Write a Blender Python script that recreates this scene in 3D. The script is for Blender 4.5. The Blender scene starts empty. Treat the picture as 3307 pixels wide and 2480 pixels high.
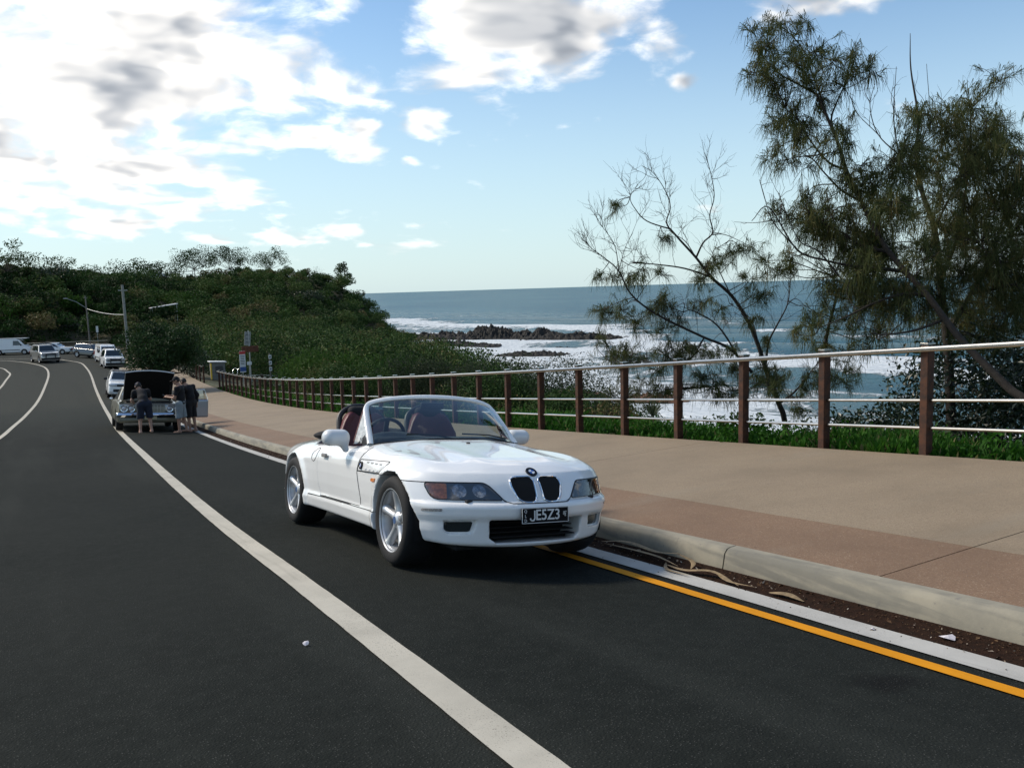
import bpy, bmesh, math, random
import numpy as np
from mathutils import Vector, Matrix, Euler, noise as mnoise
rnd = random.Random(7)
rng = np.random.default_rng(7)
SC = bpy.context.scene
COL = SC.collection
R = math.radians

# ------------------------------------------------------------------ camera
# world: +Y runs down the road, +X to the sea, Z up, the lens is at z = 0
F_PX, PITCH, ROLL, YAW = 2789.6 / 3307.0, 0.109618, -0.030245, 0.519966
CAM = Vector((-2.969, -5.608, 0.0))
cam_d = bpy.data.cameras.new("camera")
cam = bpy.data.objects.new("camera", cam_d)
COL.objects.link(cam)
cp, sp = math.cos(PITCH), math.sin(PITCH)
cy_, sy_ = math.cos(YAW), math.sin(YAW)
fwd = Vector((sy_ * cp, cy_ * cp, -sp))
rgt = Vector((cy_, -sy_, 0))
dwn = fwd.cross(rgt)
cr_, sr_ = math.cos(ROLL), math.sin(ROLL)
rx = rgt * cr_ - dwn * sr_
dx_ = rgt * sr_ + dwn * cr_
upv = -dx_
cam.matrix_world = Matrix(((rx.x, upv.x, -fwd.x, CAM.x), (rx.y, upv.y, -fwd.y, CAM.y), (rx.z, upv.z, -fwd.z, CAM.z), (0, 0, 0, 1)))
cam_d.sensor_width = 36.0
cam_d.lens = 36.0 * F_PX
cam_d.clip_start = 0.05
cam_d.clip_end = 60000.0
SC.camera = cam

# ------------------------------------------------------------------ exposure
SC.view_settings.view_transform = 'Standard'
SC.view_settings.look = 'None'
SC.view_settings.exposure = 0.95
SC.view_settings.gamma = 1.0
SC.view_settings.use_curve_mapping = False
SC.cycles.use_denoising = True
SC.cycles.max_bounces = 8
SC.cycles.transparent_max_bounces = 24
SC.cycles.sample_clamp_indirect = 6.0

# ------------------------------------------------------------------ sun and sky
SUN_AZ, SUN_EL = R(-42.0), R(42.0)          # azimuth from +Y towards +X
sun_dir = Vector((math.sin(SUN_AZ) * math.cos(SUN_EL), math.cos(SUN_AZ) * math.cos(SUN_EL), math.sin(SUN_EL)))
sd = bpy.data.lights.new("sun", 'SUN')
sd.energy = 2.0
sd.angle = R(10.0)
sd.color = (1.0, 0.90, 0.76)
sun = bpy.data.objects.new("sun", sd)
COL.objects.link(sun)
sun.rotation_euler = (-sun_dir).to_track_quat('-Z', 'Y').to_euler()

world = bpy.data.worlds.new("World")
SC.world = world
world.use_nodes = True
wt = world.node_tree
for n in list(wt.nodes):
    wt.nodes.remove(n)


class NT:
    """small helper to write node trees"""
    def __init__(self, tree):
        self.t = tree

    def n(self, typ, **kw):
        nd = self.t.nodes.new(typ)
        for k, v in kw.items():
            if k == 'ins':
                for key, val in v.items():
                    s = nd.inputs[key]
                    if isinstance(val, bpy.types.NodeSocket):
                        self.t.links.new(val, s)
                    else:
                        s.default_value = val
            else:
                setattr(nd, k, v)
        return nd

    def link(self, a, b):
        self.t.links.new(a, b)

    def math(self, op, a, b=None, c=None, clamp=False):
        nd = self.t.nodes.new('ShaderNodeMath')
        nd.operation = op
        nd.use_clamp = clamp
        for i, v in enumerate((a, b, c)):
            if v is None:
                continue
            if isinstance(v, bpy.types.NodeSocket):
                self.t.links.new(v, nd.inputs[i])
            else:
                nd.inputs[i].default_value = v
        return nd.outputs[0]

    def vec(self, op, a, b=None, c=None, out=0):
        nd = self.t.nodes.new('ShaderNodeVectorMath')
        nd.operation = op
        for i, v in enumerate((a, b, c)):
            if v is None:
                continue
            if isinstance(v, bpy.types.NodeSocket):
                self.t.links.new(v, nd.inputs[i])
            else:
                nd.inputs[i].default_value = v
        return nd.outputs['Value'] if out == 'v' else nd.outputs[0]

    def mix(self, f, a, b, typ='MIX'):
        nd = self.t.nodes.new('ShaderNodeMix')
        nd.data_type = 'RGBA'
        nd.blend_type = typ
        for i, v in ((0, f), (6, a), (7, b)):
            if isinstance(v, bpy.types.NodeSocket):
                self.t.links.new(v, nd.inputs[i])
            else:
                if i and len(v) == 3:
                    v = (*v, 1)
                nd.inputs[i].default_value = v
        return nd.outputs[2]

    def ramp(self, f, stops, interp='LINEAR'):
        nd = self.t.nodes.new('ShaderNodeValToRGB')
        nd.color_ramp.interpolation = interp
        e = nd.color_ramp.elements
        while len(e) < len(stops):
            e.new(0.5)
        for el, (p, c) in zip(e, stops):
            el.position = p
            el.color = (*c, 1) if len(c) == 3 else c
        self.t.links.new(f, nd.inputs[0])
        return nd.outputs[0]

    def smooth(self, v, a, b, lo=0.0, hi=1.0):
        nd = self.t.nodes.new('ShaderNodeMapRange')
        nd.interpolation_type = 'SMOOTHSTEP'
        self.t.links.new(v, nd.inputs[0])
        for i, x in zip((1, 2, 3, 4), (a, b, lo, hi)):
            nd.inputs[i].default_value = x
        return nd.outputs[0]

    def noise(self, vec, scale, detail=4, rough=0.55, dist=0.0, dims='3D'):
        nd = self.t.nodes.new('ShaderNodeTexNoise')
        nd.noise_dimensions = dims
        if vec is not None:
            self.t.links.new(vec, nd.inputs['Vector'])
        nd.inputs['Scale'].default_value = scale
        nd.inputs['Detail'].default_value = detail
        nd.inputs['Roughness'].default_value = rough
        nd.inputs['Distortion'].default_value = dist
        return nd.outputs[0]


W = NT(wt)
tc = W.n('ShaderNodeTexCoord').outputs['Generated']
sky = W.n('ShaderNodeTexSky', sky_type='NISHITA', sun_disc=False, sun_elevation=SUN_EL, sun_rotation=SUN_AZ,
          altitude=0.0, air_density=1.0, dust_density=0.6, ozone_density=1.6)
sep = W.n('ShaderNodeSeparateXYZ', ins={0: tc})
el = W.math('ARCSINE', sep.outputs[2])
az = W.math('ARCTAN2', sep.outputs[0], sep.outputs[1])
ae = W.n('ShaderNodeCombineXYZ', ins={0: az, 1: el}).outputs[0]
# cloud banks over this bay, unseen ones added to brighten the fronts: azimuth, elevation, half widths (degrees), weight
BANKS = [(7, 14.5, 15, 7.5, .50), (-4, 17, 14, 8, .48), (4, 8.2, 13, 4.8, .40), (13.5, 9.6, 4.5, 2.2, .32), (17, 15, 5, 4, .36),
         (30.5, 17.0, 8.0, 3.6, .50), (28.0, 13.4, 5.8, 2.2, .44), (33.5, 14.4, 4.4, 2.3, .44), (24.7, 10.6, 2.3, 1.3, .44), (20.6, 8.8, 2.6, .9, .40), (17.6, 9.8, 2.0, 1.0, .38), (20.6, 10.5, 1.6, .7, .34), (23.5, 8.3, .9, .5, .30), (24.2, 15.0, 1.6, 1.4, .30),
         (40, 14.6, 3.2, 1.6, .27), (41.4, 12.5, 1.2, .7, .30), (43.2, 18.2, 3.4, 1.2, .44), (50.5, 16.8, 5.2, 2.1, .54), (58.5, 17.8, 6.0, 2.4, .56),
         (13.5, 3.7, 6, .9, .32), (19.1, 4.1, 1.8, .7, .32), (22.8, 3.0, 3.5, .6, .26), (5, 4.4, 7, 1.2, .28), (8.5, 6.2, 3, 1.0, .26),
         (-24, 12, 14, 8, .40), (30, 27, 16, 5, .34), (5, 28, 16, 6, .36), (-45, 24, 16, 12, .34), (62, 27, 14, 4, .32), (90, 20, 14, 4, .3), (120, 34, 24, 9, .38), (-110, 22, 24, 9, .38), (170, 22, 26, 8, .40), (-160, 40, 28, 10, .38), (-140, 16, 22, 6, .36), (140, 14, 22, 5, .36), (20, 55, 40, 10, .28), (140, 60, 30, 8, .25)]
bias = None
for a0, e0, sa, se, wgt in BANKS:
    d = W.vec('SUBTRACT', ae, (R(a0), R(e0), 0))
    d = W.vec('MULTIPLY', d, (1 / R(sa), 1 / R(se), 0))
    ln = W.vec('LENGTH', d, out='v')
    g = W.smooth(ln, 0.0, 1.5, wgt, 0.0)
    bias = g if bias is None else W.math('MAXIMUM', bias, g)
zc = W.math('MAXIMUM', W.math('ADD', sep.outputs[2], 0.25), 0.1)
pl = W.vec('DIVIDE', tc, W.n('ShaderNodeCombineXYZ', ins={0: zc, 1: zc, 2: zc}).outputs[0])
pl = W.vec('MULTIPLY', pl, (1, 1, 0.0))
pl2 = W.vec('ADD', pl, (-0.045, 0.03, 0.0))
swirl = W.vec('SCALE', W.n('ShaderNodeTexNoise', ins={'Vector': pl, 'Scale': 2.3, 'Detail': 3.0}).outputs['Color'], None)
swirl.node.inputs['Scale'].default_value = 0.25
pd, pd2 = W.vec('ADD', pl, swirl), W.vec('ADD', pl2, swirl)
n1 = W.noise(pd, 4.6, 9, 0.58)
s1_ = W.noise(pd, 4.6, 2.5, 0.5)
n2 = W.noise(pd2, 4.6, 2.5, 0.5)
fine = W.noise(tc, 26.0, 5, 0.6)
bf = W.math('ADD', bias, W.math('MULTIPLY', W.math('SUBTRACT', fine, 0.5), 0.10))
den = W.math('ADD', W.math('ADD', n1, bf), -0.30)
cover = W.smooth(den, 0.33, 0.62)
thick = W.smooth(W.math('ADD', W.math('ADD', s1_, bias), -0.30), 0.46, 0.80)
lit = W.math('SUBTRACT', s1_, n2)
lit = W.smooth(lit, -0.13, 0.11, 0.62, 1.22)
toward = W.vec('DOT_PRODUCT', tc, tuple(Vector((sun_dir.x, sun_dir.y, sun_dir.z))), out='v')
glow = W.smooth(toward, 0.0, 1.0, 0.88, 1.75)
shade = W.math('MULTIPLY', lit, W.math('SUBTRACT', 1.12, W.math('MULTIPLY', thick, 0.54)))
shade = W.math('MULTIPLY', shade, glow)
ccol = W.mix(W.smooth(shade, 0.4, 1.2), (0.62, 0.69, 0.80), (1.0, 0.98, 0.95))
ccol = W.vec('SCALE', ccol, None)
W.link(W.math('MULTIPLY', shade, 0.52), ccol.node.inputs['Scale'])
SKY_STR = 0.084
skyc = W.vec('SCALE', sky.outputs[0], None)
skyc.node.inputs['Scale'].default_value = SKY_STR
skyc = W.vec('MULTIPLY', skyc, (0.86, 0.98, 1.02))
hazef = W.smooth(sep.outputs[2], 0.0, 0.34, 0.75, 0.0)
skyc = W.mix(hazef, skyc, (0.35, 0.44, 0.47))
cover2 = W.math('MULTIPLY', cover, W.smooth(sep.outputs[2], 0.015, 0.07))
fin = W.mix(cover2, skyc, ccol)
bg = W.n('ShaderNodeBackground', ins={'Color': fin, 'Strength': 1.0})
out = W.n('ShaderNodeOutputWorld', ins={'Surface': bg.outputs[0]})
world.cycles.sampling_method = 'MANUAL'
world.cycles.sample_map_resolution = 512

# ------------------------------------------------------------------ helpers
MATS = {}


def mat(name, col, rough=0.6, metal=0.0, coat=0.0, spec=0.5, trans=0.0, ior=1.45, var=0.0, vscale=6.0, bump=0.0, bscale=40.0, col2=None, emit=None):
    """procedural material: base colour broken up by noise, optional fine relief"""
    if name in MATS:
        return MATS[name]
    m = bpy.data.materials.new(name)
    m.use_nodes = True
    t = NT(m.node_tree)
    b = m.node_tree.nodes['Principled BSDF']
    b.inputs['Roughness'].default_value = rough
    b.inputs['Metallic'].default_value = metal
    b.inputs['Coat Weight'].default_value = coat
    b.inputs['Coat Roughness'].default_value = 0.03
    b.inputs['Specular IOR Level'].default_value = spec
    b.inputs['Transmission Weight'].default_value = trans
    b.inputs['IOR'].default_value = ior
    b.inputs['Base Color'].default_value = (*col, 1)
    oc = t.n('ShaderNodeTexCoord').outputs['Object']
    if var > 0 or col2:
        nz = t.noise(oc, vscale, 5, 0.6)
        f = t.smooth(nz, 0.32, 0.68)
        c2 = col2 or tuple(c * (1 - var) for c in col)
        c = t.mix(f, col, c2)
        t.link(c, b.inputs['Base Color'])
    if bump > 0:
        nb = t.noise(oc, bscale, 4, 0.6)
        bp = t.n('ShaderNodeBump', ins={'Height': nb, 'Strength': bump, 'Distance': 0.01})
        t.link(bp.outputs[0], b.inputs['Normal'])
    if emit:
        b.inputs['Emission Color'].default_value = (*emit[0], 1)
        b.inputs['Emission Strength'].default_value = emit[1]
    MATS[name] = m
    return m


def tag(o, label=None, cat=None, group=None, kind=None):
    for k, v in (('label', label), ('category', cat), ('group', group), ('kind', kind)):
        if v:
            o[k] = v
    return o


def link(name, me, parent=None, m=None):
    o = bpy.data.objects.new(name, me)
    COL.objects.link(o)
    if m is not None and me is not None:
        for mm in (m if isinstance(m, (list, tuple)) else [m]):
            me.materials.append(mm)
    if parent is not None:
        o.parent = parent
    return o


def empty(name, loc=(0, 0, 0), rz=0.0):
    o = bpy.data.objects.new(name, None)
    o.location = loc
    o.rotation_euler = (0, 0, rz)
    o.empty_display_size = 0.2
    COL.objects.link(o)
    return o


def mesh_np(name, V, Q, smooth=True, sharp=None, mi=None, attr=None):
    """mesh from numpy verts and faces (n,3)/(n,4)"""
    V = np.asarray(V, np.float32)
    Q = np.asarray(Q, np.int32)
    me = bpy.data.meshes.new(name)
    k = Q.shape[1]
    me.vertices.add(len(V))
    me.vertices.foreach_set('co', V.ravel())
    me.loops.add(Q.size)
    me.loops.foreach_set('vertex_index', Q.ravel())
    me.polygons.add(len(Q))
    me.polygons.foreach_set('loop_start', np.arange(len(Q), dtype=np.int32) * k)
    me.polygons.foreach_set('loop_total', np.full(len(Q), k, np.int32))
    if mi is not None:
        me.polygons.foreach_set('material_index', np.asarray(mi, np.int32))
    me.polygons.foreach_set('use_smooth', np.full(len(Q), smooth))
    me.update(calc_edges=True)
    me.validate()
    if attr is not None:
        for an, av in attr.items():
            a = me.attributes.new(an, 'FLOAT', 'FACE')
            a.data.foreach_set('value', np.asarray(av, np.float32))
    if sharp:
        me.set_sharp_from_angle(angle=sharp)
    return me


class MB:
    """collects primitive shapes into one mesh"""
    def __init__(self):
        self.v, self.f, self.mi = [], [], []

    def add(self, vs, fs, mi=0):
        n = len(self.v)
        self.v += [tuple(v) for v in vs]
        self.f += [tuple(i + n for i in f) for f in fs]
        self.mi += [mi] * len(fs)
        return self

    def box(self, c, s, rot=None, mi=0, bev=0.0):
        hx, hy, hz = (q / 2 for q in s)
        if bev > 0:
            bm = bmesh.new()
            bmesh.ops.create_cube(bm, size=1.0)
            for v in bm.verts:
                v.co = Vector((v.co.x * s[0], v.co.y * s[1], v.co.z * s[2]))
            bmesh.ops.bevel(bm, geom=bm.edges[:], offset=min(bev, min(s) * 0.45), segments=2, profile=0.5, affect='EDGES')
            bm.verts.index_update()
            vs = [v.co.copy() for v in bm.verts]
            fs = [[v.index for v in f.verts] for f in bm.faces]
            bm.free()
        else:
            vs = [Vector((x * hx, y * hy, z * hz)) for x in (-1, 1) for y in (-1, 1) for z in (-1, 1)]
            fs = [(0, 1, 3, 2), (4, 6, 7, 5), (0, 4, 5, 1), (2, 3, 7, 6), (0, 2, 6, 4), (1, 5, 7, 3)]
        if rot is not None:
            vs = [rot @ v for v in vs]
        vs = [v + Vector(c) for v in vs]
        return self.add(vs, fs, mi)

    def tube(self, pts, r, n=8, cap=True, mi=0):
        v, q = tube_np(pts, r, n)
        base = len(self.v)
        self.add(v.tolist(), q.tolist(), mi)
        if cap:
            m = len(pts)
            self.f.append(tuple(base + i for i in range(n))[::-1])
            self.f.append(tuple(base + (m - 1) * n + i for i in range(n)))
            self.mi += [mi, mi]
        return self

    def lathe(self, prof, n=32, axis='z', c=(0, 0, 0), mi=0, close=False):
        vs, fs = [], []
        m = len(prof)
        for i in range(n):
            a = 2 * math.pi * i / n
            ca, sa = math.cos(a), math.sin(a)
            for r, h in prof:
                p = (r * ca, r * sa, h)
                if axis == 'x':
                    p = (h, r * ca, r * sa)
                elif axis == 'y':
                    p = (r * ca, h, r * sa)
                vs.append((p[0] + c[0], p[1] + c[1], p[2] + c[2]))
        for i in range(n):
            j = (i + 1) % n
            for k in range(m - 1 if not close else m):
                k2 = (k + 1) % m
                fs.append((i * m + k, j * m + k, j * m + k2, i * m + k2))
        return self.add(vs, fs, mi)

    def prism(self, poly, h0, h1, fn, mi=0):
        """polygon (2d list) swept from h0 to h1; fn(a,b,h) gives the 3d point"""
        n = len(poly)
        vs = [fn(a, b, h0) for a, b in poly] + [fn(a, b, h1) for a, b in poly]
        fs = [tuple(range(n))[::-1], tuple(range(n, 2 * n))]
        for i in range(n):
            j = (i + 1) % n
            fs.append((i, j, n + j, n + i))
        return self.add(vs, fs, mi)

    def build(self, name, m, parent=None, smooth=False, sharp=R(35)):
        me = bpy.data.meshes.new(name)
        me.from_pydata([tuple(v) for v in self.v], [], self.f)
        me.polygons.foreach_set('material_index', self.mi)
        if smooth:
            me.polygons.foreach_set('use_smooth', [True] * len(self.f))
        bm = bmesh.new()
        bm.from_mesh(me)
        bmesh.ops.recalc_face_normals(bm, faces=bm.faces)
        bm.to_mesh(me)
        bm.free()
        if smooth and sharp:
            me.set_sharp_from_angle(angle=sharp)
        return link(name, me, parent, m)


def tube_np(pts, r, n=6):
    P = np.asarray([tuple(p) for p in pts], float)
    m = len(P)
    rr = np.broadcast_to(np.asarray(r, float), (m,))
    T = np.gradient(P, axis=0)
    T /= np.linalg.norm(T, axis=1)[:, None] + 1e-9
    ref = np.eye(3)[np.argmin(np.abs(T).max(0) + np.array([0, 0, -1e-3]))]
    A = np.cross(T, ref)
    A /= np.linalg.norm(A, axis=1)[:, None] + 1e-9
    B = np.cross(T, A)
    th = np.arange(n) * 2 * np.pi / n
    V = P[:, None] + rr[:, None, None] * (A[:, None] * np.cos(th)[None, :, None] + B[:, None] * np.sin(th)[None, :, None])
    i = np.arange(m - 1)[:, None] * n
    j = np.arange(n)[None]
    jn = (j + 1) % n
    Q = np.stack([i + j, i + jn, i + n + jn, i + n + j], -1).reshape(-1, 4)
    return V.reshape(-1, 3), Q


def smoothpath(pts, k=8):
    """catmull-rom through the points"""
    P = [np.asarray(p, float) for p in pts]
    P = [2 * P[0] - P[1]] + P + [2 * P[-1] - P[-2]]
    o = []
    for i in range(1, len(P) - 2):
        for t in np.linspace(0, 1, k, endpoint=False):
            a, b, c, d = P[i - 1], P[i], P[i + 1], P[i + 2]
            o.append(0.5 * (2 * b + (c - a) * t + (2 * a - 5 * b + 4 * c - d) * t * t + (3 * b - a - 3 * c + d) * t ** 3))
    o.append(P[-2])
    return np.array(o)


# ------------------------------------------------------------------ implicit surfaces (dual contouring)
def smax(a, b, k):
    h = np.clip(0.5 + 0.5 * (a - b) / k, 0, 1)
    return b + (a - b) * h + k * h * (1 - h)


def smin(a, b, k):
    return -smax(-a, -b, k)


def dc(Fn, lo, hi, h, name='m', sharp=R(32)):
    lo, hi = np.asarray(lo, float), np.asarray(hi, float)
    n = np.ceil((hi - lo) / h).astype(int) + 1
    ax = [lo[i] + h * np.arange(n[i]) for i in range(3)]
    X, Y, Z = np.meshgrid(*ax, indexing='ij')
    v = Fn(X, Y, Z)
    ins = v < 0
    cn = n - 1
    pts, nrm, cells, quads, flips = [], [], [], [], []
    strides = np.array([cn[1] * cn[2], cn[2], 1])
    for d in range(3):
        a = [slice(None)] * 3
        b = [slice(None)] * 3
        a[d], b[d] = slice(0, -1), slice(1, None)
        e1, e2 = [i for i in range(3) if i != d]
        cr = ins[tuple(a)] != ins[tuple(b)]
        I = np.argwhere(cr)
        ok = np.ones(len(I), bool)
        for e in (e1, e2):
            ok &= (I[:, e] > 0) & (I[:, e] < cn[e])
        I = I[ok]
        if not len(I):
            continue
        J = I.copy()
        J[:, d] += 1
        va, vb = v[tuple(I.T)], v[tuple(J.T)]
        pa, pb = lo + I * h, lo + J * h
        for _ in range(4):
            t = np.clip(va / (va - vb), 0.02, 0.98)
            p = pa + (pb - pa) * t[:, None]
            vp = Fn(p[:, 0], p[:, 1], p[:, 2])
            s = (vp < 0) == (va < 0)
            pa = np.where(s[:, None], p, pa)
            va = np.where(s, vp, va)
            pb = np.where(s[:, None], pb, p)
            vb = np.where(s, vb, vp)
        t = np.clip(va / (va - vb + 1e-12), 0, 1)
        p = pa + (pb - pa) * t[:, None]
        e = h * 0.08
        g = np.stack([Fn(p[:, 0] + e * (k == 0), p[:, 1] + e * (k == 1), p[:, 2] + e * (k == 2)) - Fn(p[:, 0] - e * (k == 0), p[:, 1] - e * (k == 1), p[:, 2] - e * (k == 2)) for k in range(3)], 1)
        g /= np.linalg.norm(g, axis=1)[:, None] + 1e-12
        c = I @ strides
        c4 = np.stack([c - strides[e1] - strides[e2], c - strides[e2], c, c - strides[e1]], 1)
        pts.append(np.repeat(p, 4, 0))
        nrm.append(np.repeat(g, 4, 0))
        cells.append(c4.ravel())
        f = ins[tuple(I.T)] == (d != 1)
        c4 = np.where(f[:, None], c4, c4[:, ::-1])
        quads.append(c4)
    P, N, C, Qd = np.concatenate(pts), np.concatenate(nrm), np.concatenate(cells), np.concatenate(quads)
    uc, inv = np.unique(C, return_inverse=True)
    m = len(uc)
    cnt = np.bincount(inv, minlength=m)
    mass = np.stack([np.bincount(inv, P[:, k], m) for k in range(3)], 1) / cnt[:, None]
    rel = P - mass[inv]
    dd = (N * rel).sum(1)
    A = np.zeros((m, 3, 3))
    B = np.zeros((m, 3))
    for i in range(3):
        B[:, i] = np.bincount(inv, N[:, i] * dd, m)
        for j in range(3):
            A[:, i, j] = np.bincount(inv, N[:, i] * N[:, j], m)
    A += np.eye(3) * 0.06
    x = np.linalg.solve(A, B[:, :, None])[:, :, 0]
    x = np.clip(x, -0.8 * h, 0.8 * h)
    V = mass + x
    lut = np.searchsorted(uc, Qd)
    return V, lut


def dcmesh(Fn, lo, hi, h, name, sharp=R(32), mirror=False, mi_fn=None):
    V, Q = dc(Fn, lo, hi, h)
    if mirror:
        # meshed for x > 0 only: mirror on x
        V2 = V * np.array([-1, 1, 1])
        Q = np.concatenate([Q, Q[:, ::-1] + len(V)])
        V = np.concatenate([V, V2])
    mi = mi_fn(V[Q].mean(1)) if mi_fn else None
    return mesh_np(name, V, Q, True, sharp, mi)


def sdpoly(px, py, poly):
    """signed distance to a 2d polygon"""
    P = np.asarray(poly, float)
    d = np.full(np.shape(px), 1e9)
    s = np.ones(np.shape(px))
    n = len(P)
    for i in range(n):
        a, b = P[i], P[i - 1]
        ex, ey = b[0] - a[0], b[1] - a[1]
        wx, wy = px - a[0], py - a[1]
        t = np.clip((wx * ex + wy * ey) / (ex * ex + ey * ey + 1e-12), 0, 1)
        qx, qy = wx - ex * t, wy - ey * t
        d = np.minimum(d, qx * qx + qy * qy)
        c1, c2, c3 = py >= a[1], py < b[1], ex * wy > ey * wx
        s = np.where((c1 & c2 & c3) | (~c1 & ~c2 & ~c3), -s, s)
    return s * np.sqrt(d)


def capsule(x, y, z, a, b, ra, rb=None):
    rb = ra if rb is None else rb
    a, b = np.asarray(a, float), np.asarray(b, float)
    e = b - a
    wx, wy, wz = x - a[0], y - a[1], z - a[2]
    t = np.clip((wx * e[0] + wy * e[1] + wz * e[2]) / (e @ e + 1e-12), 0, 1)
    return np.sqrt((wx - e[0] * t) ** 2 + (wy - e[1] * t) ** 2 + (wz - e[2] * t) ** 2) - (ra + (rb - ra) * t)


def ell(x, y, z, c, r):
    q = np.sqrt(((x - c[0]) / r[0]) ** 2 + ((y - c[1]) / r[1]) ** 2 + ((z - c[2]) / r[2]) ** 2)
    return (q - 1) * min(r)


def rbox(x, y, z, c, s, r):
    qx, qy, qz = np.abs(x - c[0]) - s[0] / 2 + r, np.abs(y - c[1]) - s[1] / 2 + r, np.abs(z - c[2]) - s[2] / 2 + r
    return np.sqrt(np.maximum(qx, 0) ** 2 + np.maximum(qy, 0) ** 2 + np.maximum(qz, 0) ** 2) + np.minimum(np.maximum(qx, np.maximum(qy, qz)), 0) - r


def vnoise(P, s, seed=0.0, oct=4):
    """fractal value noise on points, vectorised"""
    P = np.asarray(P, float) * s + seed * 17.13
    o = np.zeros(len(P))
    amp = 1.0
    for k in range(oct):
        i = np.floor(P).astype(np.int64)
        f = P - i
        f = f * f * (3 - 2 * f)
        acc = 0
        for dx in (0, 1):
            for dy in (0, 1):
                for dz in (0, 1):
                    hsh = ((i[:, 0] + dx) * 73856093) ^ ((i[:, 1] + dy) * 19349663) ^ ((i[:, 2] + dz) * 83492791)
                    hsh = (hsh ^ (hsh >> 13)) * 1274126177
                    val = ((hsh ^ (hsh >> 16)) & 0xffff) / 65535.0
                    w = (f[:, 0] if dx else 1 - f[:, 0]) * (f[:, 1] if dy else 1 - f[:, 1]) * (f[:, 2] if dz else 1 - f[:, 2])
                    acc = acc + val * w
        o += amp * (acc - 0.5)
        amp *= 0.5
        P = P * 2.03 + 5.7
    return o


def text_mesh(s, size, name, extrude=0.001, align='CENTER', xs=1.0, bold=0.0):
    cu = bpy.data.curves.new(name, 'FONT')
    cu.body = s
    cu.size = size
    cu.extrude = extrude
    cu.offset = bold
    cu.align_x = align
    cu.align_y = 'CENTER'
    cu.resolution_u = 3
    o = bpy.data.objects.new(name, cu)
    COL.objects.link(o)
    dg = bpy.context.evaluated_depsgraph_get()
    me = bpy.data.meshes.new_from_object(o.evaluated_get(dg))
    bpy.data.objects.remove(o)
    if xs != 1.0:
        me.transform(Matrix.Diagonal((xs, 1, 1, 1)))
    return me

# ------------------------------------------------------------------ the lie of the land
_ks = np.array([-60, -30, -10, 0, 10, 20, 30, 40, 50, 60, 80, 120, 200.])
_kz = np.array([3.6, 1.0, -.93, -1.9, -2.88, -3.80, -4.66, -5.36, -5.82, -6.10, -6.35, -6.45, -6.5])
_sx = np.arange(-60, 200, 0.5)
_kk = np.exp(-0.5 * (np.arange(-20, 21) * 0.5 / 3.0) ** 2)
_sz = np.convolve(np.pad(np.interp(_sx, _ks, _kz), 20, mode='reflect', reflect_type='odd'), _kk / _kk.sum(), 'valid')


def zp(s):
    """height of the footpath at its sea edge, along the road"""
    return np.interp(s, _sx, _sz)


_uks = np.array([-30, -15, -3.3, 0, 11.8, 18.7, 26.7, 37.5, 49, 62, 77, 87, 95, 110, 130.])
_uku = np.array([0.72, 0.95, 1.19, 1.29, 1.72, 2.09, 2.58, 3.25, 3.90, 4.55, 5.25, 5.62, 5.80, 5.90, 5.95]) - 0.09
_uz = np.convolve(np.pad(np.interp(_sx, _uks, _uku), 20, mode='reflect', reflect_type='odd'), _kk / _kk.sum(), 'valid')


def xk(s):
    """x of the kerb's foot along the road"""
    return np.interp(s, _sx, _uz)


KERB_W, PATH_W = 0.13, 4.21


def zroad(x, s):
    w = np.maximum(xk(s) - x, 0.40) + 0.09
    c = -0.26 + np.minimum(w, 2.1) * 0.1095 + np.clip(w - 2.1, 0, 0.8) * 0.05 + np.maximum(w - 2.9, 0) * 0.006
    return zp(s) + c


def zpath(x, s):
    return zp(s) - 0.015 * np.clip(xk(s) + PATH_W - x, 0, 10)


def strip(name, m, s0, s1, ds, wfun, nw, zfun, lift=0.0, kind='structure', parent=None, flat=True):
    """sheet laid along the road; wfun(s) gives its two x limits"""
    S = np.arange(s0, s1 + 1e-6, ds)
    t = np.linspace(0, 1, nw)
    a, b = wfun(S)
    X = a[:, None] * (1 - t) + b[:, None] * t
    Y = np.repeat(S[:, None], nw, 1)
    Z = zfun(X, Y) + lift
    V = np.stack([X, Y, Z], -1).reshape(-1, 3)
    i = np.arange(len(S) - 1)[:, None] * nw + np.arange(nw - 1)[None]
    Q = np.stack([i, i + 1, i + nw + 1, i + nw], -1).reshape(-1, 4)
    o = link(name, mesh_np(name, V, Q), parent, m)
    if kind:
        o['kind'] = kind
    return o


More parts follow.
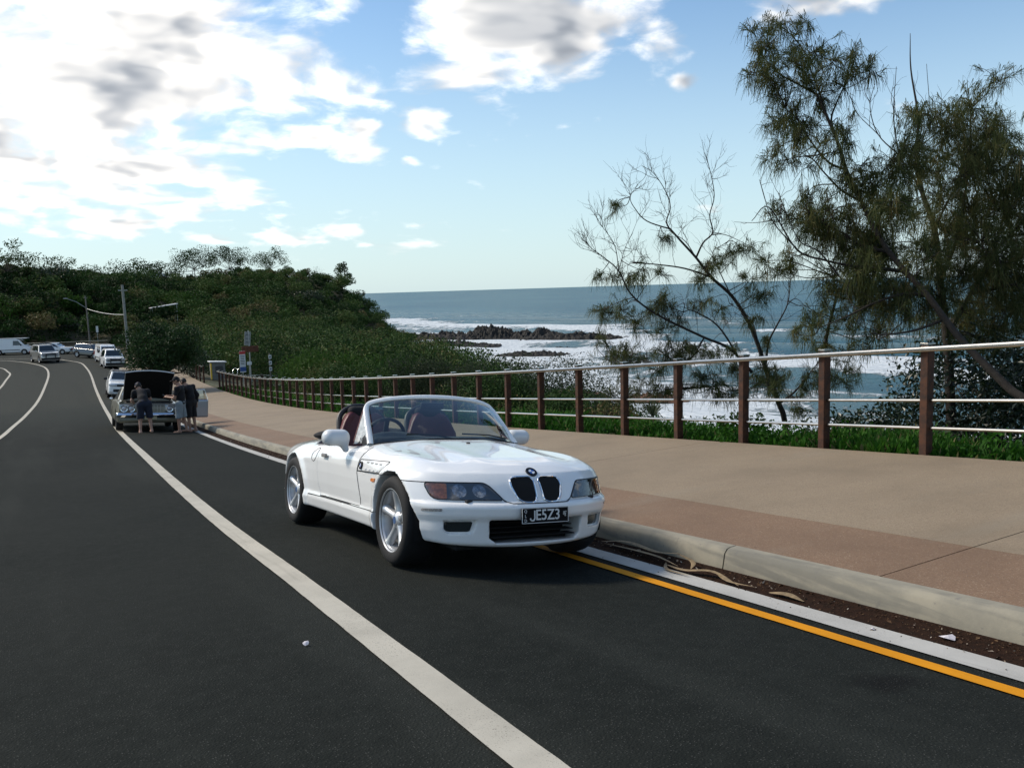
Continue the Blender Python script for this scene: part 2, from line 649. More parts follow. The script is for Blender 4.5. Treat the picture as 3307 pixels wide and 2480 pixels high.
# asphalt: dark binder with small pale stones, worn bands
def m_asphalt():
    m = bpy.data.materials.new('asphalt')
    m.use_nodes = True
    t = NT(m.node_tree)
    b = m.node_tree.nodes['Principled BSDF']
    oc = t.n('ShaderNodeTexCoord').outputs['Object']
    big = t.noise(oc, 0.35, 5, 0.6)
    mid = t.noise(oc, 9.0, 4, 0.6)
    grit = t.noise(oc, 150.0, 2, 0.7)
    vor = t.n('ShaderNodeTexVoronoi', ins={'Vector': oc, 'Scale': 95.0})
    sep_ = t.n('ShaderNodeSeparateXYZ', ins={0: oc})
    base = t.mix(t.smooth(big, 0.3, 0.7), (0.0100, 0.0120, 0.0105), (0.0145, 0.0165, 0.0145))
    base = t.mix(t.math('MULTIPLY', t.smooth(mid, 0.35, 0.7), 0.5), base, (0.019, 0.0215, 0.019))
    # older, browner seal down the hill
    old = t.smooth(t.math('ADD', sep_.outputs[1], t.math('MULTIPLY', t.math('SUBTRACT', big, 0.5), 6.0)), 42.0, 50.0)
    base = t.mix(old, base, (0.062, 0.058, 0.047))
    mid_seal = t.smooth(sep_.outputs[1], 22.0, 46.0, 0.0, 0.8)
    base = t.mix(mid_seal, base, (0.033, 0.037, 0.032))
    # tyre-polished tracks along the lane, a patch joint and an oil stain
    trk = t.noise(t.vec('MULTIPLY', oc, (1.1, 0.05, 1)), 1.0, 3, 0.5)
    base = t.mix(t.smooth(trk, 0.5, 0.72, 0.0, 0.45), base, (0.030, 0.033, 0.029))
    dst = t.vec('LENGTH', t.vec('MULTIPLY', t.vec('SUBTRACT', oc, (0.17, -3.32, -1.78)), (1.0, 1.5, 0.0)), out='v')
    spot = t.smooth(t.math('ADD', dst, t.math('MULTIPLY', t.math('SUBTRACT', mid, 0.5), 0.25)), 0.05, 0.24, 0.75, 0.0)
    base = t.mix(spot, base, (0.006, 0.006, 0.006))
    stone = t.smooth(vor.outputs['Distance'], 0.10, 0.30, 1.0, 0.0)
    pick = t.smooth(t.n('ShaderNodeSeparateXYZ', ins={0: vor.outputs['Color']}).outputs[0], 0.55, 0.75)
    base = t.mix(t.math('MULTIPLY', t.math('MULTIPLY', stone, pick), 0.7), base, (0.12, 0.12, 0.11))
    base = t.mix(t.math('MULTIPLY', t.smooth(grit, 0.55, 0.75), 0.35), base, (0.006, 0.007, 0.007))
    t.link(base, b.inputs['Base Color'])
    b.inputs['Roughness'].default_value = 0.95
    b.inputs['Specular IOR Level'].default_value = 0.08
    h = t.math('ADD', t.math('MULTIPLY', vor.outputs['Distance'], -1.0), t.math('MULTIPLY', grit, 0.6))
    bp = t.n('ShaderNodeBump', ins={'Height': h, 'Strength': 0.6, 'Distance': 0.006})
    t.link(bp.outputs[0], b.inputs['Normal'])
    return m


def m_paint(name, col, wear=0.5):
    m = bpy.data.materials.new(name)
    m.use_nodes = True
    t = NT(m.node_tree)
    b = m.node_tree.nodes['Principled BSDF']
    oc = t.n('ShaderNodeTexCoord').outputs['Object']
    n1_ = t.noise(oc, 2.2, 5, 0.65)
    n2_ = t.noise(oc, 130.0, 3, 0.7)
    c = t.mix(t.smooth(n1_, 0.3, 0.75), col, tuple(q * 0.80 for q in col))
    pit = t.math('MULTIPLY', t.smooth(n2_, 0.59, 0.67), t.smooth(t.noise(oc, 1.3, 3, 0.6), 0.40, 0.66, 0.0, wear))
    grime = t.noise(t.vec('MULTIPLY', oc, (14, 0.7, 1)), 1.0, 4, 0.65)
    c = t.mix(t.smooth(grime, 0.52, 0.75, 0.0, 0.35), c, tuple(q * 0.45 for q in col))
    c = t.mix(pit, c, (0.03, 0.03, 0.03))
    t.link(c, b.inputs['Base Color'])
    b.inputs['Roughness'].default_value = 0.85
    b.inputs['Specular IOR Level'].default_value = 0.15
    bp = t.n('ShaderNodeBump', ins={'Height': n2_, 'Strength': 0.3, 'Distance': 0.004})
    t.link(bp.outputs[0], b.inputs['Normal'])
    return m


def m_aggregate(name, c1, c2, c3):
    """exposed aggregate concrete"""
    m = bpy.data.materials.new(name)
    m.use_nodes = True
    t = NT(m.node_tree)
    b = m.node_tree.nodes['Principled BSDF']
    oc = t.n('ShaderNodeTexCoord').outputs['Object']
    v = t.n('ShaderNodeTexVoronoi', ins={'Vector': oc, 'Scale': 150.0})
    pick = t.n('ShaderNodeSeparateXYZ', ins={0: v.outputs['Color']})
    big = t.noise(oc, 0.8, 6, 0.65)
    mot = t.noise(oc, 22.0, 4, 0.65)
    c = t.mix(t.math('ADD', t.math('MULTIPLY', t.smooth(pick.outputs[0], 0.2, 0.9), 0.6), t.math('MULTIPLY', mot, 0.4)), c1, c2)
    c = t.mix(t.smooth(pick.outputs[1], 0.90, 0.96, 0.0, 0.5), c, c3)
    c = t.mix(t.smooth(pick.outputs[2], 0.90, 0.96, 0.0, 0.5), c, (0.05, 0.035, 0.028))
    c = t.mix(t.smooth(big, 0.35, 0.75, 0.0, 0.55), c, tuple(q * 0.68 for q in c1))
    wash = t.noise(t.vec('MULTIPLY', oc, (0.5, 2.2, 1)), 0.7, 5, 0.6)
    c = t.mix(t.smooth(wash, 0.52, 0.75, 0.0, 0.3), c, (0.22, 0.19, 0.14))
    t.link(c, b.inputs['Base Color'])
    b.inputs['Roughness'].default_value = 0.85
    bp = t.n('ShaderNodeBump', ins={'Height': v.outputs['Distance'], 'Strength': 0.35, 'Distance': 0.004})
    t.link(bp.outputs[0], b.inputs['Normal'])
    return m


def m_kerb():
    m = bpy.data.materials.new('kerb_concrete')
    m.use_nodes = True
    t = NT(m.node_tree)
    b = m.node_tree.nodes['Principled BSDF']
    oc = t.n('ShaderNodeTexCoord').outputs['Object']
    st = t.noise(t.vec('MULTIPLY', oc, (9, 0.8, 9)), 1.0, 5, 0.6)
    sp_ = t.noise(oc, 4.0, 6, 0.7)
    gr = t.noise(oc, 160.0, 2, 0.6)
    c = t.mix(t.smooth(sp_, 0.3, 0.7), (0.27, 0.245, 0.185), (0.20, 0.185, 0.145))
    c = t.mix(t.smooth(st, 0.47, 0.66, 0.0, 0.75), c, (0.125, 0.12, 0.10))
    c = t.mix(t.smooth(t.noise(oc, 13.0, 4, 0.7), 0.62, 0.70, 0.0, 0.5), c, (0.12, 0.115, 0.105))
    t.link(c, b.inputs['Base Color'])
    b.inputs['Roughness'].default_value = 0.85
    bp = t.n('ShaderNodeBump', ins={'Height': gr, 'Strength': 0.25, 'Distance': 0.004})
    t.link(bp.outputs[0], b.inputs['Normal'])
    return m


M_ASPH = m_asphalt()
M_WHITE = m_paint('white_road_paint', (0.47, 0.44, 0.37), 1.0)
M_WHITE2 = m_paint('white_kerb_paint', (0.43, 0.42, 0.39), 0.6)
M_YEL = m_paint('yellow_road_paint', (0.66, 0.265, 0.008), 0.3)
M_RED = m_aggregate('red_aggregate', (0.160, 0.094, 0.052), (0.212, 0.132, 0.078), (0.36, 0.28, 0.19))
M_PALE = m_aggregate('pale_aggregate', (0.212, 0.158, 0.100), (0.262, 0.200, 0.132), (0.36, 0.30, 0.21))
M_KERB = m_kerb()
M_DIRT = mat('gutter_dirt', (0.030, 0.0145, 0.0085), 0.98, spec=0.1, var=0.4, vscale=30, bump=0.8, bscale=120, col2=(0.016, 0.009, 0.006))

# roadway: one sheet from kerb foot far out to the left, down the hill and round the bend
# fine columns near the kerb: rebuild with uneven spacing
def road_sheet():
    S = np.concatenate([np.arange(-16, 20, 0.5), np.arange(20, 150.1, 1.0)])
    w = np.concatenate([np.linspace(-0.02, 3.2, 33), np.linspace(3.5, 12, 18), np.linspace(13, 75, 32)])
    X = xk(S)[:, None] - w[None]
    Y = np.repeat(S[:, None], len(w), 1)
    Z = zroad(X, Y)
    nw = len(w)
    V = np.stack([X, Y, Z], -1).reshape(-1, 3)
    i = np.arange(len(S) - 1)[:, None] * nw + np.arange(nw - 1)[None]
    return mesh_np('road', V, np.stack([i, i + nw, i + nw + 1, i + 1], -1).reshape(-1, 4))


road = link('road', road_sheet(), None, M_ASPH)
road['kind'] = 'structure'

strip('gutter', M_DIRT, -16, 100, 0.25, lambda S: (xk(S) + 0.005, xk(S) - 0.30 - 0.02 * np.sin(S * 3.1) - 0.015 * np.sin(S * 11.3 + 1)), 5, zroad, 0.004)


def polyline_marking(name, pts, width, m, lift=0.008, step=0.07, zf=None, rag=.0016):
    """painted line along a smooth path over the road"""
    P = smoothpath(pts, 24)
    d = np.r_[0, np.cumsum(np.hypot(*np.diff(P, axis=0).T))]
    u = np.arange(0, d[-1], step)
    C = np.stack([np.interp(u, d, P[:, k]) for k in (0, 1)], 1)
    kn = int(1.6 / step)
    ker = np.hanning(2 * kn + 3)
    for k in (0, 1):
        C[:, k] = np.convolve(np.pad(C[:, k], kn + 1, mode='reflect', reflect_type='odd'), ker / ker.sum(), 'valid')
    T = np.gradient(C, axis=0)
    T /= np.linalg.norm(T, axis=1)[:, None]
    N = np.stack([T[:, 1], -T[:, 0]], 1)
    n = 4
    off = np.linspace(-width / 2, width / 2, n)[None, :] + np.stack([vnoise(np.stack([C[:, 0], C[:, 1], 0 * C[:, 0] + 7 * q], 1), 5.0, q, 3) * rag * 2.5 * (q in (0, n - 1)) for q in range(n)], 1)
    L = C[:, None] + N[:, None] * off[:, :, None]
    Z = (zf or zroad)(L[..., 0], L[..., 1]) + lift
    V = np.concatenate([L, Z[..., None]], -1).reshape(-1, 3)
    i = np.arange(len(C) - 1)[:, None] * n + np.arange(n - 1)[None]
    Q = np.stack([i, i + n, i + n + 1, i + 1], -1).reshape(-1, 4)
    o = link(name, mesh_np(name, V, Q[:, ::-1]), None, m)
    o['kind'] = 'structure'
    return o


def cl(s_list, w_list):
    return [(float(xk(s) - w), s) for s, w in zip(s_list, w_list)]


EDGE = [(-2.05, -16), (-1.80, -9), (-1.58, -3.29), (-1.51, -1.4), (-1.455, 0.2), (-1.38, 2.74), (-1.19, 6.76), (-0.87, 12.89), (-0.48, 20.73), (-0.17, 26.78), (0.46, 37.62), (1.05, 49.24), (1.68, 61.96), (2.47, 77.52), (2.77, 87.01), (2.8, 95.09), (2.13, 99.75), (1.58, 102.19), (1.09, 104.57), (-1.2, 108.5), (-6, 112), (-16, 114)]
polyline_marking('edge_line', EDGE, 0.16, M_WHITE)
CEN = [(-5.1, 6), (-4.3, 17), (-3.67, 27.55), (-3.31, 34.82), (-2.76, 43.48), (-2.1, 53.38), (-1.42, 65.35), (-0.96, 73.97), (-0.66, 80.92), (-0.55, 87.38), (-0.76, 92.99), (-1.49, 98.39), (-2.69, 103.56), (-4.65, 108.29), (-9, 112.5), (-18, 115)]
polyline_marking('centre_line', CEN, 0.16, M_WHITE)
polyline_marking('far_lane_line', [(-5.6, 48), (-4.95, 58), (-4.23, 68.36), (-3.89, 77.25), (-3.62, 84.01), (-3.79, 87.82), (-4.51, 94.7), (-7, 100), (-14, 105)], 0.16, M_WHITE)
S_ = np.arange(-16, 70, 1.0)
polyline_marking('kerb_line', [(float(xk(s)) - 0.352, s) for s in S_], 0.165, M_WHITE2)
S_ = np.arange(-16, 1.2, 1.0)
polyline_marking('yellow_line', [(float(xk(s)) - 0.59, s) for s in S_], 0.10, M_YEL)

# kerb: cast lengths with open joints
kerb = empty('kerb', (0, 0, 0))
tag(kerb, 'grey concrete kerb between road and footpath', 'kerb', kind='structure')
kj = [-16.0]
while kj[-1] < 60:
    kj.append(kj[-1] + 3.05)
kj = [k - 0.50 for k in kj]
for a, b in zip(kj[:-1], kj[1:]):
    S = np.linspace(a + 0.006, b - 0.006, 9)
    prof = [(0.0, -0.12), (0.0, 0.0), (0.022, 0.145), (0.045, 0.183), (0.07, 0.194), (KERB_W, 0.198), (KERB_W, -0.1)]
    V = []
    for s in S:
        zb = float(zroad(xk(s), s))
        zt = float(zpath(xk(s) + KERB_W, s)) + 0.004
        k = (zt - zb) / 0.198
        for px_, pz_ in prof:
            V.append((float(xk(s)) + px_, s, zb + pz_ * (k if pz_ > 0 else 1)))
    n = len(prof)
    Q = []
    for i in range(len(S) - 1):
        for j in range(n - 1):
            Q.append((i * n + j, (i + 1) * n + j, (i + 1) * n + j + 1, i * n + j + 1))
    mb = MB().add(V, Q)
    mb.f += [tuple(range(n)), tuple((len(S) - 1) * n + i for i in range(n))[::-1]]
    mb.mi += [0, 0]
    mb.build('kerb_stone', M_KERB, kerb, True, R(50))

# footpath: red band by the kerb, pale band by the fence, cast in bays
path = empty('footpath', (0, 0, 0))
tag(path, 'two-tone exposed aggregate footpath', 'footpath', kind='structure')
pj = [-14.43 + 6.0 * i for i in range(12)]


def slab(name, m, a, b, xa, xb, h=0.25):
    S = np.linspace(a + 0.005, b - 0.005, 13)
    n = 7
    V, Q = [], []
    for s in S:
        x0, x1 = xk(s) + xa, xk(s) + xb
        for t in np.linspace(0, 1, n):
            x = x0 + (x1 - x0) * t
            V.append((x, s, float(zpath(x, s))))
    base = len(V)
    V += [(x, y, z - h) for x, y, z in V]
    for i in range(len(S) - 1):
        for j in range(n - 1):
            k = i * n + j
            Q.append((k, k + 1, k + n + 1, k + n))
    rim = [i * n for i in range(len(S))] + [(len(S) - 1) * n + j for j in range(1, n)] + [i * n + n - 1 for i in range(len(S) - 2, -1, -1)] + [j for j in range(n - 2, 0, -1)]
    for i in range(len(rim)):
        p, q = rim[i], rim[(i + 1) % len(rim)]
        Q.append((p, q, q + base, p + base))
    MB().add(V, Q).build(name, m, path, True, R(40))


for a, b in zip(pj[:-1], pj[1:]):
    slab('kerbside_slab', M_RED, a, b, KERB_W + 0.003, 1.045)
    slab('path_slab', M_PALE, a, b, 1.049, PATH_W)
joint_bed = strip('path_bed', mat('joint_bed', (0.03, 0.024, 0.02), 0.95), -16, 60, 0.5, lambda S: (xk(S) + 0.1, xk(S) + PATH_W - 0.01), 6, zpath, -0.03)
strip('far_path', M_PALE, pj[-1] + 0.01, 108, 0.5, lambda S: (xk(S) + KERB_W + 0.004, xk(S) + PATH_W), 8, zpath)
strip('far_kerb', M_KERB, kj[-1], 108, 0.5, lambda S: (xk(S) + 0.01, xk(S) + KERB_W), 3, lambda X, Y: zpath(X, Y) + 0.003 - 0.19 * ((X - xk(Y)) < 0.02))

# ------------------------------------------------------------------ the white roadster
# car frame: +x towards the kerb, +y to the tail, origin on the ground under the front axle
M_CAR = mat('white_car_paint', (0.80, 0.80, 0.785), 0.32, coat=1.0, spec=0.5)
M_TRIM = mat('black_trim', (0.012, 0.012, 0.013), 0.5)
M_HOLE = mat('dark_void', (0.004, 0.004, 0.004), 0.9)
M_RUB = mat('tyre_rubber', (0.008, 0.008, 0.0085), 0.8, var=0.3, vscale=20, bump=0.2, bscale=90)
M_ALLOY = mat('silver_alloy', (0.52, 0.53, 0.54), 0.38, metal=0.55, coat=0.6, var=0.12, vscale=8)
M_CHROME = mat('chrome', (0.82, 0.83, 0.85), 0.07, metal=1.0)
M_DISC = mat('brake_iron', (0.18, 0.17, 0.165), 0.35, metal=0.9)
M_LEATHER = mat('red_leather', (0.115, 0.020, 0.024), 0.45, var=0.35, vscale=5, bump=0.25, bscale=60)
M_FABRIC = mat('black_hood_cloth', (0.012, 0.012, 0.014), 0.85, bump=0.4, bscale=150)
M_DASH = mat('dashboard_vinyl', (0.018, 0.016, 0.017), 0.55, bump=0.2, bscale=200)


def glass_mat(name, tint, dens, rough=0.0):
    m = bpy.data.materials.new(name)
    m.use_nodes = True
    t = NT(m.node_tree)
    for n in list(m.node_tree.nodes):
        if n.type == 'BSDF_PRINCIPLED':
            m.node_tree.nodes.remove(n)
    tr = t.n('ShaderNodeBsdfTransparent', ins={'Color': (*tint, 1)})
    gl = t.n('ShaderNodeBsdfGlossy', ins={'Color': (1, 1, 1, 1), 'Roughness': rough + 0.01})
    fr = t.n('ShaderNodeFresnel', ins={'IOR': 1.5})
    k = t.math('MULTIPLY_ADD', fr.outputs[0], dens, 0.01)
    mx = t.n('ShaderNodeMixShader', ins={0: k, 1: tr.outputs[0], 2: gl.outputs[0]})
    o = [n for n in m.node_tree.nodes if n.type == 'OUTPUT_MATERIAL'][0]
    t.link(mx.outputs[0], o.inputs['Surface'])
    return m


M_GLASS = glass_mat('windscreen_glass', (0.56, 0.67, 0.65), 2.2)
M_LENS = glass_mat('clear_lens', (0.86, 0.88, 0.90), 1.5)
M_AMBER = mat('amber_lens', (0.85, 0.27, 0.06), 0.2, coat=0.6, var=0.45, vscale=45)
M_SMOKE = mat('lamp_bowl', (0.09, 0.095, 0.10), 0.18, metal=0.3, coat=0.8)
M_REFL = mat('lamp_reflector', (0.48, 0.49, 0.51), 0.22, metal=0.9, var=.6, vscale=50)

WB, TR = 2.446, 0.317
interp = np.interp


def body_parts():
    na = [.10, .185, .22, .30, .36, .405, .46, .482, .497, .55, .615, .678, .74, .9, 1.4]
    nn = [-.62, -.700, -.716, -.730, -.742, -.766, -.772, -.758, -.722, -.696, -.662, -.628, -.52, -.1, .4]
    ta = [-.9, -.70, -.63, -.5, -.3, 0, .35, .7, .9, 1.2, 1.9, 2.2, 2.5, 2.9, 3.15, 3.3]
    tz = [.60, .655, .690, .735, .768, .796, .828, .866, .872, .846, .838, .836, .832, .812, .785, .74]
    wa = [-.9, -.5, -.2, 0, .25, .6, 1.0, 1.5, 1.9, 2.2, 2.446, 2.75, 3.0, 3.2, 3.35]
    ww = [.775, .788, .800, .808, .804, .798, .797, .798, .806, .822, .826, .800, .755, .70, .65]
    za = [.05, .16, .215, .30, .325, .36, .45, .55, .64, .70, .76, .82, .88, 1.2]
    zw = [-.10, -.055, -.012, .004, -.002, -.014, -.004, 0.0, -.002, -.014, -.042, -.09, -.16, -.5]

    def base(x, y, z):
        b, a = np.abs(x), y
        bow = .30 * (b / .75) ** 2.2
        front = interp(z, na, nn) + bow - a
        rear = a - (3.235 - .05 * ((z - .5) / .3) ** 2 - .22 * (b / .75) ** 3)
        w = interp(a, wa, ww) + interp(z, za, zw)
        # haunch and flared arches
        rF = np.hypot(a, z - TR)
        rR = np.hypot(a - WB, z - TR)
        w = w + .016 * np.exp(-((rF - .365) / .045) ** 2) + .018 * np.exp(-((rR - .365) / .05) ** 2)
        w = w + .012 * np.exp(-((a - 2.35) / .42) ** 2) * np.clip((z - .60) / .18, 0, 1)
        w = w - np.clip((.50 - z) / .32, 0, 1) ** 1.3 * np.clip((-.12 - a) / .2, 0, 1) * .075
        side = b - w
        crown = (.066 + .03 * np.clip((a - 1.6) / .6, 0, 1)) * (b / .72) ** 2.2 + .012 * np.exp(-((b - .30) / .1) ** 2) * np.clip((a + .6) / .3, 0, 1) * np.clip((.8 - a) / .4, 0, 1) * -1
        fend = .028 * np.exp(-((b - .66) / .12) ** 2) * np.exp(-((a + .02) / .42) ** 2) + .012 * np.exp(-((b - .62) / .14) ** 2) * np.exp(-((a - 2.35) / .45) ** 2)
        top = z - (interp(a, ta, tz) - crown + fend)
        bot = (interp(a, [-.8, -.5, -.2, .2, 2.0, 2.6, 3.3], [.182, .19, .21, .205, .205, .22, .30]) + .02 * (b / .7) ** 2 * (a < -.2)) - z
        f = smax(front, side, .16)
        f = smax(f, rear, .14)
        f = smax(f, top, .10)
        f = smax(f, bot, .03)
        return f, rF, rR, b, a

    def F(x, y, z):
        f, rF, rR, b, a = base(x, y, z)
        arch = np.minimum(np.minimum(rF, np.hypot(a + .03, z - TR + .03)) - .350, rR - .350)
        arch = smax(arch, .50 - b, .02)
        f = smax(f, -arch, .012)
        # cockpit well
        ck = rbox(x, y, z, (0, 1.62, 1.0), (1.30, 1.50, 1.3), .16)
        f = smax(f, -ck, .03)
        # lower intake, fog lamp pockets
        it = smax(sdpoly(b, z, [(-.4, .236), (.305, .230), (.345, .262), (.352, .362), (-.4, .366)]) - .012, a + .42, .02)
        f = smax(f, -it, .022)
        fg = smax(sdpoly(b, z, [(.452, .372), (.468, .290), (.60, .287), (.628, .305), (.632, .366)]) - .006, a + .30, .01)
        dep = interp(z, na, nn) + .30 * (b / .75) ** 2.2
        fg = np.maximum(fg, a - dep - .035)
        f = smax(f, -fg, .008)
        # plate recess edge and step over the sill
        return f

    # region of the clamshell bonnet
    hood_poly_side = [(-.90, 1.2), (-.90, .617), (-.36, .617), (-.19, .617), (.20, .628), (.40, .624), (.745, .614), (.725, .70), (.70, .76), (.72, .86), (.74, 1.2)]

    def hoodR(x, y, z):
        b, a = np.abs(x), y
        s = sdpoly(a, z, hood_poly_side)
        # rear edge follows the windscreen foot
        rear = a - (.70 + .10 * (b / .68) ** 2)
        s = np.maximum(s, np.maximum(rear, -(.9 - b)))
        # tongue between the lamps down to the bumper
        tong = sdpoly(b, z, [(-.4, .485), (.215, .486), (.262, .500), (.345, .585), (.395, .625), (.395, .75), (-.4, .75)])
        tong = np.maximum(tong, a - .0)
        return np.minimum(s, tong)

    def bumpR(x, y, z):
        b, a = np.abs(x), y
        s = np.maximum(z - .70, a + .16)
        return s

    door = [(.745, .614), (.725, .70), (.695, .81), (.69, 1.2), (1.74, 1.2), (1.74, .80), (1.78, .60), (1.74, .42), (1.68, .338), (.69, .345), (.665, .40), (.70, .52)]

    def doorR(x, y, z):
        return np.maximum(sdpoly(y, z, door), .60 - np.abs(x))

    def sillR(x, y, z):
        return np.maximum(np.maximum(z - interp(y, [.2, 1.9], [.338, .325]), np.maximum(.20 - y, y - 2.0)), .55 - np.abs(x))

    g = .0030

    def lamp(x, y, z):
        b = np.abs(x)
        p = sdpoly(b, z, [(.268, .506), (.36, .612), (.40, .618), (.715, .618), (.725, .600), (.700, .520), (.675, .508)])
        return np.maximum(p, y + .15)

    def Fl(x, y, z):
        # body with a shallow recess for the lamps
        f = F(x, y, z)
        b = np.abs(x)
        dep = interp(z, na, nn) + .30 * (b / .75) ** 2.2
        return f

    cut = lambda f, r: np.maximum(f, -(r - g))
    keep = lambda f, r: np.maximum(f, r + g)
    pieces = {
        'body': lambda x, y, z: cut(cut(cut(cut(F(x, y, z), hoodR(x, y, z)), bumpR(x, y, z)), doorR(x, y, z)), sillR(x, y, z)),
        'bonnet': lambda x, y, z: keep(F(x, y, z), hoodR(x, y, z)),
        'front_bumper': lambda x, y, z: cut(keep(F(x, y, z), bumpR(x, y, z)), hoodR(x, y, z)),
        'door': lambda x, y, z: cut(keep(F(x, y, z), doorR(x, y, z)), sillR(x, y, z)),
        'sill': lambda x, y, z: keep(F(x, y, z), sillR(x, y, z)),
    }
    return F, pieces, dict(nose=(na, nn))


def make_roadster():
    root = empty('roadster')
    tag(root, 'white two-seat convertible with its roof down, parked beside the kerb', 'car')
    slope, cr = 0.09671, 0.10913
    root.matrix_world = Matrix.Translation((0, 0, -2.007)) @ Matrix.Rotation(-slope, 4, 'X') @ Matrix.Rotation(cr, 4, 'Y')
    F, pieces, info = body_parts()
    h = 0.0125
    lo, hi = (-0.02, -.84, .14), (.93, 3.30, .96)
    boxes = {'body': (lo, hi), 'bonnet': ((-.02, -.84, .44), (.90, .86, .96)), 'front_bumper': ((-.02, -.84, .14), (.86, -.10, .72)),
             'door': ((.55, .6, .28), (.9, 1.88, .96)), 'sill': ((.5, .15, .14), (.9, 2.05, .40))}
    for nm, fn in pieces.items():
        l, u = boxes[nm]
        if nm in ('door', 'sill'):
            V, Q = dc(fn, l, u, h)
            for sgn in (1, -1):
                me = mesh_np(nm, V * np.array([sgn, 1, 1]), Q if sgn == 1 else Q[:, ::-1], True, R(38))
                o = link(nm, me, root, M_CAR)
                if nm == 'door':
                    # flush handle
                    hb = MB().box((sgn * .806, 1.56, .692), (.022, .115, .034), bev=.008)
                    hb.build('door_handle', mat('grey_handle', (0.22, 0.21, 0.20), .45), o, True)
        else:
            me = dcmesh(fn, l, u, h, nm, R(38), mirror=True)
            o = link(nm, me, root, M_CAR)
        if nm == 'body':
            body = o
        if nm == 'bonnet':
            bonnet = o
        if nm == 'front_bumper':
            bumper = o
    # ---- rays onto the painted surface for conforming pieces
    Fv = np.vectorize

    def front_y(b, z, off=0.0):
        """y of the body's skin seen from the front at lateral b, height z"""
        ys = np.linspace(-.9, .3, 480)
        v = F(np.full_like(ys, b), ys, np.full_like(ys, z))
        i = np.argmax(v < 0)
        a_, b_ = ys[i - 1], ys[i]
        return (a_ + (b_ - a_) * v[i - 1] / (v[i - 1] - v[i]) if i else ys[0]) - off

    def side_x(a, z, off=0.0):
        xs = np.linspace(1.0, .4, 400)
        v = F(xs, np.full_like(xs, a), np.full_like(xs, z))
        i = np.argmax(v < 0)
        a_, b_ = xs[i - 1], xs[i]
        return (a_ + (b_ - a_) * v[i - 1] / (v[i - 1] - v[i]) if i else xs[0]) + off

    def top_z(b, a):
        zs = np.linspace(1.0, .4, 400)
        v = F(np.full_like(zs, b), np.full_like(zs, a), zs)
        return zs[np.argmax(v < 0)]

    def patch(poly, off, fn, n=14, rim=0.0):
        """grid patch filling a 2d polygon (as a fan of inset rings), lifted off the skin by off"""
        P = np.array(poly, float)
        # resample the outline
        d = np.r_[0, np.cumsum(np.hypot(*(np.roll(P, -1, 0) - P).T))]
        t = np.linspace(0, d[-1], 48, endpoint=False)
        Pc = np.vstack([P, P[:1]])
        O = np.stack([np.interp(t, d, Pc[:, k]) for k in (0, 1)], 1)
        c = O.mean(0)
        V, Q = [], []
        rings = [1.0, .97, .8, .6, .4, .2]
        for k, r_ in enumerate(rings):
            for q in O:
                p = c + (q - c) * r_
                V.append(fn(p[0], p[1], off if k else off * 0.2))
        n_ = len(O)
        for k in range(len(rings) - 1):
            for i in range(n_):
                j = (i + 1) % n_
                Q.append((k * n_ + i, k * n_ + j, (k + 1) * n_ + j, (k + 1) * n_ + i))
        Q.append(tuple((len(rings) - 1) * n_ + i for i in range(n_)))
        return MB().add(V, Q), [fn(q[0], q[1], off) for q in O]

    def roundpoly(poly, r, k=4):
        """round the corners of a polygon"""
        o = []
        n = len(poly)
        for i in range(n):
            p0, p, p1 = (np.array(poly[(i + q) % n], float) for q in (-1, 0, 1))
            a, b = p0 - p, p1 - p
            la, lb = np.linalg.norm(a), np.linalg.norm(b)
            ra = min(r, la * .45, lb * .45)
            s, e = p + a / la * ra, p + b / lb * ra
            for t in np.linspace(0, 1, k + 1):
                o.append((1 - t) ** 2 * s + 2 * t * (1 - t) * p + t * t * e)
        return o

    for s in (1, -1):
        fr = lambda b, z, off, s=s: (s * b, front_y(b, z, off), z)
        # headlamps: dark bowl, reflectors, amber corner and clear cover
        hp = roundpoly([(.266, .506), (.352, .606), (.385, .619), (.705, .617), (.722, .606), (.702, .530), (.676, .510)], .018)
        mb, edge = patch(hp, .004, fr)
        lampo = mb.build('headlight', M_SMOKE, root, True)
        am = [(.600, .613), (.705, .613), (.716, .604), (.697, .532), (.672, .513), (.612, .512)]
        patch(roundpoly(am, .01), .0075, fr)[0].build('indicator', M_AMBER, lampo, True)
        for (cb, cz, rr_) in ((.535, .566, .042), (.415, .566, .042)):
            cyy = front_y(cb, cz, .0045)
            mbl = MB()
            ring = []
            V = []
            for k, (r_, off) in enumerate(((1.0, .0052), (.86, .0062), (.70, .0058), (.40, .0072), (.16, .0085), (.02, .009))):
                for i in range(20):
                    a_ = 2 * math.pi * i / 20
                    b_, z_ = cb + rr_ * r_ * math.cos(a_), cz + rr_ * r_ * math.sin(a_)
                    V.append((s * b_, front_y(b_, z_, off), z_))
            Qs = [(k * 20 + i, k * 20 + (i + 1) % 20, (k + 1) * 20 + (i + 1) % 20, (k + 1) * 20 + i) for k in range(5) for i in range(20)]
            mbl.add(V, Qs)
            mbl.build('reflector', M_REFL, lampo, True)
        patch(hp, .014, fr)[0].build('lens', M_LENS, lampo, True)
        MB().tube(edge + edge[:1], .0035, 5, False).build('lamp_seal', M_TRIM, lampo, True)
        # kidney grille
        kp = roundpoly([(.020, .640), (.027, .505), (.060, .490), (.135, .493), (.172, .518), (.200, .600), (.194, .642), (.160, .656), (.048, .658)], .028)
        mb, edge = patch(kp, .003, fr)
        gr = mb.build('kidney_grille', M_HOLE, root, True)
        MB().tube([(p[0], p[1] - .002, p[2]) for p in edge] + [(edge[0][0], edge[0][1] - .002, edge[0][2])], .0068, 8, False).build('chrome_surround', M_CHROME, gr, True)
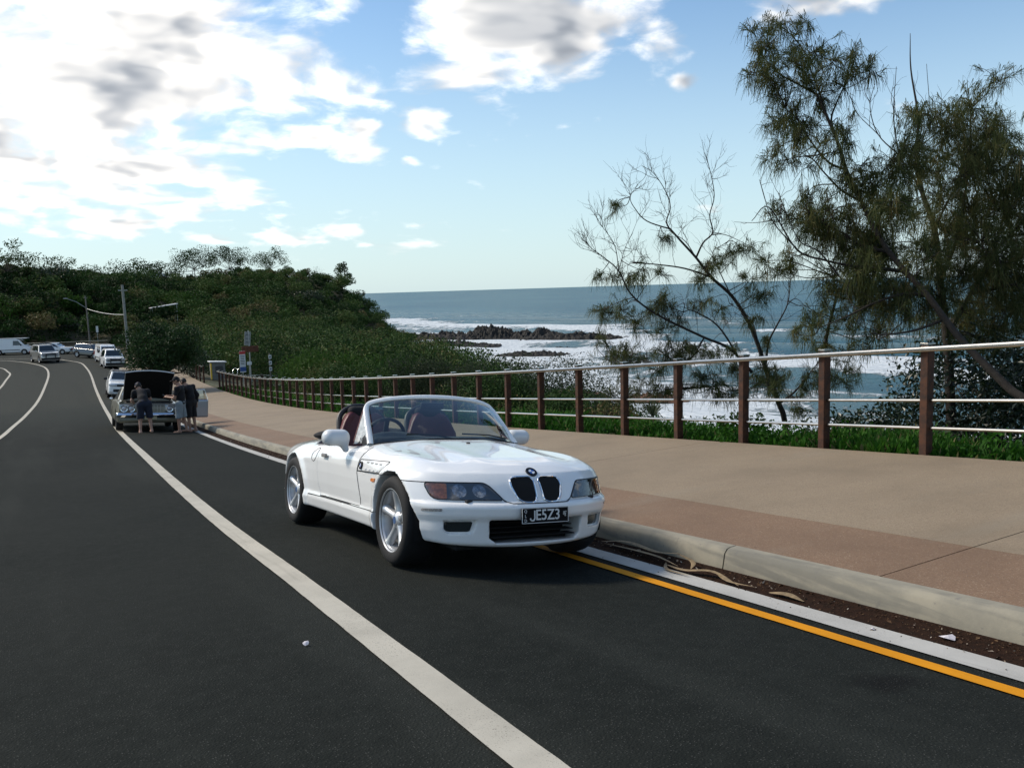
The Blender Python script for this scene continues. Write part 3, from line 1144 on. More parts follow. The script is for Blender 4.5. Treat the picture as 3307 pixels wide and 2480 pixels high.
        for k in range(9):
            b_ = .034 + k * .017
            zz = np.linspace(.512, .638, 6)
            MB().tube([(s * b_, front_y(b_, z_, -.001), z_) for z_ in zz], .0026, 4).build('grille_bar', M_HOLE, gr, True)
        # fog lamp
        fp = roundpoly([(.458, .364), (.472, .294), (.602, .291), (.622, .308), (.626, .360)], .014)
        fgo = patch(fp, .006, fr)[0].build('fog_light', mat('fog_glass', (.018, .024, .026), .08, coat=1.0), root, True)
        cb, cz = .55, .328
        V = []
        for k, (r_, off) in enumerate(((1.0, -.024), (.6, -.021), (.15, -.019))):
            for i in range(16):
                a_ = 2 * math.pi * i / 16
                b_, z_ = cb + .026 * r_ * math.cos(a_), cz + .026 * r_ * math.sin(a_)
                V.append((s * b_, front_y(.55, .40, off - .018) + (b_ - .55) * .35, z_))
        # side marker and repeater
        mp = roundpoly([(.655, .452), (.752, .447), (.752, .428), (.655, .432)], .006)
        patch(mp, .004, fr)[0].build('side_marker', mat('marker_lens', (.42, .40, .38), .15, coat=.6, var=.5, vscale=120), bumper, True)
        sd_ = lambda a, z, off, s=s: (s * side_x(a, z, off), a, z)
        rp = roundpoly([(.300, .590), (.405, .584), (.415, .562), (.308, .560)], .008)
        patch(rp, .008, sd_)[0].build('side_repeater', M_AMBER, root, True)
        # washer jets
        MB().box((s * .487, front_y(.487, .500, .0), .500), (.058, .03, .022), rot=Matrix.Rotation(-s * .25, 3, 'Z'), bev=.008).build('headlight_washer', M_TRIM, bumper, True)
        # gill panel: seam, slots and roundel
        gp = [(.700, .708), (.135, .722), (.130, .706), (.225, .634), (.730, .620)]
        P = roundpoly(gp, .012)
        gl_ = MB().tube([sd_(p[0], p[1], .0015) for p in P] + [sd_(P[0][0], P[0][1], .0015)], .0034, 5, False).build('side_vent', mat('seam_shadow', (.05, .05, .05), .8), bonnet, True)
        for k in range(4):
            a0 = .235 + k * .088
            slot = [(a0, .700), (a0 + .052, .699), (a0 + .048, .689), (a0 + .010, .690)]
            patch(slot, .003, sd_)[0].build('vent_slot', mat('vent_grey', (.30, .30, .29), .6), gl_, True)
            slot = [(a0 + .03, .640), (a0 + .075, .639), (a0 + .072, .647), (a0 + .034, .648)]
            patch(slot, .006, sd_)[0].build('vent_fin', M_CAR, gl_, True)
        roundel(gl_, Vector(sd_(.655, .664, .006)), Vector((s, -.02, .12)), .031)
        # fuel flap on the kerb-away side, tail lamp
        if s < 0:
            ring = [sd_(1.88 + .062 * math.cos(t), .682 + .058 * math.sin(t), .0012) for t in np.linspace(0, 2 * math.pi, 33)]
            MB().tube(ring, .0028, 5, False).build('fuel_flap', MATS['seam_shadow'], root, True)
        # mirror: stalk and shell
        def fm(x, y, z):
            b = x
            sh = smax(rbox(b, y, z, (.858, 1.10, .862), (.225, .16, .135), .066), y - 1.135, .02)
            st = capsule(b, y, z, (.778, 1.08, .768), (.802, 1.08, .828), .026, .032)
            return smin(sh, st, .035)
        V, Q = dc(fm, (.70, .96, .70), (1.02, 1.24, .97), .011)
        me = mesh_np('wing_mirror', V * np.array([s, 1, 1]), Q if s > 0 else Q[:, ::-1], True, R(40))
        mo = link('wing_mirror', me, root, mat('mirror_shell', (.62, .64, .65), .35, coat=.5))
        MB().lathe([(.0, 1.138), (.045, 1.138), (.056, 1.136)], 20, 'y', (s * .86, 0, .872)).build('mirror_glass', M_CHROME, mo, True)
    # shut lines: dark tubes standing in for the shade in the gaps
    M_SEAM = MATS['seam_shadow']
    for s in (1, -1):
        sd_ = lambda a, z, off, s=s: (s * side_x(a, z, off), a, z)
        fr = lambda b, z, off, s=s: (s * b, front_y(b, z, off), z)
        lines = {'door_gap_shade': [sd_(a, z, .0006) for a, z in smoothpath([(.70, .80), (.725, .70), (.742, .614), (.722, .55), (.70, .50), (.672, .42), (.672, .36)], 4)],
                 'sill_gap_shade': [sd_(a, z, .0016) for a, z in smoothpath([(.36, .337), (.7, .335), (1.2, .332), (1.6, .328), (2.0, .322)], 4)],
                 'bonnet_gap_shade': [sd_(a, z, .0006) for a, z in [(-.36, .617), (-.30, .617), (-.25, .617), (-.21, .617)]]}
        for nm, pts in lines.items():
            MB().tube(pts, .0030, 5).build(nm, M_SEAM, root, True)
        tg = smoothpath([(.0, .484), (.12, .484), (.205, .486), (.235, .491), (.268, .510), (.30, .545), (.345, .596), (.38, .618), (.45, .620), (.60, .620), (.71, .619)], 4)
        MB().tube([fr(b, z, .0006) for b, z in tg], .0030, 5).build('bonnet_gap_shade', M_SEAM, root, True)
    # roundel and badge on the bonnet
    zr = top_z(0, -.60)
    roundel(bonnet, Vector((0, front_y(0, .682, .002), .684)), Vector((0, -.62, .78)), .043)
    # washer nozzle on bonnet
    MB().box((.03, .45, float(top_z(.03, .45)) + .004), (.03, .022, .012), bev=.004).build('washer_nozzle', M_TRIM, bonnet, True)
    # lower intake void and slats
    MB().box((0, -.44, .298), (.72, .02, .16)).build('intake_void', M_HOLE, root)
    for k in range(4):
        MB().box((0, -.60 + .02 * k, .252 + .03 * k), (.66, .10, .006)).build('intake_slat', M_HOLE, root)
    # number plate
    pl = empty('number_plate')
    pl.parent = root
    pl.matrix_local = Matrix.Translation((0, -.784, .408)) @ Matrix.Rotation(R(-3), 4, 'X')
    MB().box((0, 0, 0), (.372, .012, .104), bev=.004).build('plate_board', mat('plate_black', (.004, .004, .005), .7, spec=.2), pl)
    M_PW = mat('plate_white', (.62, .63, .62), .5)
    bd = MB()
    for (cx_, cz_, sx_, sz_) in ((0, .0495, .368, .0035), (0, -.0495, .368, .0035), (-.183, 0, .0035, .100), (.183, 0, .0035, .100)):
        bd.box((cx_, -.0075, cz_), (sx_, .003, sz_))
    bd.build('plate_border', M_PW, pl)
    up = Matrix.Rotation(R(90), 4, 'X')
    for txt, size, cx_, cz_, xs in (('E5Z3', .100, .0185, 0, .92), ('Q', .030, -.157, .029, .9), ('L', .030, -.157, -.002, .9), ('D', .030, -.157, -.033, .9)):
        me = text_mesh(txt, size, 'plate_lettering', .001, xs=xs, bold=.0012 if size > .05 else .0)
        me.transform(Matrix.Translation((cx_, -.0085, cz_)) @ up)
        link('plate_lettering', me, pl, M_PW)
    jp = smoothpath([(-.086, .0335), (-.086, .0), (-.086, -.018), (-.094, -.031), (-.108, -.033), (-.118, -.026), (-.120, -.016)], 4)
    MB().tube([(x_, -.0085, z_) for x_, z_ in jp], .0055, 6).build('plate_lettering', M_PW, pl, True)
    em = MB()
    for (x_, z_, r_) in ((.150, .014, .008), (.158, .004, .007), (.146, .002, .006), (.158, -.008, .006), (.164, .018, .005)):
        em.lathe([(0, -.009), (r_, -.009), (r_, -.006)], 8, 'y', (x_, 0, z_))
    em.build('plate_emblem', mat('plate_grey', (.35, .36, .35), .5), pl)
    # ---- windscreen
    fpts = [(-.715, .80, .815), (-.690, .90, .905), (-.665, 1.02, 1.015), (-.635, 1.115, 1.105), (-.585, 1.135, 1.150), (-.45, 1.105, 1.182), (-.22, 1.075, 1.204), (0, 1.068, 1.210)]
    fpts = fpts + [(-x, y, z) for x, y, z in fpts[-2::-1]]
    fpts = [(x * .935, y, z) for x, y, z in fpts]
    C = smoothpath(fpts, 6)
    nC = len(C)
    prof = []
    V, Q = [], []
    for i, p in enumerate(C):
        T = Vector(C[min(i + 1, nC - 1)] - C[max(i - 1, 0)]).normalized()
        nrm = Vector((0, -.72, .69))
        nrm = (nrm - T * nrm.dot(T)).normalized()
        bi = T.cross(nrm)
        upness = min(1.0, max(0.0, (p[2] - 1.08) / .1))
        wd, th = .026 - .008 * upness, .016
        for k in range(10):
            a_ = 2 * math.pi * k / 10
            ca, sa = math.cos(a_), math.sin(a_)
            q = Vector(p) + bi * (wd * math.copysign(abs(ca) ** .6, ca)) + nrm * (th * math.copysign(abs(sa) ** .6, sa))
            V.append(q)
    for i in range(nC - 1):
        for k in range(10):
            Q.append((i * 10 + k, i * 10 + (k + 1) % 10, (i + 1) * 10 + (k + 1) % 10, (i + 1) * 10 + k))
    wf = MB().add(V, Q).build('windscreen_frame', M_CAR, root, True, R(60))
    # glass: ruled between cowl line and header, bowed
    V, Q = [], []
    nu, nv = 26, 10
    for j in range(nv + 1):
        v = j / nv
        for i in range(nu + 1):
            u = -1 + 2 * i / nu
            hb = .640 + (.570 - .640) * v
            y0 = .665 + .135 * abs(u) ** 2.2
            y1 = 1.070 + .055 * abs(u) ** 2.5
            z0 = .862 - .045 * u * u
            z1 = 1.205 - .070 * abs(u) ** 2.6
            bulge = .02 * math.sin(math.pi * v)
            V.append((u * hb, y0 + (y1 - y0) * v - bulge, z0 + (z1 - z0) * v + bulge * .8))
    for j in range(nv):
        for i in range(nu):
            k = j * (nu + 1) + i
            Q.append((k, k + 1, k + nu + 2, k + nu + 1))
    MB().add(V, Q).build('windscreen', M_GLASS, root, True, None)
    # black seal at the foot, blue tint band, sticker
    seal = [(u * .645, .655 + .135 * abs(u) ** 2.2, .866 - .045 * u * u) for u in np.linspace(-1, 1, 25)]
    MB().tube(seal, .009, 6).build('windscreen_seal', M_TRIM, root, True)
    MB().box((-.50, 1.062, 1.108), (.062, .004, .034), rot=Matrix.Rotation(R(-48), 3, 'X')).build('registration_sticker', mat('sticker', (.36, .55, .56), .5, var=.3, vscale=90), root)
    # wipers
    for x0, x1 in ((.56, .12), (.05, -.38)):
        MB().tube([(x0, .715 if x0 < .5 else .765, .862), (x0 * .55 + x1 * .45, .72, .895), (x1, .745, .905)], .0065, 5).build('wiper', M_TRIM, root, True)
    # quarter lights: clear plastic wedge between pillar and door
    for s in (1, -1):
        tri = [(s * .672, .845, .822), (s * .712, 1.085, .812), (s * .600, 1.150, 1.115), (s * .616, 1.08, 1.06)]
        q = MB().add(tri, [(0, 1, 2, 3)])
        qo = q.build('quarter_light', mat('milky_plastic', (.62, .62, .58), .12, coat=.7, var=.45, vscale=22, bump=.8, bscale=26) if s < 0 else M_GLASS, root)
        MB().tube([tri[1], tri[2]], .006, 6).build('rubber_seal', mat('maroon_trim', (.14, .03, .035), .5), qo, True)
        MB().add([(s * .684, .835, .820), (s * .706, 1.005, .816), (s * .672, .915, .892)], [(0, 1, 2)]).build('mirror_sail', M_TRIM, qo)
        if s < 0:
            ht = [(.0, -.022), (-.022, .004), (-.018, .018), (-.006, .018), (0, .008), (.006, .018), (.018, .018), (.022, .004), (0, -.022)]
            MB().tube([(-.702, .925 + p[0], .848 + p[1] * 1.1) for p in ht], .0032, 5, False).build('heart_decal', M_PW, qo, True)
    # ---- cockpit
    tub = lambda x, y, z: np.maximum(rbox(x, y, z, (0, 1.60, .62), (1.36, 1.56, .62), .10), -rbox(x, y, z, (0, 1.62, .86), (1.26, 1.44, .86), .10))
    tub2 = lambda x, y, z: np.maximum(tub(x, y, z), z - .755)
    link('cockpit_lining', dcmesh(tub2, (-.02, .7, .26), (.74, 2.5, .86), .03, 'cockpit_lining', R(40), mirror=True), root, M_LEATHER)

    def fdash(x, y, z):
        f = rbox(x, y, z, (0, .98, .78), (1.26, .34, .18), .07)
        hood_ = ell(x, y, z, (-.36, 1.06, .865), (.20, .13, .05))
        return smin(f, hood_, .04)
    link('dashboard', mesh_np('dashboard', *dc(fdash, (-.7, .74, .62), (.7, 1.25, .95), .02), True, R(40)), root, M_DASH)
    # seats with high wings, roll hoops behind
    for sx in (-.335, .335):
        st = empty('seat')
        st.parent = root
        st.location = (sx, 0, 0)

        def fseat(x, y, z):
            th = .30
            # backrest leaning back
            t = np.clip((z - .45) / .62, 0, 1)
            yc = 1.78 + th * (z - .45)
            w = np.interp(t, [0, .35, .7, .86, 1.0], [.25, .265, .245, .20, .14])
            hx = np.abs(x) / w
            back = np.abs(y - yc - .05 * hx ** 2 * -1) - (.055 + .03 * np.clip(hx, 0, 1) ** 3)
            back = smax(smax(back, np.abs(x) - w, .06), smax(z - 1.075, .36 - z, .05), .05)
            cush = rbox(x, y, z, (0, 1.50, .41), (.50, .52, .16), .07)
            return smin(back, cush, .05)
        link('seat_shell', mesh_np('seat_shell', *dc(fseat, (-.33, 1.16, .28), (.33, 2.15, 1.14), .016), True, R(45)), st, M_LEATHER)
        fh = lambda x, y, z: rbox(x, y, z, (0, 1.945, 1.06), (.27, .10, .125), .05)
        link('headrest', mesh_np('headrest', *dc(fh, (-.2, 1.84, .94), (.2, 2.05, 1.2), .015), True, R(50)), st, M_FABRIC)
        hoop = smoothpath([(-.24, 1.76, .60), (-.235, 1.87, .86), (-.20, 1.97, 1.03), (-.10, 2.0, 1.105), (0, 2.005, 1.12), (.10, 2.0, 1.105), (.20, 1.97, 1.03), (.235, 1.87, .86), (.24, 1.76, .60)], 5)
        MB().tube(hoop, .026, 10).build('roll_hoop', M_TRIM, st, True)
    # folded soft top
    fs = lambda x, y, z: smax(ell(x, y, z, (0, 2.36, .835), (.66, .20, .085)), z - .905 + .01 * np.sin(x * 40) * np.sin(y * 30), .03)
    link('folded_soft_top', mesh_np('folded_soft_top', *dc(fs, (-.72, 2.1, .72), (.72, 2.6, .96), .018), True, R(50)), root, M_FABRIC)
    # wheel and mirror
    sw = empty('steering_wheel')
    sw.parent = root
    sw.matrix_local = Matrix.Translation((-.36, 1.30, .845)) @ Matrix.Rotation(R(-66), 4, 'X')
    a_ = np.linspace(0, 2 * math.pi, 37)
    MB().tube([(.185 * math.cos(t), .185 * math.sin(t), 0) for t in a_], .016, 8, False).build('wheel_rim', M_TRIM, sw, True)
    hb = MB().lathe([(0, .03), (.055, .028), (.07, .0), (.05, -.03)], 16, 'z')
    for t in (R(0), R(180), R(-90)):
        hb.box((.12 * math.cos(t), .12 * math.sin(t), .0), (.13, .04, .016), rot=Matrix.Rotation(t, 3, 'Z'))
    hb.build('wheel_hub', M_DASH, sw, True)
    MB().tube([(-.36, 1.28, .83), (-.36, 1.06, .74)], .03, 8).build('steering_column', M_DASH, root, True)
    MB().box((0, 1.10, 1.135), (.22, .03, .06), rot=Matrix.Rotation(R(10), 3, 'X'), bev=.012).build('interior_mirror', M_TRIM, root, True)
    MB().tube([(.52, 2.62, .84), (.52, 2.66, 1.02)], .003, 5).build('aerial', M_TRIM, root, True)
    # underbody and liners
    MB().box((0, 1.2, .20), (1.1, 3.5, .06)).build('underbody', M_HOLE, root)
    for a0 in (0, WB):
        for s in (1, -1):
            MB().lathe([(.356, .42), (.356, .775), (.30, .42)][:2], 40, 'x', (0 if s > 0 else 0, a0, TR)).v
            lin = MB().lathe([(.05, .45), (.354, .45), (.354, .77)], 40, 'x', (0, a0, TR))
            lin.v = [(s * v[0], v[1], v[2]) for v in lin.v]
            keep = [(f) for f in lin.f if sum(lin.v[i][2] for i in f) / len(f) > .20]
            lin.f, lin.mi = keep, [0] * len(keep)
            lin.build('wheel_arch_liner', M_HOLE, root, True)
    # ---- wheels
    for a0, wd, xo in ((0, .225, .795), (WB, .245, .815)):
        for s in (1, -1):
            wh = empty('wheel')
            wh.parent = root
            wh.matrix_local = Matrix.Translation((s * xo, a0, TR)) @ (Matrix.Rotation(math.pi, 4, 'Z') if s < 0 else Matrix.Identity(4)) @ Matrix.Rotation(R(20 if a0 == 0 else 11), 4, 'X')
            build_wheel(wh, wd)
    return root


def roundel(parent, loc, nrm, r):
    """round badge: black ring, blue and white quarters"""
    nrm = nrm.normalized()
    q = nrm.to_track_quat('Z', 'Y').to_matrix()
    if abs(nrm.x) > .8:
        q = nrm.to_track_quat('Z', 'X').to_matrix()
    ro = MB().lathe([(r, -.006), (r, .004), (r * .93, .006), (r * .93, .0045), (r * .60, .0045), (r * .60, .0062), (r * .55, .0062), (r * .55, -.002)], 28, 'z')
    ro.v = [q @ Vector(v) + loc for v in ro.v]
    o = ro.build('roundel', mat('badge_black', (.012, .012, .014), .25, metal=.3), parent, True)
    for k in range(4):
        qm = MB()
        pts = [(0, 0)] + [(r * .57 * math.cos(t), r * .57 * math.sin(t)) for t in np.linspace(k * math.pi / 2, (k + 1) * math.pi / 2, 8)]
        qm.add([q @ Vector((x, y, .005)) + loc for x, y in pts], [tuple(range(len(pts)))])
        qm.build('badge_quarter', mat('badge_white', (.7, .7, .7), .4) if k % 2 else mat('badge_blue', (.02, .10, .36), .4), o)
    return o


_wheel_cache = {}


def build_wheel(par, wd):
    """local frame: +x outwards; x = 0 is the outer rim face"""
    if wd in _wheel_cache:
        for nm, me in _wheel_cache[wd]:
            link(nm, me, par)
        return
    made = []
    w = wd
    tyre = MB().lathe([(.212, -.005), (.222, .006), (.245, .016), (.275, .018), (.298, .008), (.311, -.012), (.317, -.045), (.317, -w + .045), (.311, -w + .012), (.295, -w - .01), (.25, -w - .016), (.212, -w)], 64, 'x')
    made.append(tyre.build('tyre', M_RUB, par, True, R(60)))
    rim = MB().lathe([(.205, -.020), (.212, -.006), (.222, .008), (.231, .007), (.233, -.008), (.216, -.014), (.208, -.03), (.202, -.10), (.196, -w)], 64, 'x')
    made.append(rim.build('rim', M_ALLOY, par, True, R(50)))
    sp = MB()
    for k in range(5):
        t0 = 2 * math.pi * k / 5
        sec = []
        for r_, hw, top, dep in ((.030, .034, -.030, .05), (.060, .036, -.030, .05), (.085, .031, -.030, .045), (.120, .026, -.024, .045), (.160, .028, -.016, .045), (.190, .034, -.010, .045), (.212, .046, -.006, .03)):
            row = [(-hw, top - dep), (-hw * .95, top - .016), (-hw * .35, top), (hw * .35, top), (hw * .95, top - .016), (hw, top - dep)]
            sec.append([(r_, a_, x_) for a_, x_ in row])
        V, Q = [], []
        for row in sec:
            for r_, a_, x_ in row:
                V.append((x_, r_ * math.cos(t0) - a_ * math.sin(t0), r_ * math.sin(t0) + a_ * math.cos(t0)))
        for i in range(len(sec) - 1):
            for j in range(5):
                Q.append((i * 6 + j, i * 6 + j + 1, (i + 1) * 6 + j + 1, (i + 1) * 6 + j))
        s1 = MB().add(V, Q)
        made.append(s1.build('spoke', M_ALLOY, par, True, R(50)))
    hub = MB().lathe([(0, -.022), (.030, -.022), (.036, -.026), (.060, -.034), (.072, -.05), (.072, -.09)], 30, 'x')
    made.append(hub.build('hub', M_ALLOY, par, True, R(40)))
    for k in range(5):
        t0 = 2 * math.pi * (k + .5) / 5
        made.append(MB().lathe([(0, -.040), (.010, -.040), (.012, -.036)], 8, 'x', (0, .050 * math.cos(t0), .050 * math.sin(t0))).build('bolt', M_TRIM, par, True))
    cap = MB().lathe([(0, -.0195), (.026, -.0200), (.028, -.024)], 20, 'x')
    made.append(cap.build('centre_cap', mat('cap_blue', (.05, .10, .22), .3), par, True))
    ds = MB().lathe([(.06, -.10), (.150, -.10), (.150, -.125), (.06, -.125)], 40, 'x')
    made.append(ds.build('brake_disc', M_DISC, par, True, R(40)))
    bk = MB().lathe([(0, -.135), (.196, -.135)], 32, 'x')
    made.append(bk.build('wheel_back', M_HOLE, par, True))
    vl = MB().tube([(-.012, .186, -.06), (.004, .182, -.06)], .004, 6)
    made.append(vl.build('valve', M_TRIM, par, True))
    _wheel_cache[wd] = [(o.name.split('.')[0], o.data) for o in made]


ROADSTER = make_roadster()

# ------------------------------------------------------------------ limbs of the three she-oaks (points, thick end, thin end) and their sprays
OAK_A = [([(9.63, 5.97, -2.65), (9.53, 6.02, -2.32), (9.36, 6.14, -1.78), (9.22, 6.23, -1.24), (9.05, 6.35, -0.73), (8.81, 6.53, -0.25), (8.52, 6.75, 0.1), (8.28, 6.91, 0.48), (8.05, 7.07, 0.8), (7.87, 7.17, 1.04)], 0.095, 0.028), ([(8.31, 6.94, 0.48), (8.37, 6.81, 0.75), (8.46, 6.65, 0.93), (8.38, 6.64, 1.24), (8.4, 6.54, 1.59), (8.31, 6.55, 2.04), (8.19, 6.57, 2.36)], 0.035, 0.007), ([(8.52, 6.75, 0.1), (8.06, 6.97, 0.28), (7.57, 7.19, 0.37), (7.23, 7.27, 0.4), (7.0, 7.27, 0.43)], 0.035, 0.01), ([(8.02, 7.04, 0.8), (7.86, 7.24, 1.13), (7.94, 7.23, 1.44), (7.9, 7.33, 1.76), (7.77, 7.5, 2.09), (7.62, 7.68, 2.26)], 0.03, 0.006), ([(7.89, 7.16, 1.02), (7.43, 7.3, 1.18), (7.15, 7.3, 1.41), (6.98, 7.21, 1.6), (6.98, 6.98, 1.8)], 0.026, 0.006), ([(8.8, 5.99, -1.67), (8.44, 6.19, -1.22), (8.04, 6.43, -1.0), (7.44, 6.81, -0.64), (7.06, 6.99, -0.37), (6.8, 7.06, -0.11), (6.58, 7.09, 0.28), (6.32, 7.16, 0.51), (6.06, 7.22, 0.71), (5.91, 7.19, 0.96)], 0.055, 0.008), ([(6.55, 7.02, 0.25), (6.47, 7.03, 0.72), (6.25, 7.14, 1.1), (6.08, 7.21, 1.4)], 0.016, 0.005), ([(6.55, 7.02, 0.28), (6.72, 7.04, 0.68), (6.9, 7.04, 0.95)], 0.014, 0.005), ([(9.48, 6.3, -1.58), (9.59, 6.33, -1.16), (9.76, 6.28, -0.84), (9.95, 6.21, -0.47), (10.06, 6.24, -0.1), (10.15, 6.28, 0.28)], 0.045, 0.01), ([(9.31, 6.31, -1.25), (9.33, 6.51, -0.77), (9.29, 6.77, -0.56), (9.25, 7.03, -0.42)], 0.03, 0.008), ([(8.74, 6.21, -1.47), (8.39, 6.44, -0.81), (8.0, 6.69, -0.51), (7.82, 6.75, -0.53)], 0.04, 0.01), ([(8.86, 6.59, -0.25), (8.78, 6.84, 0.26), (8.78, 6.99, 0.59), (9.03, 6.92, 0.74)], 0.022, 0.006), ([(9.73, 6.21, -2.36), (10.07, 6.13, -2.16), (10.38, 6.07, -1.85), (10.73, 5.97, -1.48)], 0.05, 0.012), ([(9.26, 6.02, -1.81), (8.94, 6.13, -1.98), (8.54, 6.3, -2.02), (8.21, 6.4, -1.92)], 0.03, 0.008), ([(8.02, 6.41, -1.0), (7.73, 6.47, -1.37), (7.37, 6.59, -1.4), (6.89, 6.79, -1.43), (6.32, 7.04, -1.36)], 0.03, 0.006), ([(8.31, 6.94, 0.48), (8.29, 7.23, 0.81), (8.22, 7.55, 1.0), (8.26, 7.77, 1.23)], 0.02, 0.006)]
OAK_AF = [(6.98, 7.1, -0.68, 0.21, 0.24), (7.59, 7.0, -0.81, 0.21, 0.19), (6.7, 7.48, -1.3, 0.21, 0.18), (6.76, 7.72, -1.1, 0.12, 0.24), (7.07, 7.52, -1.35, 0.21, 0.16), (7.51, 6.44, -1.2, 0.2, 0.17), (7.25, 6.59, -1.29, 0.2, 0.17), (7.4, 7.53, -1.92, 0.3, 0.16), (7.63, 6.59, -1.94, 0.26, 0.15), (8.1, 6.13, -1.99, 0.24, 0.13), (8.78, 6.54, 0.56, 0.25, 0.14), (8.2, 6.36, 0.38, 0.2, 0.15), (8.85, 6.25, 0.6, 0.14, 0.11), (8.69, 5.89, 0.08, 0.16, 0.11), (8.81, 6.0, -0.74, 0.14, 0.14), (6.65, 7.24, 1.42, 0.11, 0.11), (7.46, 7.23, -2.03, 0.21, 0.13), (8.23, 6.87, -1.24, 0.16, 0.14), (7.63, 6.94, 0.87, 0.12, 0.09), (7.39, 7.42, -1.34, 0.16, 0.12)]
OAK_B = [([(7.71, 0.29, -1.68), (7.67, 0.55, -1.42), (7.62, 0.81, -1.16), (7.56, 1.08, -0.88), (7.51, 1.33, -0.56), (7.47, 1.56, -0.25), (7.39, 1.83, 0.07), (7.34, 2.05, 0.34), (7.31, 2.25, 0.65), (7.27, 2.45, 1.05), (7.23, 2.65, 1.45), (7.21, 2.82, 1.93), (7.19, 2.99, 2.3), (7.17, 3.15, 2.62)], 0.075, 0.022), ([(7.17, 3.15, 2.62), (6.96, 3.32, 2.78), (6.77, 3.45, 2.92), (6.6, 3.56, 3.12), (6.51, 3.58, 3.24)], 0.025, 0.006), ([(7.26, 3.05, 2.32), (7.21, 3.13, 2.64), (7.15, 3.24, 2.97), (7.12, 3.31, 3.21), (6.99, 3.48, 3.51), (6.87, 3.64, 3.69)], 0.024, 0.006), ([(7.35, 2.94, 2.0), (7.38, 3.06, 2.27), (7.52, 3.04, 2.59), (7.69, 3.0, 2.89), (7.81, 3.01, 3.19)], 0.026, 0.006), ([(7.37, 2.76, 1.51), (7.13, 2.89, 1.63), (6.9, 3.01, 1.93), (6.7, 3.08, 2.23), (6.53, 3.12, 2.36)], 0.028, 0.007), ([(7.48, 2.62, 1.07), (7.22, 2.74, 1.23), (6.99, 2.83, 1.46), (6.75, 2.92, 1.69), (6.41, 3.11, 1.65)], 0.026, 0.006), ([(7.55, 2.2, 0.35), (7.25, 2.38, 0.43), (6.98, 2.53, 0.63), (6.69, 2.67, 0.79), (6.48, 2.73, 0.91)], 0.04, 0.008), ([(7.59, 1.97, 0.07), (7.33, 2.16, 0.12), (7.03, 2.38, 0.17), (6.73, 2.6, 0.26), (6.41, 2.81, 0.42), (6.09, 3.01, 1.0), (5.86, 3.1, 0.82)], 0.04, 0.006), ([(7.58, 1.64, -0.25), (7.33, 1.82, -0.23), (7.05, 2.03, -0.33), (6.76, 2.24, -0.5), (6.46, 2.45, -0.65)], 0.04, 0.008), ([(6.34, 2.74, 0.42), (6.11, 2.93, 0.77), (6.01, 2.99, 1.07), (5.93, 3.03, 1.37)], 0.014, 0.004), ([(6.76, 2.39, 0.04), (6.58, 2.57, 0.37), (6.4, 2.75, 0.53), (6.26, 2.86, 0.92), (6.17, 2.92, 1.18)], 0.018, 0.004), ([(7.57, 3.3, -1.14), (7.49, 3.18, -0.76), (7.46, 3.01, -0.26), (7.33, 2.96, 0.03)], 0.05, 0.012), ([(7.6, 2.47, 0.67), (7.77, 2.47, 0.98), (7.96, 2.44, 1.37), (8.12, 2.43, 1.77)], 0.03, 0.008), ([(7.54, 1.34, -0.56), (7.28, 1.6, -0.7), (7.03, 1.84, -0.75), (6.85, 1.96, -0.73)], 0.03, 0.007)]
OAK_BF = [(6.62, 3.52, 3.52, 0.16, 0.16), (6.11, 2.82, 3.35, 0.22, 0.15), (7.0, 3.29, 3.62, 0.16, 0.12), (6.46, 3.53, 3.1, 0.18, 0.23), (6.3, 3.11, 2.9, 0.2, 0.2), (6.21, 2.64, 2.82, 0.22, 0.22), (7.23, 3.26, 3.21, 0.21, 0.21), (6.98, 2.7, 2.94, 0.27, 0.2), (7.4, 2.73, 3.07, 0.15, 0.24), (7.73, 2.68, 2.94, 0.14, 0.18), (7.0, 3.2, 2.75, 0.24, 0.24), (7.34, 3.24, 2.62, 0.2, 0.2), (6.44, 3.15, 2.53, 0.19, 0.19), (6.91, 3.48, 2.3, 0.29, 0.27), (6.64, 3.03, 2.01, 0.23, 0.21), (6.94, 3.72, 1.82, 0.18, 0.16), (7.25, 3.26, 2.2, 0.17, 0.17), (6.67, 2.25, 1.81, 0.17, 0.22), (6.57, 2.46, 1.76, 0.15, 0.15), (6.93, 2.19, 1.49, 0.21, 0.18), (7.11, 3.6, 1.73, 0.2, 0.15), (6.74, 2.9, 0.89, 0.23, 0.26), (7.05, 2.95, 0.76, 0.27, 0.26), (6.78, 2.56, 0.9, 0.23, 0.23), (7.19, 2.52, 1.36, 0.22, 0.22), (7.23, 2.2, 1.24, 0.3, 0.26), (7.33, 1.98, 1.51, 0.3, 0.33), (7.65, 2.09, 1.77, 0.23, 0.23), (7.49, 2.31, 1.0, 0.35, 0.31), (7.62, 2.87, 0.82, 0.24, 0.24), (7.27, 2.81, 0.54, 0.27, 0.24), (7.77, 2.74, 0.57, 0.36, 0.27), (7.03, 3.46, 0.41, 0.2, 0.2), (7.06, 3.71, 0.16, 0.2, 0.15), (7.23, 2.83, 0.14, 0.31, 0.27), (6.91, 2.1, 0.12, 0.33, 0.29), (7.85, 2.47, 0.36, 0.36, 0.32), (7.5, 3.15, -0.18, 0.2, 0.27), (7.68, 2.8, -0.27, 0.32, 0.27), (7.49, 2.28, -0.26, 0.31, 0.31), (7.38, 2.75, -0.58, 0.27, 0.22), (6.56, 2.63, -0.67, 0.18, 0.18), (7.33, 3.07, -0.93, 0.15, 0.17), (7.48, 2.3, -0.77, 0.22, 0.23), (7.31, 1.84, -0.41, 0.26, 0.26), (7.01, 1.73, 0.97, 0.24, 0.24), (7.62, 2.76, 0.46, 0.26, 0.26), (8.18, 2.33, -0.25, 0.27, 0.27)]
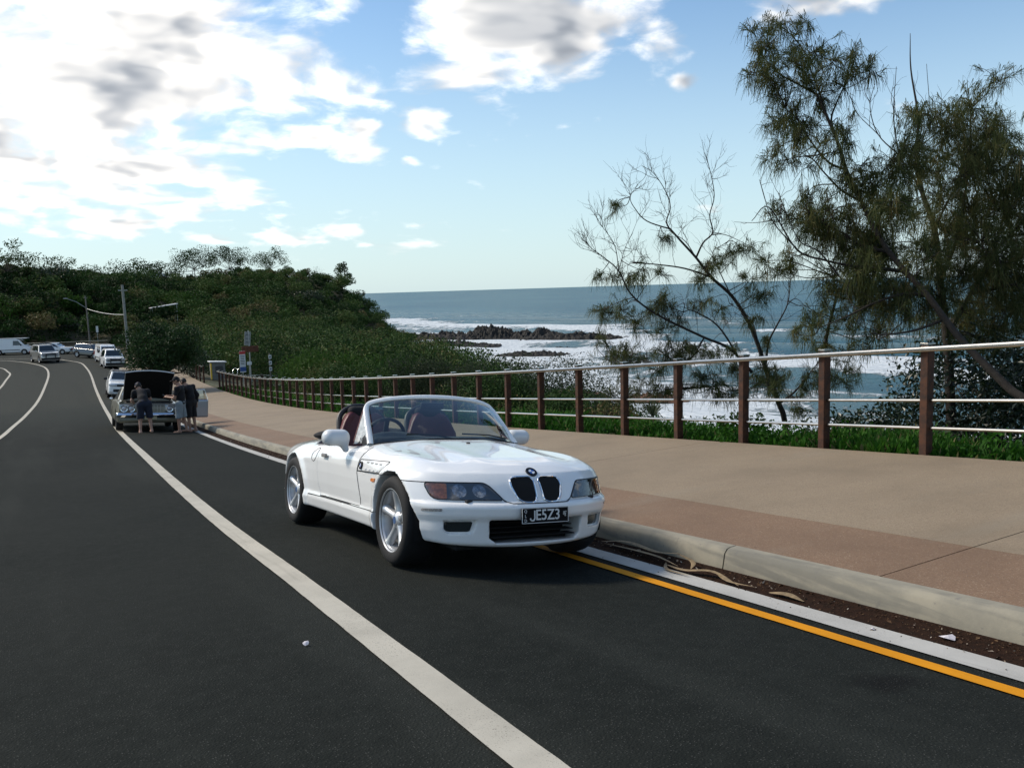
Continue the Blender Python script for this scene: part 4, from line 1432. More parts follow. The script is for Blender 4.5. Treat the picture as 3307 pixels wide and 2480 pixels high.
OAK_C = [([(9.25, 2.39, -1.46), (9.28, 2.47, -0.91), (9.29, 2.6, -0.06), (9.3, 2.72, 0.7), (9.25, 2.92, 1.31), (9.26, 3.03, 1.83), (9.33, 3.06, 2.43), (9.33, 3.2, 3.17), (9.38, 3.26, 3.73)], 0.1, 0.005), ([(9.33, 2.63, -0.06), (9.53, 2.51, 0.52), (9.66, 2.48, 1.19), (9.78, 2.49, 1.94), (9.85, 2.55, 2.62)], 0.05, 0.008), ([(9.39, 2.54, -0.92), (9.6, 2.31, -0.29), (9.79, 2.09, 0.33), (9.9, 2.01, 0.9), (9.99, 1.94, 1.55)], 0.06, 0.01), ([(9.79, 2.09, 0.33), (9.84, 1.8, 0.64), (9.92, 1.46, 1.09), (9.89, 1.31, 1.46)], 0.035, 0.008), ([(9.44, 2.82, 0.71), (9.67, 2.71, 1.22), (9.96, 2.51, 1.71), (10.15, 2.46, 2.34)], 0.03, 0.008), ([(9.5, 3.09, 1.34), (9.37, 3.38, 1.89), (9.36, 3.51, 2.51), (9.43, 3.53, 3.3)], 0.025, 0.005), ([(9.4, 3.4, 1.89), (9.28, 3.73, 2.28), (9.28, 3.89, 2.75), (9.4, 3.9, 3.11)], 0.016, 0.005), ([(9.28, 3.73, 2.28), (9.15, 4.06, 2.69), (9.17, 4.19, 3.02)], 0.01, 0.004), ([(9.36, 3.1, 1.85), (9.42, 2.94, 2.41), (9.35, 2.95, 3.2)], 0.014, 0.004), ([(9.47, 2.23, -0.28), (9.53, 1.68, -0.17), (9.56, 1.15, -0.03), (9.53, 0.71, 0.26)], 0.04, 0.01)]
OAK_CF = [(8.57, 2.27, 2.23, 0.2, 0.2), (9.88, 2.88, 2.52, 0.31, 0.27), (9.37, 2.24, 2.42, 0.26, 0.29), (9.03, 1.8, 2.1, 0.25, 0.25), (9.02, 2.35, 2.04, 0.34, 0.29), (10.0, 2.58, 2.05, 0.41, 0.36), (9.9, 3.11, 1.79, 0.36, 0.36), (8.72, 1.89, 1.41, 0.41, 0.37), (9.86, 2.22, 1.58, 0.3, 0.35), (9.02, 1.4, 1.59, 0.2, 0.25), (10.23, 2.01, 1.4, 0.22, 0.31), (9.01, 2.5, 1.18, 0.38, 0.34), (10.18, 2.71, 1.06, 0.5, 0.41), (10.59, 2.42, 1.04, 0.37, 0.42), (9.14, 2.92, 1.48, 0.22, 0.26), (9.92, 3.53, 0.99, 0.32, 0.32), (9.04, 2.37, 0.63, 0.43, 0.38), (8.9, 1.73, 0.47, 0.45, 0.42), (10.0, 1.93, 0.49, 0.27, 0.4), (8.44, 2.27, 0.35, 0.37, 0.32), (8.98, 2.06, 0.09, 0.42, 0.38), (9.55, 1.94, -0.0, 0.44, 0.39), (10.08, 1.83, -0.1, 0.22, 0.35), (8.54, 2.56, -0.01, 0.28, 0.28), (8.57, 2.12, -0.3, 0.37, 0.32), (10.22, 2.6, -0.48, 0.41, 0.36), (9.48, 1.68, -0.49, 0.29, 0.34), (9.96, 3.34, -0.7, 0.31, 0.26), (10.12, 2.86, -0.74, 0.31, 0.26), (9.51, 1.89, -0.78, 0.39, 0.25), (9.9, 1.54, 1.41, 0.33, 0.33), (10.08, 1.47, 0.94, 0.38, 0.38), (10.27, 1.63, 0.39, 0.39, 0.39), (10.31, 1.34, 0.53, 0.34, 0.34), (10.13, 1.53, -0.11, 0.39, 0.34), (10.4, 1.29, -0.04, 0.34, 0.34), (10.74, 2.01, -0.67, 0.36, 0.31)]

# ------------------------------------------------------------------ terrain, sea and rocks
SEA = -12.0
_cp = []
for _y in (-40, -20, -5, 10, 25, 40, 55, 70, 90, 108):
    _x0 = float(xk(_y)) + PATH_W
    _z = float(zp(_y))
    _cp += [(_x0 + .3, _y, _z - .06), (_x0 + 2.2, _y, _z - .16)]
    _cp += [(_x0 + 6, _y, _z - (1.5 if _y < 30 else .9)), (_x0 + 12, _y, _z - (4.2 if _y < 15 else 1.7))]
    if 20 < _y < 60:
        _cp += [(_x0 + 19, _y, _z - 4.0)]
_cp += [(30, -40, -12.2), (30, -20, -12.2), (31, 0, -12.2), (33, 20, -12.2), (37, 40, -12.2), (42, 60, -12.3), (48, 76, -12.3), (55, 108, -12.3), (63, 140, -12.2), (74, 172, -12.2), (84, 196, -12.4), (85, 225, -12.6), (70, 260, -12.6), (45, -40, -15), (50, 0, -15), (60, 50, -15), (80, 110, -15), (100, 160, -15), (110, 220, -15),
        (30, 60, -8.6), (36, 90, -9.0), (24, 90, -7.6), (44, 108, -10.2), (28, 110, -7.2), (52, 140, -9.5),
        (-60, 126, -6.3), (-30, 127, -6.3), (-12, 128, -6.35), (0, 128, -6.4), (7, 128, -6.45), (14, 120, -6.6), (20, 113, -6.9), (-8, 118, -6.5), (4, 118, -6.5),
        (-60, 146, 1.5), (-30, 146, 1.8), (-12, 146, 3.0), (-1, 146, 2.6), (8, 148, .2), (10, 164, 2.0), (18, 135, -4.8), (30, 150, -4.5), (45, 152, -7.2), (56, 166, -6.8), (50, 186, -.8), (34, 186, .2), (22, 200, 2.9), (23, 213, 4.0), (36, 231, 5.2), (48, 226, 4.8), (58, 221, 4.4), (63, 206, 3.2), (65, 198, 2.4), (67.5, 190, -2.5), (69.5, 180, -8.8), (74, 184, -11.9), (75, 206, -6), (74, 222, -7),
        (0, 260, 6), (40, 265, 4), (-60, 260, 7), (60, 250, -4), (-60, 200, 6), (-20, 180, 5.5)]
_cp = np.array(_cp, float)
_d = np.sqrt(((_cp[:, None, :2] - _cp[None, :, :2]) ** 2).sum(-1))
_A = np.zeros((len(_cp) + 3, len(_cp) + 3))
_A[:len(_cp), :len(_cp)] = _d
_A[:len(_cp), -3], _A[:len(_cp), -2:] = 1, _cp[:, :2]
_A[-3, :len(_cp)], _A[-2:, :len(_cp)] = 1, _cp[:, :2].T
_w = np.linalg.solve(_A, np.r_[_cp[:, 2], 0, 0, 0])


def land(X, Y):
    X, Y = np.asarray(X, float), np.asarray(Y, float)
    sh = X.shape
    P = np.stack([X.ravel(), Y.ravel()], 1)
    z = np.empty(len(P))
    for k in range(0, len(P), 20000):
        q = P[k:k + 20000]
        d = np.sqrt(((q[:, None] - _cp[None, :, :2]) ** 2).sum(-1))
        z[k:k + 20000] = d @ _w[:-3] + _w[-3] + q @ _w[-2:]
    x, y = P.T
    onroad = (x < xk(y) + PATH_W - 0.05) & (y < 124)
    z = np.where(onroad, np.minimum(z, zroad(x, y) - 1.2), z)
    e = x - xk(y) - PATH_W
    nr = (y < 112) & (e >= -0.05)
    z = np.where(nr, np.minimum(z, zp(y) - 0.03 - 0.02 * e), z)
    return z.reshape(sh)


def m_soil():
    m = bpy.data.materials.new('coastal_soil')
    m.use_nodes = True
    t = NT(m.node_tree)
    b = m.node_tree.nodes['Principled BSDF']
    oc = t.n('ShaderNodeTexCoord').outputs['Object']
    a = t.noise(oc, 0.25, 6, 0.6)
    f = t.noise(oc, 5.0, 5, 0.65)
    c = t.mix(t.smooth(a, 0.35, 0.65), (0.030, 0.042, 0.014), (0.055, 0.045, 0.022))
    c = t.mix(t.smooth(f, 0.45, 0.75, 0, 0.6), c, (0.11, 0.052, 0.026))
    sz = t.n('ShaderNodeSeparateXYZ', ins={0: oc}).outputs[2]
    c = t.mix(t.smooth(sz, -10.5, -9.0, 0.85, 0.0), c, (0.16, 0.075, 0.040))
    t.link(c, b.inputs['Base Color'])
    b.inputs['Roughness'].default_value = 0.95
    bp = t.n('ShaderNodeBump', ins={'Height': f, 'Strength': 0.8, 'Distance': 0.08})
    t.link(bp.outputs[0], b.inputs['Normal'])
    return m


def grid_mesh(name, xs, ys, zf):
    X, Y = np.meshgrid(xs, ys, indexing='ij')
    Z = zf(X, Y)
    V = np.stack([X, Y, Z], -1).reshape(-1, 3)
    nx, ny = X.shape
    i = np.arange(nx - 1)[:, None] * ny + np.arange(ny - 1)[None]
    return mesh_np(name, V, np.stack([i, i + ny, i + ny + 1, i + 1], -1).reshape(-1, 4))


def land_rough(X, Y):
    z = land(X, Y)
    P = np.stack([X.ravel(), Y.ravel(), np.zeros(X.size)], 1)
    e = X - xk(Y) - PATH_W
    return z + (vnoise(P, .22, 1, 4) * .9 + vnoise(P, 1.1, 2, 3) * .16).reshape(X.shape) * np.where(Y < 124, np.clip((e - 1.5) / 4, 0, 1), np.clip((Y - 126) / 5, 0, 1))


M_SOIL = m_soil()
ter = link('terrain', grid_mesh('terrain', np.concatenate([np.arange(-90, 4, 3.0), np.arange(4, 30, .5), np.arange(30, 116, 1.6)]), np.concatenate([np.arange(-45, 60, .8), np.arange(60, 275, 1.8)]), land_rough), None, M_SOIL)
ter['kind'] = 'structure'


# ---- sea
def swell(X, Y):
    """long swells rolling in to the shore, steeper near it"""
    th = R(62)
    u = X * math.cos(th * .35) + Y * math.sin(th * .35)
    v = -X * math.sin(th * .35) + Y * math.cos(th * .35)
    wob = 5 * np.sin(v / 60.) + 3 * np.sin(v / 23. + 1)
    ph = (u + wob) / 21.0 * 2 * np.pi
    s = np.sin(ph)
    z = .34 * np.sign(s) * np.abs(s) ** 1.0 + .16 * np.maximum(s, 0) ** 4
    z += .12 * np.sin((X * .9 + Y * .3) / 7.3 + .7 * np.sin(Y / 11.)) + .07 * np.sin((X * .4 - Y * .8) / 4.1)
    return z, s


ROCK_SPOTS = []


def m_sea():
    m = bpy.data.materials.new('sea_water')
    m.use_nodes = True
    t = NT(m.node_tree)
    b = m.node_tree.nodes['Principled BSDF']
    oc = t.n('ShaderNodeTexCoord').outputs['Object']
    fo = t.n('ShaderNodeAttribute', attribute_name='foam').outputs['Fac']
    sh = t.n('ShaderNodeAttribute', attribute_name='shallow').outputs['Fac']
    st = t.vec('MULTIPLY', oc, (1.0, 1.0, 1.0))
    pat = t.noise(t.vec('MULTIPLY', oc, (.010, .0035, 1)), 1.0, 4, 0.6)
    c = t.mix(t.smooth(pat, .35, .68), (0.014, 0.066, 0.084), (0.036, 0.104, 0.114))
    c = t.mix(sh, c, (0.115, 0.160, 0.150))
    n1_ = t.noise(st, 0.32, 8, 0.68, 0.6)
    n2_ = t.noise(st, 1.6, 6, 0.7, 0.4)
    fm = t.math('ADD', t.math('MULTIPLY', n1_, 0.72), t.math('MULTIPLY', n2_, 0.28))
    streak = t.noise(t.vec('MULTIPLY', oc, (.05, .16, 1)), 1.0, 5, .6, 1.2)
    fm = t.math('ADD', fm, t.math('MULTIPLY', t.math('SUBTRACT', streak, 0.5), 0.30))
    fmask = t.smooth(t.math('ADD', fm, t.math('MULTIPLY', fo, 0.62)), 0.70, 0.82)
    fcol = t.mix(t.smooth(n2_, .3, .7), (0.42, 0.47, 0.50), (0.66, 0.69, 0.70))
    c = t.mix(fmask, c, fcol)
    h1 = t.noise(t.vec('MULTIPLY', oc, (1.0, .45, 1)), .9, 6, .7)
    h2 = t.noise(t.vec('MULTIPLY', oc, (1.0, .5, 1)), .16, 5, .65)
    hh = t.math('ADD', t.math('MULTIPLY', h1, .35), t.math('MULTIPLY', h2, 1.2))
    hh = t.math('ADD', hh, t.math('MULTIPLY', fmask, .35))
    bp = t.n('ShaderNodeBump', ins={'Height': hh, 'Strength': 0.85, 'Distance': 0.9})
    m.node_tree.nodes.remove(b)
    df = t.n('ShaderNodeBsdfDiffuse', ins={'Color': c, 'Normal': bp.outputs[0]})
    gl = t.n('ShaderNodeBsdfGlossy', ins={'Color': (.9, .95, 1, 1), 'Roughness': .22, 'Normal': bp.outputs[0]})
    # wave slopes keep the mean reflectance of a rough sea well under that of a flat one
    fr = t.n('ShaderNodeFresnel', ins={'IOR': 1.33, 'Normal': bp.outputs[0]})
    k = t.math('MINIMUM', fr.outputs[0], 0.26)
    k = t.math('MULTIPLY', k, t.math('SUBTRACT', 1.0, fmask))
    mx = t.n('ShaderNodeMixShader', ins={0: k, 1: df.outputs[0], 2: gl.outputs[0]})
    o = [n for n in m.node_tree.nodes if n.type == 'OUTPUT_MATERIAL'][0]
    t.link(mx.outputs[0], o.inputs['Surface'])
    return m


def make_sea():
    rr = np.concatenate([np.linspace(30, 330, 270), np.geomspace(334, 900, 60), np.geomspace(930, 45000, 40)])
    aa = np.concatenate([np.radians(np.linspace(-6, 75, 300)), np.radians(np.linspace(78, 351, 40))])
    Rr, Aa = np.meshgrid(rr, aa, indexing='ij')
    X, Y = CAM.x + Rr * np.sin(Aa), CAM.y + Rr * np.cos(Aa)
    z, s = swell(X, Y)
    fade = np.clip((900 - Rr) / 600, 0, 1)
    # depth from the land model, foam where it is shallow or by rocks
    g = np.full(X.shape, -15.0)
    near = (Rr < 330) & (X < 125) & (Y > -50) & (Y < 280)
    g[near] = land(X[near], Y[near])
    dep = SEA - g
    shore = np.clip(1 - (dep - .2) / 2.9, 0, 1)
    dist_sh = X - np.interp(Y, [-40, 0, 40, 60, 76, 108, 140, 172, 196, 260], [30, 31, 37, 42, 48, 55, 63, 74, 84, 84])
    surf = np.exp(-(np.maximum(dist_sh - 6, 0) / 30.0) ** 2)
    line = np.exp(-((dist_sh - 52 - 6 * np.sin(Y / 25)) / 12) ** 2) * .8 + np.exp(-((dist_sh - 95 - 9 * np.sin(Y / 33 + 1)) / 6) ** 2) * .45 * np.clip((s - .2) / .6, 0, 1)
    rockf = np.zeros(X.shape)
    for (x, y, r) in ROCK_SPOTS:
        d = np.hypot(X - x, Y - y)
        rockf = np.maximum(rockf, np.exp(-(np.maximum(d - r, 0) / 4.5) ** 2))
    foam = np.clip(surf * .36 + .20 * np.exp(-(np.maximum(dist_sh - 4, 0) / 20.0) ** 2) + shore * .25 + line * .75 + rockf * .45 + .22 * np.maximum(s, 0) ** 6 * np.exp(-(np.maximum(dist_sh - 40, 0) / 80) ** 2), 0, 1)
    foam = np.where(Rr > 420, 0, foam)
    crest = np.exp(-((dist_sh - 95) / 40) ** 2)
    z = z * fade * (1 + .9 * crest * np.clip(s, 0, 1))
    V = np.stack([X, Y, SEA + z], -1).reshape(-1, 3)
    n = len(aa)
    i = np.arange(len(rr) - 1)[:, None] * n + np.arange(n)[None]
    jn = np.arange(len(rr) - 1)[:, None] * n + ((np.arange(n) + 1) % n)[None]
    Q = np.stack([i, i + n, jn + n, jn], -1).reshape(-1, 4)
    me = mesh_np('sea', V, Q[:, ::-1])
    for nm, av in (('foam', foam), ('shallow', np.clip(surf * .6 + crest * np.clip(s, 0, 1) * .9, 0, 1))):
        a = me.attributes.new(nm, 'FLOAT', 'POINT')
        a.data.foreach_set('value', av.ravel().astype(np.float32))
    o = link('sea', me, None, m_sea())
    o['kind'] = 'structure'


# ---- rocks
def m_rock(name, c1, c2):
    m = bpy.data.materials.new(name)
    m.use_nodes = True
    t = NT(m.node_tree)
    b = m.node_tree.nodes['Principled BSDF']
    oc = t.n('ShaderNodeTexCoord').outputs['Object']
    a = t.noise(oc, .7, 7, .7)
    f = t.noise(oc, 3.0, 6, .7)
    c = t.mix(t.smooth(a, .3, .7), c1, c2)
    c = t.mix(t.smooth(f, .55, .7, 0, .7), c, tuple(q * .35 for q in c1))
    t.link(c, b.inputs['Base Color'])
    b.inputs['Roughness'].default_value = .75
    bp = t.n('ShaderNodeBump', ins={'Height': f, 'Strength': 1.0, 'Distance': .25})
    t.link(bp.outputs[0], b.inputs['Normal'])
    return m


M_ROCK = m_rock('wet_basalt', (.006, .0055, .0045), (.014, .012, .009))
M_ROCK2 = m_rock('red_rock', (.17, .075, .042), (.09, .05, .035))


def rock(name, x, y, lx, ly, h, rot, seed, m, label, group, zb=SEA):
    """ragged ledge: noise relief over an elliptical foot"""
    n = 76
    u = np.linspace(-1, 1, n)
    U, Vv = np.meshgrid(u, u, indexing='ij')
    rad = np.sqrt(U ** 2 + Vv ** 2)
    P = np.stack([U.ravel() * lx * .5, Vv.ravel() * ly * .5, np.full(U.size, seed * 3.1)], 1)
    nz = vnoise(P, .45, seed, 5).reshape(U.shape)
    rg = 1 - 2 * np.abs(vnoise(P, .8, seed + 4, 4)).reshape(U.shape)
    edge = np.clip(1.08 - rad - .35 * nz, -.4, 1)
    jag = vnoise(P, 1.9, seed + 9, 3).reshape(U.shape)
    Z = h * (np.clip(edge * 1.5, -.4, 1) * (.55 + .40 * rg + 1.0 * nz)) - .25 + np.clip(edge * 3, 0, 1) * jag * (.55 + .28 * h)
    Z = np.where(edge < 0, -0.9 + edge, Z)
    c, s = math.cos(rot), math.sin(rot)
    X, Y = U * lx / 2, Vv * ly / 2
    V = np.stack([X * c - Y * s, X * s + Y * c, Z], -1).reshape(-1, 3)
    i = np.arange(n - 1)[:, None] * n + np.arange(n - 1)[None]
    o = link(name, mesh_np(name, V, np.stack([i, i + n, i + n + 1, i + 1], -1).reshape(-1, 4), True, R(18)), None, m)
    o.location = (x, y, zb)
    tag(o, label, 'rock', group)
    ROCK_SPOTS.append((x, y, min(lx, ly) * .5))
    k = max(1, int(lx / ly / 1.2))
    for q in np.linspace(-.8, .8, k + 2):
        ROCK_SPOTS.append((x + q * lx / 2 * c, y + q * lx / 2 * s, ly * .4))
    return o


RG = 'dark rocks off the headland'
rock('rock_ledge', 84, 193, 40, 16, 1.7, R(-38), 1, M_ROCK, 'long dark rock ledge running out from the foot of the headland', RG)
rock('rock_outcrop', 99, 182, 18, 11, 2.9, R(-40), 2, M_ROCK, 'tallest dark rock hump midway along the reef', RG)
rock('rock_outcrop', 92, 190, 13, 9, 2.1, R(-30), 3, M_ROCK, 'rounded dark rock hump left of the tallest one on the reef', RG)
rock('rock_outcrop', 106, 172, 15, 9, 2.4, R(-45), 4, M_ROCK, 'dark rock hump right of the tallest one on the reef', RG)
rock('rock_ledge', 110, 162, 26, 8, 1.7, R(-48), 5, M_ROCK, 'low dark rock ledge tapering out at the seaward end of the reef', RG)
rock('rock_ledge', 78, 166, 26, 9, 1.1, R(-35), 6, M_ROCK, 'low dark rocks in the wash in front of the reef', RG)
rock('rock_ledge', 97, 160, 11, 4, 1.0, R(-42), 7, M_ROCK, 'small dark rock awash right of the reef front', RG)
rock('rock_ledge', 78, 128, 16, 5, .8, R(-40), 8, M_ROCK, 'thin dark shelf awash near the shore shrubs', RG)
rock('rock_ledge', 88, 138, 12, 4, .7, R(-35), 9, M_ROCK, 'flat rock awash between reef and shore', RG)
rock('rock_ledge', 50, 73.5, 9, 4, .9, R(-48), 10, M_ROCK2, 'rust red rocks at the water edge behind the fence', 'red rocks on the shore')
rock('rock_ledge', 55, 66, 8, 3, .7, R(-48), 11, M_ROCK2, 'low red rock seen through the bare tree at the water edge', 'red rocks on the shore')
make_sea()

# ------------------------------------------------------------------ handrail fences
M_POST = mat('rusty_post', (.080, .029, .012), .8, var=.5, vscale=9, bump=.4, bscale=60, col2=(.028, .014, .009))
M_STEEL = mat('brushed_steel', (.55, .52, .47), .2, metal=1.0, var=.15, vscale=12)


def fence(name, pts, spacing, label, group=None, height=1.2, zf=None, pw=.11, rails=(.30, .60), rm=None):
    """posts at even spacing along a path with one handrail and two thinner rails"""
    root = empty(name)
    tag(root, label, 'fence', group)
    P = smoothpath(pts, 16)
    d = np.r_[0, np.cumsum(np.hypot(*np.diff(P[:, :2], axis=0).T))]
    n = int(d[-1] / spacing)
    pos = np.stack([np.interp(np.arange(n + 1) * spacing, d, P[:, k]) for k in range(3)], 1)
    me = cap = None
    for i, p in enumerate(pos):
        q = pos[min(i + 1, n)] - pos[max(i - 1, 0)]
        a = math.atan2(q[1], q[0])
        if me is None:
            o = MB().box((0, 0, height / 2 - .15), (.09, pw, height + .3), bev=.006).build('post', M_POST, root)
            me = o.data
            c = MB().box((0, 0, height + .012), (.10, pw + .012, .022), bev=.004).build('post_cap', M_STEEL, o)
            cap = c.data
        else:
            o = link('post', me, root)
            c = link('post_cap', cap, o)
        jig = rnd.uniform(-.012, .012)
        o.matrix_local = Matrix.Translation(p) @ Matrix.Rotation(a, 4, 'Z') @ Matrix.Rotation(jig, 4, 'Y')
    # rails follow the post line; the handrail stands off on the road side
    T = np.gradient(pos, axis=0)
    T /= np.linalg.norm(T, axis=1)[:, None]
    N = np.stack([-T[:, 1], T[:, 0], 0 * T[:, 0]], 1)
    if (N @ np.array([-1, -.3, 0])).mean() < 0:
        N = -N
    hr = pos + N * .085 + np.array([0, 0, height - .045])
    hr = np.vstack([hr[:1] - T[:1] * .25, hr, hr[-1:] + T[-1:] * .25])
    MB().tube(smoothpath(hr, 3), .030, 10).build('handrail', rm or M_STEEL, root, True)
    for h in rails:
        MB().tube(smoothpath(pos + np.array([0, 0, h]), 2), .019, 8).build('rail', rm or M_STEEL, root, True)
    return root


_s = [.18 - 1.4 * 4] + list(np.arange(-3, 53, 4.0)) + [52.6]
fence('handrail_fence', [(float(xk(s)) + PATH_W + .06, s, float(zp(s)) - .01) for s in _s], 1.4, 'long rusty post fence with steel handrail along the sea side of the footpath')
_p = [(float(xk(s)) + PATH_W + .15, s, float(zp(s)) - .02) for s in np.arange(60, 100, 5.0)]
fence('handrail_fence', _p, 2.0, 'distant handrail fence along the footpath past the beach access gap')
_p = [(7.6, 123.5, -6.5), (5.0, 123.0, -6.45), (2.0, 122.6, -6.42), (-1.5, 124.6, -6.42), (-6, 127.0, -6.4)]
fence('handrail_fence', _p, 1.8, 'pale handrail fence across the far bend behind the parked cars', height=1.25, rm=mat('pale_painted_rail', (.52, .48, .36), .5))
_p = [(10.4, 53, -6.2), (12.4, 55.5, -6.5), (14.5, 57, -7.0), (17.5, 57.5, -7.6)]
fence('handrail_fence', _p, 2.0, 'low curved handrail of the beach access behind the sign posts', height=1.0)

# ------------------------------------------------------------------ vegetation
def m_leaf(name, stops, trans=.35, rough=.65, spec=.12):
    """leaf colour from the per-leaf tint; some light passes through"""
    m = bpy.data.materials.new(name)
    m.use_nodes = True
    t = NT(m.node_tree)
    b = m.node_tree.nodes['Principled BSDF']
    ti = t.n('ShaderNodeAttribute', attribute_name='tint').outputs['Fac']
    c = t.ramp(ti, stops)
    t.link(c, b.inputs['Base Color'])
    b.inputs['Roughness'].default_value = rough
    b.inputs['Specular IOR Level'].default_value = spec
    tr = t.n('ShaderNodeBsdfTranslucent', ins={'Color': c})
    mx = t.n('ShaderNodeMixShader', ins={0: trans, 1: b.outputs[0], 2: tr.outputs[0]})
    o = [n for n in m.node_tree.nodes if n.type == 'OUTPUT_MATERIAL'][0]
    t.link(mx.outputs[0], o.inputs['Surface'])
    return m


M_SCRUB = m_leaf('scrub_leaf', [(0, (.012, .028, .007)), (.3, (.026, .058, .012)), (.55, (.050, .096, .020)), (.8, (.090, .115, .032)), (1, (.13, .10, .044))], .10)
M_GREEN = m_leaf('fresh_green_leaf', [(0, (.016, .045, .007)), (.5, (.036, .085, .013)), (1, (.075, .13, .022))])
M_DARKL = m_leaf('dark_glossy_leaf', [(0, (.006, .014, .005)), (.5, (.013, .028, .009)), (1, (.030, .052, .014))], .2, .4, .5)
M_STREET = m_leaf('street_tree_leaf', [(0, (.008, .022, .006)), (.5, (.018, .045, .011)), (1, (.04, .08, .02))], .25, .6, .25)
M_GREY = m_leaf('grey_green_leaf', [(0, (.020, .032, .015)), (.5, (.042, .058, .030)), (1, (.11, .125, .085))])
M_NEEDLE = m_leaf('she_oak_needle', [(0, (.024, .038, .013)), (.45, (.060, .078, .027)), (.75, (.115, .115, .040)), (1, (.18, .135, .055))], .42)
M_GRASS = m_leaf('verge_grass', [(0, (.012, .048, .005)), (.5, (.030, .105, .010)), (.85, (.055, .15, .018)), (1, (.16, .15, .06))])
M_BARK = mat('grey_bark', (.095, .078, .060), .9, var=.5, vscale=14, bump=.8, bscale=50)
M_BARKD = mat('dark_bark', (.034, .027, .021), .9, var=.4, vscale=18, bump=.8, bscale=60)
M_BARKP = mat('pale_bark', (.17, .15, .12), .9, var=.4, vscale=6, bump=.5, bscale=30)


def leaves(C, size, nrm=None, aspect=.5, jitter=1.0, g=None):
    """one bent four-cornered leaf at every point of C"""
    g = g or rng
    n = len(C)
    A = g.normal(size=(n, 3))
    if nrm is not None:
        A = A * jitter + nrm * 1.2
    A /= np.linalg.norm(A, axis=1)[:, None]
    B = g.normal(size=(n, 3))
    B -= (B * A).sum(1)[:, None] * A
    B /= np.linalg.norm(B, axis=1)[:, None]
    D = np.cross(A, B)
    s = np.broadcast_to(size, (n,)) * g.uniform(.6, 1.4, n)
    L, Wd = B * s[:, None] * .5, D * (s * aspect)[:, None] * .5
    dr = A * (s * .12)[:, None]
    V = np.stack([C - L - dr, C + Wd, C + L - dr, C - Wd], 1).reshape(-1, 3)
    Q = np.arange(n * 4).reshape(n, 4)
    return V, Q


def ball(n, g=None, shell=.55):
    g = g or rng
    d = g.normal(size=(n, 3))
    d /= np.linalg.norm(d, axis=1)[:, None]
    r = shell + (1 - shell) * g.random(n) ** .6
    return d * r[:, None], d


def leaf_obj(name, C, N, size, m, parent=None, aspect=.5, tint=None, tvar=.25, g=None):
    V, Q = leaves(C, size, N, aspect, g=g)
    n = len(C)
    t = np.clip((np.full(n, .5) if tint is None else tint) + (g or rng).normal(size=n) * tvar, 0, 1)
    return link(name, mesh_np(name, V, Q, False, attr={'tint': t}), parent, m)


def clump_cloud(centres, radii, per, tints, g=None, flat=.8, up=True):
    """leaf positions for many rounded clumps"""
    C, N, T = [], [], []
    for c, r, k, ti in zip(centres, radii, per, tints):
        p, d = ball(int(k), g)
        if up:
            f = p[:, 2] < -.35
            p[f, 2] *= .4
        C.append(np.asarray(c) + p * np.asarray([r, r, r * flat]))
        N.append(d)
        T.append(np.full(int(k), ti))
    return np.concatenate(C), np.concatenate(N), np.concatenate(T)


CAMP = np.array([CAM.x, CAM.y, CAM.z])


def px_per_m(P):
    return 864.0 / np.maximum(np.linalg.norm(np.asarray(P) - CAMP, axis=-1), 5)


